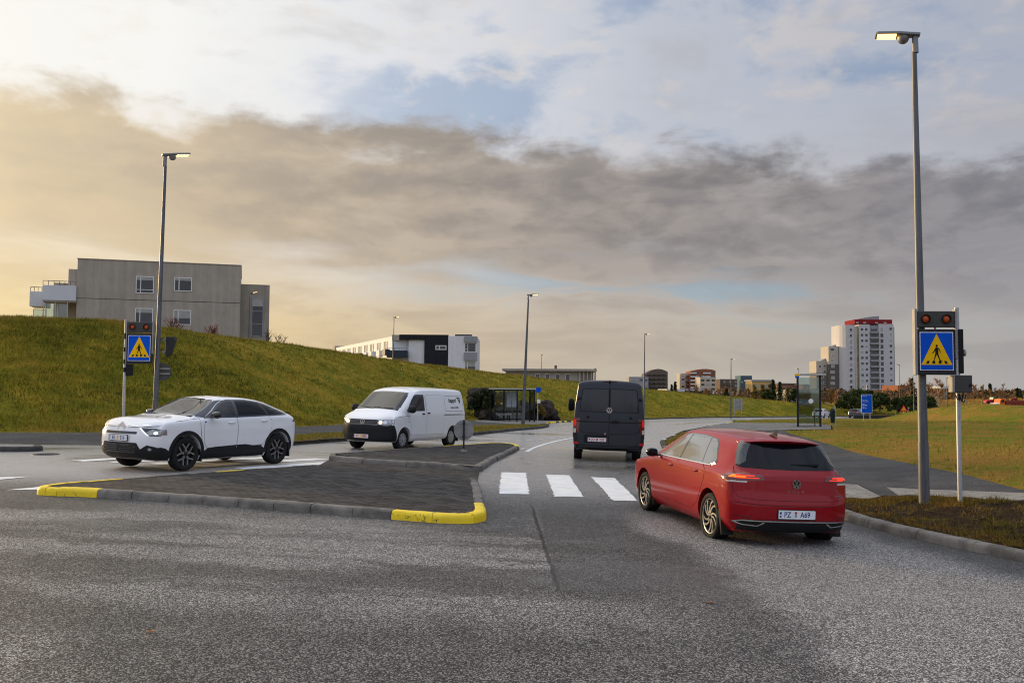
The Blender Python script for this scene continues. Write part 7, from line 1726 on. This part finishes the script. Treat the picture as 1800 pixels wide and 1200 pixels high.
    for dz in (0, .052): bd.prism([(-.12, -.05+dz), (0, .045+dz), (.12, -.05+dz), (.10, -.075+dz), (0, .002+dz), (-.10, -.075+dz)], 0, .02, 'yz')
    b = bd.build('badge', M_CHROME, c.root); b.location = (l.x-.002, 0, .885); b.rotation_euler = (0, R(-12), 0)
    for sg in (1, -1):
        ax = 'y+' if sg > 0 else 'y-'
        hl = c.patch('headlight', [(sg*.47, .862), (sg*.66, .715), (sg*.80, .71), (sg*.845, .72), (sg*.85, .835), (sg*.76, .862), (sg*.6, .868)], 'x+', .005, M_GLOSSB, .04)
        c.patch('reflector', [(sg*.62, .785), (sg*.68, .735), (sg*.835, .735), (sg*.835, .83), (sg*.70, .838)], 'x+', .007, M_HLGLASS, .04, hl)
        c.patch('light_bar', [(sg*.47, .862), (sg*.655, .716), (sg*.69, .716), (sg*.51, .864)], 'x+', .008, M_DRL, .04, hl)
        c.patch('light_bar', [(sg*.50, .905), (sg*.80, .945), (sg*.80, .962), (sg*.50, .92)], 'x+', .006, M_CHROME, .04, hl)
        c.patch('headlight_side', [(1.96, .73), (1.98, .84), (1.86, .85), (1.84, .74)], ax, .005, M_HLGLASS, .04, hl)
        c.patch('lamp_beam', arc(sg*.77, .775, .030, 0, 360, 12)[:-1], 'x+', .010, M_HLITW, .03, hl)
        c.patch('fog_lamp', arc(sg*.70, .455, .03, 0, 360, 10)[:-1], 'x+', .012, M_HLGLASS, .03, lb)
        c.patch('tail_lamp', [(-2.0, .93), (-2.0, 1.04), (-1.86, 1.03), (-1.80, .97)], ax, .006, M_TLRED, .05)
        c.patch('tail_lamp', [(sg*.45, 1.02), (sg*.84, .98), (sg*.84, 1.04), (sg*.45, 1.06)], 'x-', .006, M_TLRED, .05)
        fb = MB(); l, nn = c.hit(.86, .985, ax); fb.box(l.x-.02, l.x+.02, l.y-.004*sg, l.y+.005*sg, .97, 1.0) if sg > 0 else fb.box(l.x-.02, l.x+.02, l.y-.005, l.y+.004, .97, 1.0)
        fb.build('wing_badge', M_SBLUE, c.root)
        m1 = MB(); m1.prism([(-1.74, .16), (-1.72, .16), (-1.66, .44), (-1.72, .5)], sg*.72, sg*.885); m1.build('mud_flap', M_BLACK, c.root)
        m1 = MB(); m1.prism([(.91, .17), (.93, .17), (.98, .42), (.93, .44)], sg*.70, sg*.875); m1.build('mud_flap', M_BLACK, c.root)
    plate(c, 2.285, .665, [('EE', -.125, .098), ('E16', .125, .098)], M_PLATE, M_PBLUE, 1, sticker=[(-.232, .018, .013, .014, 0), (-.232, -.025, .012, .01, 1), (-.005, .0, .026, .035, 2)])
    # rear: spoiler lip and glass
    c.patch('rear_window', [(-.62, 1.16), (-.46, 1.37), (.46, 1.37), (.62, 1.16)], 'x-', .004, M_PRIV, .07)
    sp = MB(); V = []; ys = [-.70, -.6, -.3, 0, .3, .6, .70]
    for y in ys: k = (abs(y)/.7)**3; V += [(-1.78+.05*k, y, 1.20-.012*k), (-2.02+.12*k, y, 1.185-.01*k), (-2.02+.12*k, y, 1.155-.01*k), (-1.80+.05*k, y, 1.165-.01*k)]
    sp.add(V, [(4*i+j, 4*i+4+j, 4*i+4+(j+1) % 4, 4*i+(j+1) % 4) for i in range(6) for j in range(4)]+[(0, 1, 2, 3), (24, 25, 26, 27)]); sp.build('spoiler', M_GLOSSB, c.root, auto=50)
    mirror_unit(c, .66, .895, 1.13, M_GLOSSB, h=.15, d=.11, w=.19)
    body = person_bust(c.root, 0, 0, 0)
    pr = empty('person', label='driver in a dark jacket holding the wheel of the white crossover', cat='person'); o = bpy.data.objects.new('body', body); link(o, pr)
    hm = bmesh.new(); bmesh.ops.create_uvsphere(hm, u_segments=14, v_segments=10, radius=1.)
    for v in hm.verts: v.co = Vector((v.co.x*.098-.055, v.co.y*.09, v.co.z*.10+.775)) if v.co.z > -.1 or v.co.x < -.1 else Vector((v.co.x*.05-.07, v.co.y*.07, .76))
    me = bpy.data.meshes.new('hair'); hm.to_mesh(me); hm.free(); me.materials.append(mat('brown hair', (.05, .03, .018), .7)); me.polygons.foreach_set('use_smooth', [True]*len(me.polygons)); link(bpy.data.objects.new('hair', me), pr)
    fc = MB(); fc.cyl((.045, 0, .735), (.078, 0, .712), .012, .018, 6); fc.build('nose', MATS['skin'], pr, smooth=True)
    ey = MB(); ey.box(.048, .056, -.045, -.022, .742, .750); ey.build('eye', M_BLACK, pr); ey = MB(); ey.box(.048, .056, .022, .045, .742, .750); ey.build('eye', M_BLACK, pr)
    mo = MB(); mo.box(.05, .058, -.022, .022, .682, .688); mo.build('mouth', M_TLRED, pr)
    for sg in (1, -1):
        e = MB(); e.cyl((-.05, sg*.085, .73), (-.05, sg*.10, .735), .03, .024, 8); e.build('ear', MATS['skin'], pr, smooth=True)
        for q in range(4):                                           # fingers closed round the rim
            f = MB(); a = -.035+.022*q; f.tube([(.37, sg*(.155+a*.3), .37+a), (.415, sg*(.165+a*.3), .375+a), (.43, sg*(.19+a*.3), .37+a), (.405, sg*(.20+a*.3), .365+a)], .0095, 6); f.build('finger', MATS['skin'], pr, smooth=True)
        f = MB(); f.tube([(.36, sg*.15, .39), (.395, sg*.185, .425), (.41, sg*.20, .43)], .010, 6); f.build('thumb', MATS['skin'], pr, smooth=True)
    c.driver = pr; c.driver_at = (-.10, .37, .62)
    def build():
        ty = tyre_mb(.34, .242, .205); bl = barrel_mb(.238, .2); sp = MB(); y0 = .066
        def bar(r1, a1, r2, a2, w1, w2):
            P = []
            for r_, an, w_ in ((r1, a1, w1), (r2, a2, w2)):
                cx, cz = r_*math.cos(an), r_*math.sin(an); dx, dz = r2*math.cos(a2)-r1*math.cos(a1), r2*math.sin(a2)-r1*math.sin(a1); L = math.hypot(dx, dz); tx, tz = -dz/L*w_, dx/L*w_
                P += [(cx+tx, y0+.024, cz+tz), (cx-tx, y0+.024, cz-tz), (cx-tx*1.2, y0-.01, cz-tz*1.2), (cx+tx*1.2, y0-.01, cz+tz*1.2)]
            sp.add(P, [(0, 1, 5, 4), (1, 2, 6, 5), (2, 3, 7, 6), (3, 0, 4, 7), (0, 3, 2, 1), (4, 5, 6, 7)])
        for k in range(5):
            a = 2*math.pi*k/5+.3
            bar(.05, a-.25, .125, a-.12, .010, .011); bar(.05, a+.25, .125, a+.12, .010, .011)
            bar(.125, a-.12, .228, a-.40, .014, .015); bar(.125, a+.12, .228, a+.40, .014, .015)
        hub = MB(); hub.lathe([(0, y0+.03), (.03, y0+.03), (.055, y0+.016), (.06, y0-.02)], 20, 'y')
        return [('tyre', ty, M_TYRE, 50), ('rim', bl, M_RIMD, 40), ('spokes', sp, M_RIM, 30), ('hub_cap', hub, M_RIMD, 40)]
    c.wheels(.775, build, steer=0)
    return c
M_WHITEP = paintmat('white car paint', (.82, .82, .83), 0., .34, .14)
cross = crossover('white_crossover', 'white crossover with black wheel arch trim approaching past the island', M_WHITEP)
cross.place(-6.77, 20.2, 242.1)
bpy.context.view_layer.update()
_p = cross.driver; _p.matrix_world = cross.root.matrix_world @ Matrix.Translation(cross.driver_at)

# ---------------------------------------------------------------- white panel van coming towards the camera
def white_van():
    P = M_WHITEP
    xs = [-2.34, -1.5, -.6, .35, 1.12, 1.5, 2.02]
    R0 = ring([-2.2]+xs[1:6]+[1.95], .86, [(-2.6, .30), (2.5, .26)], (-2.40, -2.38, -2.30), (2.30, 2.24, 2.10))
    R1 = ring(xs, .935, [(-2.6, .40), (2.5, .38)], (-2.49, -2.48, -2.42), (2.41, 2.35, 2.16))
    R2 = ring(xs, .952, [(-2.6, .62), (2.5, .62)], (-2.50, -2.49, -2.43), (2.42, 2.36, 2.17))
    R3 = ring(xs, .953, [(-2.6, .86), (2.5, .84)], (-2.49, -2.48, -2.42), (2.39, 2.33, 2.14))
    R4 = ring(xs, .950, [(-2.6, 1.08), (1.0, 1.075), (1.8, 1.02), (2.5, .975)], (-2.485, -2.475, -2.41), (2.33, 2.27, 2.08))
    R4b = [(-2.478, 0, 1.16), (-2.47, .52, 1.16), (-2.40, .81, 1.16), (-2.32, .925, 1.16), (-1.5, .946, 1.155), (-.6, .946, 1.15), (.35, .945, 1.145), (1.12, .94, 1.14), (1.52, .915, 1.13), (1.84, .85, 1.125), (1.97, .72, 1.13), (2.05, .42, 1.14), (2.07, 0, 1.145)]
    R5 = [(-2.47, 0, 1.24), (-2.46, .52, 1.24), (-2.39, .80, 1.24), (-2.31, .915, 1.24), (-1.5, .936, 1.23), (-.6, .936, 1.225), (.35, .935, 1.22), (1.12, .925, 1.205), (1.48, .885, 1.205), (1.66, .80, 1.225), (1.74, .66, 1.245), (1.81, .38, 1.262), (1.83, 0, 1.27)]
    R6 = [(-2.39, 0, 1.80), (-2.38, .45, 1.80), (-2.32, .70, 1.80), (-2.24, .80, 1.80), (-1.5, .828, 1.80), (-.6, .83, 1.80), (.35, .83, 1.795), (.70, .805, 1.775), (.82, .775, 1.755), (.90, .69, 1.775), (.95, .55, 1.795), (.99, .3, 1.812), (1.0, 0, 1.818)]
    R6b = [(-2.33, 0, 1.90), (-2.32, .42, 1.90), (-2.27, .62, 1.898), (-2.19, .71, 1.89), (-1.5, .745, 1.895), (-.6, .75, 1.90), (.30, .742, 1.888), (.58, .72, 1.86), (.70, .68, 1.84), (.78, .60, 1.852), (.82, .46, 1.868), (.85, .26, 1.88), (.86, 0, 1.886)]
    R8 = [(-2.22, 0, 1.945), (-2.2, 0, 1.948), (-2.16, 0, 1.952), (-2.1, 0, 1.956), (-1.5, 0, 1.972), (-.6, 0, 1.978), (.2, 0, 1.97), (.4, 0, 1.955), (.5, 0, 1.945), (.56, 0, 1.938), (.61, 0, 1.932), (.65, 0, 1.927), (.67, 0, 1.924)]
    R7 = [(a[0]*.45+b[0]*.55, a[1]*.58, a[2]+(b[2]-a[2])*.70) for a, b in zip(R6b, R8)]
    c = Car('white_van', 'white panel van with lit headlamps and black lettering approaching behind the island', 'van', None, [R0, R1, R2, R3, R4, R4b, R5, R6, R6b, R7, R8], P, (-1.5, 1.5), .335, .375)
    ws = [(-.745, 1.288), (-.715, 1.52), (-.655, 1.752), (-.48, 1.775), (-.25, 1.79), (0, 1.794), (.25, 1.79), (.48, 1.775), (.655, 1.752), (.715, 1.52), (.745, 1.288), (.4, 1.292), (0, 1.30), (-.4, 1.292)]
    c.patch('windscreen_surround', [(-.775, 1.268), (-.735, 1.52), (-.675, 1.77), (-.5, 1.795), (-.25, 1.812), (0, 1.816), (.25, 1.812), (.5, 1.795), (.675, 1.77), (.735, 1.52), (.775, 1.268), (.4, 1.268), (0, 1.275), (-.4, 1.268)], 'x+', .004, M_GLOSSB, .05, holes=[ws])
    c.patch('windscreen', ws, 'x+', .006, M_SEEGLASS, .08)
    dw = [(1.30, 1.24), (1.0, 1.545), (.82, 1.69), (.72, 1.71), (.35, 1.71), (.35, 1.235), (.9, 1.235)]
    c.both('window_surround', grow(dw, .022), .004, M_GLOSSB, .05, holes=[dw]); c.both('side_window', dw, .006, M_SEEGLASS, .07)
    c.cut_glass([(grow(ws, .03), 'x+'), (grow(dw, .015), 'y')])
    cab = MB(); cab.box(.12, .16, -.72, .72, .4, 1.74); cab.box(.1, 1.6, -.78, .78, .5, .56); cab.prism([(1.70, .6), (1.68, 1.225), (1.45, 1.21), (1.25, 1.10), (1.25, .6)], -.70, .70); cab.build('cabin', M_SEAT, c.root)
    for sg in (.42, -.42, -.05):
        st = MB(); st.prism([(.75, .85), (.75, .98), (.35, .95), (.22, 1.48), (.17, 1.46), (.2, .85)], sg-.2, sg+.2); st.prism([(.24, 1.49), (.24, 1.66), (.17, 1.66), (.17, 1.49)], sg-.12, sg+.12); st.build('seat', M_SEAT, c.root, bevel=.03)
    wp = MB()
    for y0, y1 in ((.62, -.02), (-.02, -.58)):
        V, F = c.line([(y0, 1.285), (y1, 1.31)], 'x+', .022, .012, None); wp.add(V, F)
    wp.build('wiper', M_BLACK, c.root)
    fd = [(1.46, 1.20), (1.33, 1.05), (1.15, .80), (1.10, .46), (.25, .44), (.24, 1.2), (.26, 1.70)]
    sd = [(.20, 1.72), (.20, .46), (-.88, .46), (-.88, 1.72)]
    c.seams([(fd, 'y', False), (sd, 'y+', True), (sd, 'y-', True), ([(1.86, 1.03), (1.4, 1.065), (-2.40, 1.075)], 'y', False), (rrect(-2.22, -.98, 1.20, 1.70, .05), 'y', True), (rrect(-.82, .12, 1.20, 1.70, .05), 'y', True)], .010)
    for sg, ax in ((1, 'y+'), (-1, 'y-')):
        d = c.patch('door', [(1.44, 1.19)]+fd[1:6]+[(.25, 1.21), (.9, 1.205)], ax, .003, P, .08); door_handle(c, d, .42, 1.125, sg, ax, M_BLACK, .09)
        s_ = c.patch('sliding_door', sd, ax, .003, P, .09); door_handle(c, s_, .10, 1.145, sg, ax, M_BLACK, .09)
        b = MB(); V, F = c.line([(-.92, 1.09), (-2.05, 1.09)], ax, .024, .004, None); b.add(V, F); b.build('slide_rail', M_FRAME_G, c.root)
        c.patch('bumper_side', [(2.2, .29), (2.2, .775), (2.06, .79), (1.955, .60), (1.91, .42), (1.895, .285)], ax, .008, M_PLASTIC, .04)
        c.patch('sill_moulding', [(1.12, .30), (1.12, .36), (-1.12, .36), (-1.12, .30)], ax, .006, P, .1)
        c.patch('side_repeater', arc(1.28, .88, .022, 0, 360, 10)[:-1], ax, .006, M_TLCLR, .03)
        c.both('tail_lamp', [(-2.44, .95), (-2.44, 1.5), (-2.36, 1.5), (-2.36, .95)], .005, M_TLRED, .06) if sg > 0 else None
        m1 = MB(); m1.prism([(-1.98, .18), (-1.96, .18), (-1.88, .5), (-1.92, .5)], sg*.70, sg*.90); m1.build('mud_flap', M_BLACK, c.root)
    # front: dark bumper, slatted grille between the lamps, badge, plate
    bp = c.patch('bumper', [(-.90, .30), (-.885, .76), (-.55, .785), (0, .79), (.55, .785), (.885, .76), (.90, .30), (0, .285)], 'x+', .010, M_PLASTIC, .045)
    c.patch('intake', rrect(-.55, .55, .545, .665, .03), 'x+', .013, M_BLACK, .06, bp)
    b = MB(); V, F = c.line([(-.86, .70), (0, .715), (.86, .70)], 'x+', .02, .02, None); b.add(V, F); b.build('bumper_edge', M_PLASTIC, bp)
    gr = c.patch('grille', [(-.52, .795), (-.50, .945), (.50, .945), (.52, .795)], 'x+', .006, M_GLOSSB, .05)
    b = MB()
    for z in (.84, .885, .925): V, F = c.line([(-.49, z), (.49, z)], 'x+', .013, .012, None); b.add(V, F)
    b.build('grille_slats', M_PLASTIC, gr)
    for sg in (1, -1):
        h = c.patch('headlight', [(sg*.50, .80), (sg*.505, .935), (sg*.70, .955), (sg*.865, .965), (sg*.875, .81)], 'x+', .007, M_HLGLASS, .04)
        c.patch('lamp_rim', [(sg*.49, .787), (sg*.49, .80), (sg*.88, .81), (sg*.885, .795)], 'x+', .009, M_GLOSSB, .05, h)
        c.patch('lamp_beam', arc(sg*.585, .865, .046, 0, 360, 14)[:-1], 'x+', .012, M_HLIT, .03, h); c.patch('indicator', arc(sg*.80, .905, .040, 0, 360, 14)[:-1], 'x+', .011, M_HLIT if sg < 0 else M_TLCLR, .03, h)
        c.patch('lamp_reflector', arc(sg*.70, .87, .050, 0, 360, 14)[:-1], 'x+', .010, M_CHROME, .03, h)
        ax = 'y+' if sg > 0 else 'y-'
        c.patch('headlight_side', [(2.16, .81), (2.15, .95), (2.04, .955), (2.06, .82)], ax, .005, M_HLGLASS, .04, h)
    l, nn = c.hit(0, .875, 'x+'); vw_badge(c, l.x+.016, .875, 1, .082)
    l, nn = c.hit(0, .44, 'x+'); plate(c, l.x+.03, .44, [('ZY', -.135, .098), ('M80', .125, .098)], M_PLATER, M_PRED, 1, sticker=[(-.232, .0, .013, .02, 1), (-.005, .0, .030, .034, 2)])
    c.patch('rear_doors_glass', [(-.7, 1.3), (-.62, 1.72), (.62, 1.72), (.7, 1.3)], 'x-', .004, M_PRIV, .1)
    # lettering on the left side
    for body, hx, hz, sz, sx in (('kappri', -1.50, 1.555, .20, 1.0), ('best með kaffi', -1.62, 1.325, .088, 1.05)):
        l, nn = c.hit(hx, hz, 'y+'); t = text(body, sz, M_SBLACK, 'lettering', c.root, (hx, l.y+.006, hz), (R(90)-.17, 0, R(180)), .001, sx=sx, offset=.003 if sz > .1 else .0008)
    b = MB(); l, nn = c.hit(-1.93, 1.56, 'y+'); b.M = Matrix.Translation((-1.93, l.y+.006, 1.56)) @ Matrix.Rotation(.17, 4, 'X')
    b.box(-.10, .10, 0, .002, .07, .10); b.box(-.10, -.07, 0, .002, -.10, .07); b.prism([(-.07, -.08), (.05, .05), (.02, .07), (-.07, -.03)], 0, .002); b.build('logo', M_SBLACK, c.root)
    mirror_unit(c, 1.28, .96, 1.275, M_PLASTIC, h=.24, d=.13, w=.24)
    def build():
        ty = tyre_mb(.335, .218, .21); bl = barrel_mb(.214, .2); cp = MB(); y0 = .07
        cp.lathe([(0, y0+.028), (.045, y0+.026), (.06, y0+.018), (.15, y0+.026), (.19, y0+.022), (.212, y0+.004), (.214, y0-.03)], 40, 'y')
        sl = MB()
        for k in range(10):
            a = 2*math.pi*k/10; cx, cz = .165*math.cos(a), .165*math.sin(a); sl.prism([(cx+.026*math.cos(t)*math.cos(a)-.012*math.sin(t)*math.sin(a), cz+.026*math.cos(t)*math.sin(a)+.012*math.sin(t)*math.cos(a)) for t in [2*math.pi*q/10 for q in range(10)]], y0+.02, y0+.0285)
        return [('tyre', ty, M_TYRE, 50), ('rim', bl, M_RIMD, 40), ('hub_cap', cp, M_HUBCAP, 40), ('hub_cap_slots', sl, M_BLACK, 40)]
    c.wheels(.80, build)
    return c
van = white_van(); van.place(-3.50, 29.9, 244.2)

# ---------------------------------------------------------------- dark grey van driving away
def grey_van():
    P = paintmat('dark grey van paint', (.030, .034, .042), .1, .40, .15, .5, .18)
    xs = [-3.05, -1.82, -.8, .3, 1.3, 1.82, 2.3]
    R0 = ring([-2.9]+xs[1:6]+[2.25], .93, [(-3.3, .34), (3, .28)], (-3.10, -3.09, -3.02), (2.72, 2.66, 2.5))
    R1 = ring(xs, .995, [(-3.3, .47), (3, .42)], (-3.17, -3.165, -3.12), (2.84, 2.78, 2.58))
    R2 = ring(xs, 1.02, [(-3.3, .75), (3, .75)], (-3.165, -3.16, -3.115), (2.86, 2.80, 2.6))
    R3 = ring(xs, 1.02, [(-3.3, 1.1), (3, 1.05)], (-3.16, -3.155, -3.11), (2.80, 2.72, 2.5), sy=(.975, 1, 1, 1, 1, .99, .95))
    R5 = [(-3.145, 0, 1.42), (-3.14, .56, 1.42), (-3.10, .88, 1.42), (-3.03, .985, 1.42), (-1.82, 1.0, 1.42), (-.8, 1.0, 1.42), (.3, 1.0, 1.41), (1.3, .98, 1.38), (1.75, .93, 1.36), (1.95, .85, 1.37), (2.02, .7, 1.38), (2.08, .4, 1.40), (2.1, 0, 1.41)]
    R6 = [(-3.08, 0, 2.06), (-3.075, .52, 2.06), (-3.04, .82, 2.06), (-2.97, .915, 2.06), (-1.82, .94, 2.06), (-.8, .94, 2.06), (.3, .93, 2.04), (.85, .88, 2.0), (1.05, .82, 1.99), (1.12, .74, 2.0), (1.16, .6, 2.01), (1.2, .3, 2.03), (1.21, 0, 2.035)]
    R6b = [(-3.045, 0, 2.26), (-3.04, .49, 2.257), (-3.0, .76, 2.25), (-2.93, .85, 2.235), (-1.82, .88, 2.24), (-.8, .88, 2.24), (.2, .86, 2.22), (.6, .79, 2.16), (.75, .74, 2.14), (.82, .66, 2.15), (.86, .5, 2.165), (.9, .28, 2.18), (.91, 0, 2.185)]
    R8 = [(-2.98, 0, 2.31), (-2.97, 0, 2.312), (-2.94, 0, 2.316), (-2.88, 0, 2.32), (-1.82, 0, 2.35), (-.8, 0, 2.355), (.1, 0, 2.34), (.4, 0, 2.31), (.5, 0, 2.295), (.56, 0, 2.285), (.6, 0, 2.28), (.64, 0, 2.272), (.66, 0, 2.27)]
    R7 = [(a[0]*.4+b[0]*.6, a[1]*.60, a[2]+(b[2]-a[2])*.75) for a, b in zip(R6b, R8)]
    c = Car('dark_grey_van', 'tall dark grey panel van with closed rear doors driving away', 'van', None, [R0, R1, R2, R3, R5, R6, R6b, R7, R8], P, (-1.82, 1.82), .345, .40)
    # rear doors as two leaves, with pressed window fields, mouldings and hinges
    for sg in (1, -1):
        leaf = [(sg*.006, .49), (sg*.895, .49), (sg*.915, .80), (sg*.905, 1.2), (sg*.86, 1.6), (sg*.83, 2.04), (sg*.79, 2.18), (sg*.70, 2.235), (sg*.006, 2.255)]
        d = c.patch('rear_door', leaf, 'x-', .006, P, .07)
        fld = [(sg*.02, 1.42), (sg*.825, 1.42), (sg*.825, 1.5), (sg*.77, 2.02), (sg*.735, 2.06), (sg*.02, 2.075)]
        f = c.patch('window_field', fld, 'x-', .011, mat('dark door glass', (.016, .018, .022), .10, var=.15, scale=1.2, spec=.5), .06, d)
        b = MB(); V, F = c.line(fld, 'x-', .018, .012, None, closed=True); b.add(V, F); b.build('field_frame', M_BLACK, d)
        b = MB(); V, F = c.line([(sg*.01, 1.135), (sg*.91, 1.135)], 'x-', .028, .012, None); b.add(V, F); b.build('door_moulding', M_BLACK, d)
        b = MB(); V, F = c.line([(sg*.03, .80), (sg*.6, .815), (sg*.80, .86), (sg*.89, .98)], 'x-', .010, .008, None); b.add(V, F); b.build('door_crease', M_GAP, d)
        l, nn = c.hit(sg*.60, 1.265, 'x-'); b = MB(); b.lathe([(0, -.008), (.036, -.006), (.045, .0)], 18, 'x', c=(l.x-.006, sg*.60, 1.265)); b.build('door_plug', M_BLACK, d, smooth=True)
        for hz in (1.79,):
            l, nn = c.hit(sg*.865, hz, 'x-'); b = MB(); b.box(l.x-.05, l.x+.03, sg*.875-.045, sg*.875+.045, hz-.035, hz+.035); b.build('hinge', M_BLACK, d, bevel=.012)
        ax = 'y+' if sg > 0 else 'y-'
        tl = c.patch('tail_lamp', [(sg*.925, .80), (sg*.925, 1.24), (sg*.985, 1.24), (sg*1.0, .80)], 'x-', .012, M_TLRED, .04)
        c.patch('light_bar', [(sg*.935, 1.02), (sg*.935, 1.20), (sg*.975, 1.20), (sg*.98, 1.02)], 'x-', .015, mat('tail lamp glow', (.5, .01, .01), .1, var=.2, scale=20, emit=(1., .02, .01), estr=.35), .04, tl)
        c.patch('reverse_lamp', [(sg*.932, .815), (sg*.932, .93), (sg*.985, .93), (sg*.99, .815)], 'x-', .015, M_TLCLR, .04, tl)
        c.patch('tail_lamp_side', [(-3.12, .82), (-3.12, 1.24), (-3.04, 1.22), (-3.02, .84)], ax, .008, M_TLRED, .05, tl)
        c.patch('reflector', [(sg*.86, .50), (sg*.86, .56), (sg*.975, .56), (sg*.975, .50)], 'x-', .024, mat('red reflector', (.40, .015, .012), .15, var=.1, emit=(1, .03, .02), estr=.06), .05)
        c.patch('corner_trim', [(sg*.90, .30), (sg*.90, .785), (sg*.985, .785), (sg*.985, .30)], 'x-', .010, M_PLASTIC, .05)
        m1 = MB(); m1.prism([(-2.32, .22), (-2.30, .22), (-2.24, .5), (-2.28, .5)], sg*.72, sg*.98); m1.build('mud_flap', M_BLACK, c.root)
        c.patch('side_moulding', [(-3.0, .68), (-3.0, .80), (-2.25, .80), (-2.25, .68)], ax, .008, M_PLASTIC, .08); c.patch('side_moulding', [(-1.38, .68), (-1.38, .80), (1.35, .80), (1.35, .68)], ax, .008, M_PLASTIC, .1)
        c.patch('side_window', [(1.55, 1.42), (1.0, 1.92), (.45, 1.94), (.45, 1.42)], ax, .005, M_CGLASS, .08)
    c.seams([([(0, .49), (0, 2.255)], 'x-', False)], .016, .008, M_GAP)
    bp = c.patch('bumper', [(-.93, .33), (-.93, .47), (.93, .47), (.93, .33), (.5, .31), (-.5, .31)], 'x-', .014, M_PLASTIC, .06)
    st = MB(); st.box(-3.245, -3.16, -.86, .86, .395, .455); st.build('bumper_step', M_PLASTIC, bp, bevel=.018)
    l, nn = c.hit(-.10, 1.165, 'x-'); hb = MB(); hb.prism([(-.30, 1.10), (-.28, 1.17), (-.20, 1.195), (-.14, 1.195), (-.06, 1.17), (-.05, 1.10)], l.x-.028, l.x, 'yz'); hb.build('door_handle', M_BLACK, c.root, bevel=.01)
    rc = MB(); l, nn = c.hit(.3, .64, 'x-'); pw = MB(); pw.prism(rrect(.04, .70, .545, .77, .03), l.x-.010, l.x+.01, 'yz'); pw.build('plate_recess', mat('recess paint', (.012, .013, .015), .5, var=.1), c.root)
    plate(c, l.x-.02, .635, [('JO', -.11, .098), ('T20', .13, .098)], M_PLATER, M_PRED, -1, y=.33, sticker=[(-.215, .0, .020, .020, 1), (.0, .0, .018, .034, 1)])
    kb = MB(); l, nn = c.hit(.09, .80, 'x-'); kb.cyl((l.x-.03, .11, .805), (l.x, .11, .805), .022, .022, 12); kb.build('door_lock', M_CHROME, c.root)
    l, nn = c.hit(0, 1.47, 'x-'); vw_badge(c, l.x-.02, 1.47, -1, .082)
    tl = MB(); tl.box(-3.06, -3.0, -.20, .20, 2.275, 2.298); tl.build('third_brake_lamp', M_TLRED, c.root, bevel=.008)
    cm = MB(); cm.box(-3.09, -3.02, -.03, .03, 2.24, 2.31); cm.build('rear_camera', M_BLACK, c.root, bevel=.01)
    c.patch('windscreen', [(-.78, 1.42), (-.66, 1.96), (.66, 1.96), (.78, 1.42)], 'x+', .005, M_CGLASS, .1)
    for sg in (1, -1): c.patch('headlight', [(sg*.55, .95), (sg*.60, 1.1), (sg*.9, 1.1), (sg*.9, .93)], 'x+', .006, M_HLGLASS, .06)
    c.patch('grille', rrect(-.5, .5, .8, 1.05, .03), 'x+', .006, M_PLASTIC, .08)
    mirror_unit(c, 1.22, 1.03, 1.55, M_PLASTIC, h=.42, d=.14, w=.22)
    def build():
        ty = tyre_mb(.345, .22, .235); bl = barrel_mb(.216, .22); cp = MB(); cp.lathe([(0, .10), (.06, .10), (.08, .07), (.18, .09), (.214, .06), (.215, .0)], 32, 'y')
        return [('tyre', ty, M_TYRE, 50), ('rim', bl, M_RIMD, 40), ('hub_cap', cp, M_HUBCAP, 40)]
    c.wheels(.86, build)
    return c
gvan = grey_van(); gvan.place(2.98, 29.0, 85.6)

# ---------------------------------------------------------------- two cars far down the road
def far_car(src, label, paint, x, y, h, name):
    r = copy_tree(src.root); r.name = name; r['label'] = label; r['category'] = 'car'
    def walk(o):
        for ch in o.children:
            if ch.type == 'MESH' and any(s.material and s.material.name == src.paint.name for s in ch.material_slots):
                ch.data = ch.data.copy()
                for i, m in enumerate(ch.data.materials):
                    if m and m.name == src.paint.name: ch.data.materials[i] = paint
            walk(ch)
    walk(r); r.location = (x, y, G(x, y)); r.rotation_euler = (0, 0, R(h))
    for o in list(r.children):
        if o.name.startswith(('number_plate', 'lettering', 'badge', 'trim_badge')):
            for q in list(o.children_recursive)+[o]: bpy.data.objects.remove(q)
    return r
far_car(golf, 'white car seen through the right-hand bus shelter, far down the road', paintmat('far white paint', (.62, .63, .65), 0., .3, .1), at(1443, 141), 141, 55, 'white_car')
far_car(golf, 'dark car partly behind the blue information sign, far down the road', paintmat('far dark paint', (.045, .042, .045), .3, .3, .1), at(1507, 146), 146, 48, 'dark_car')
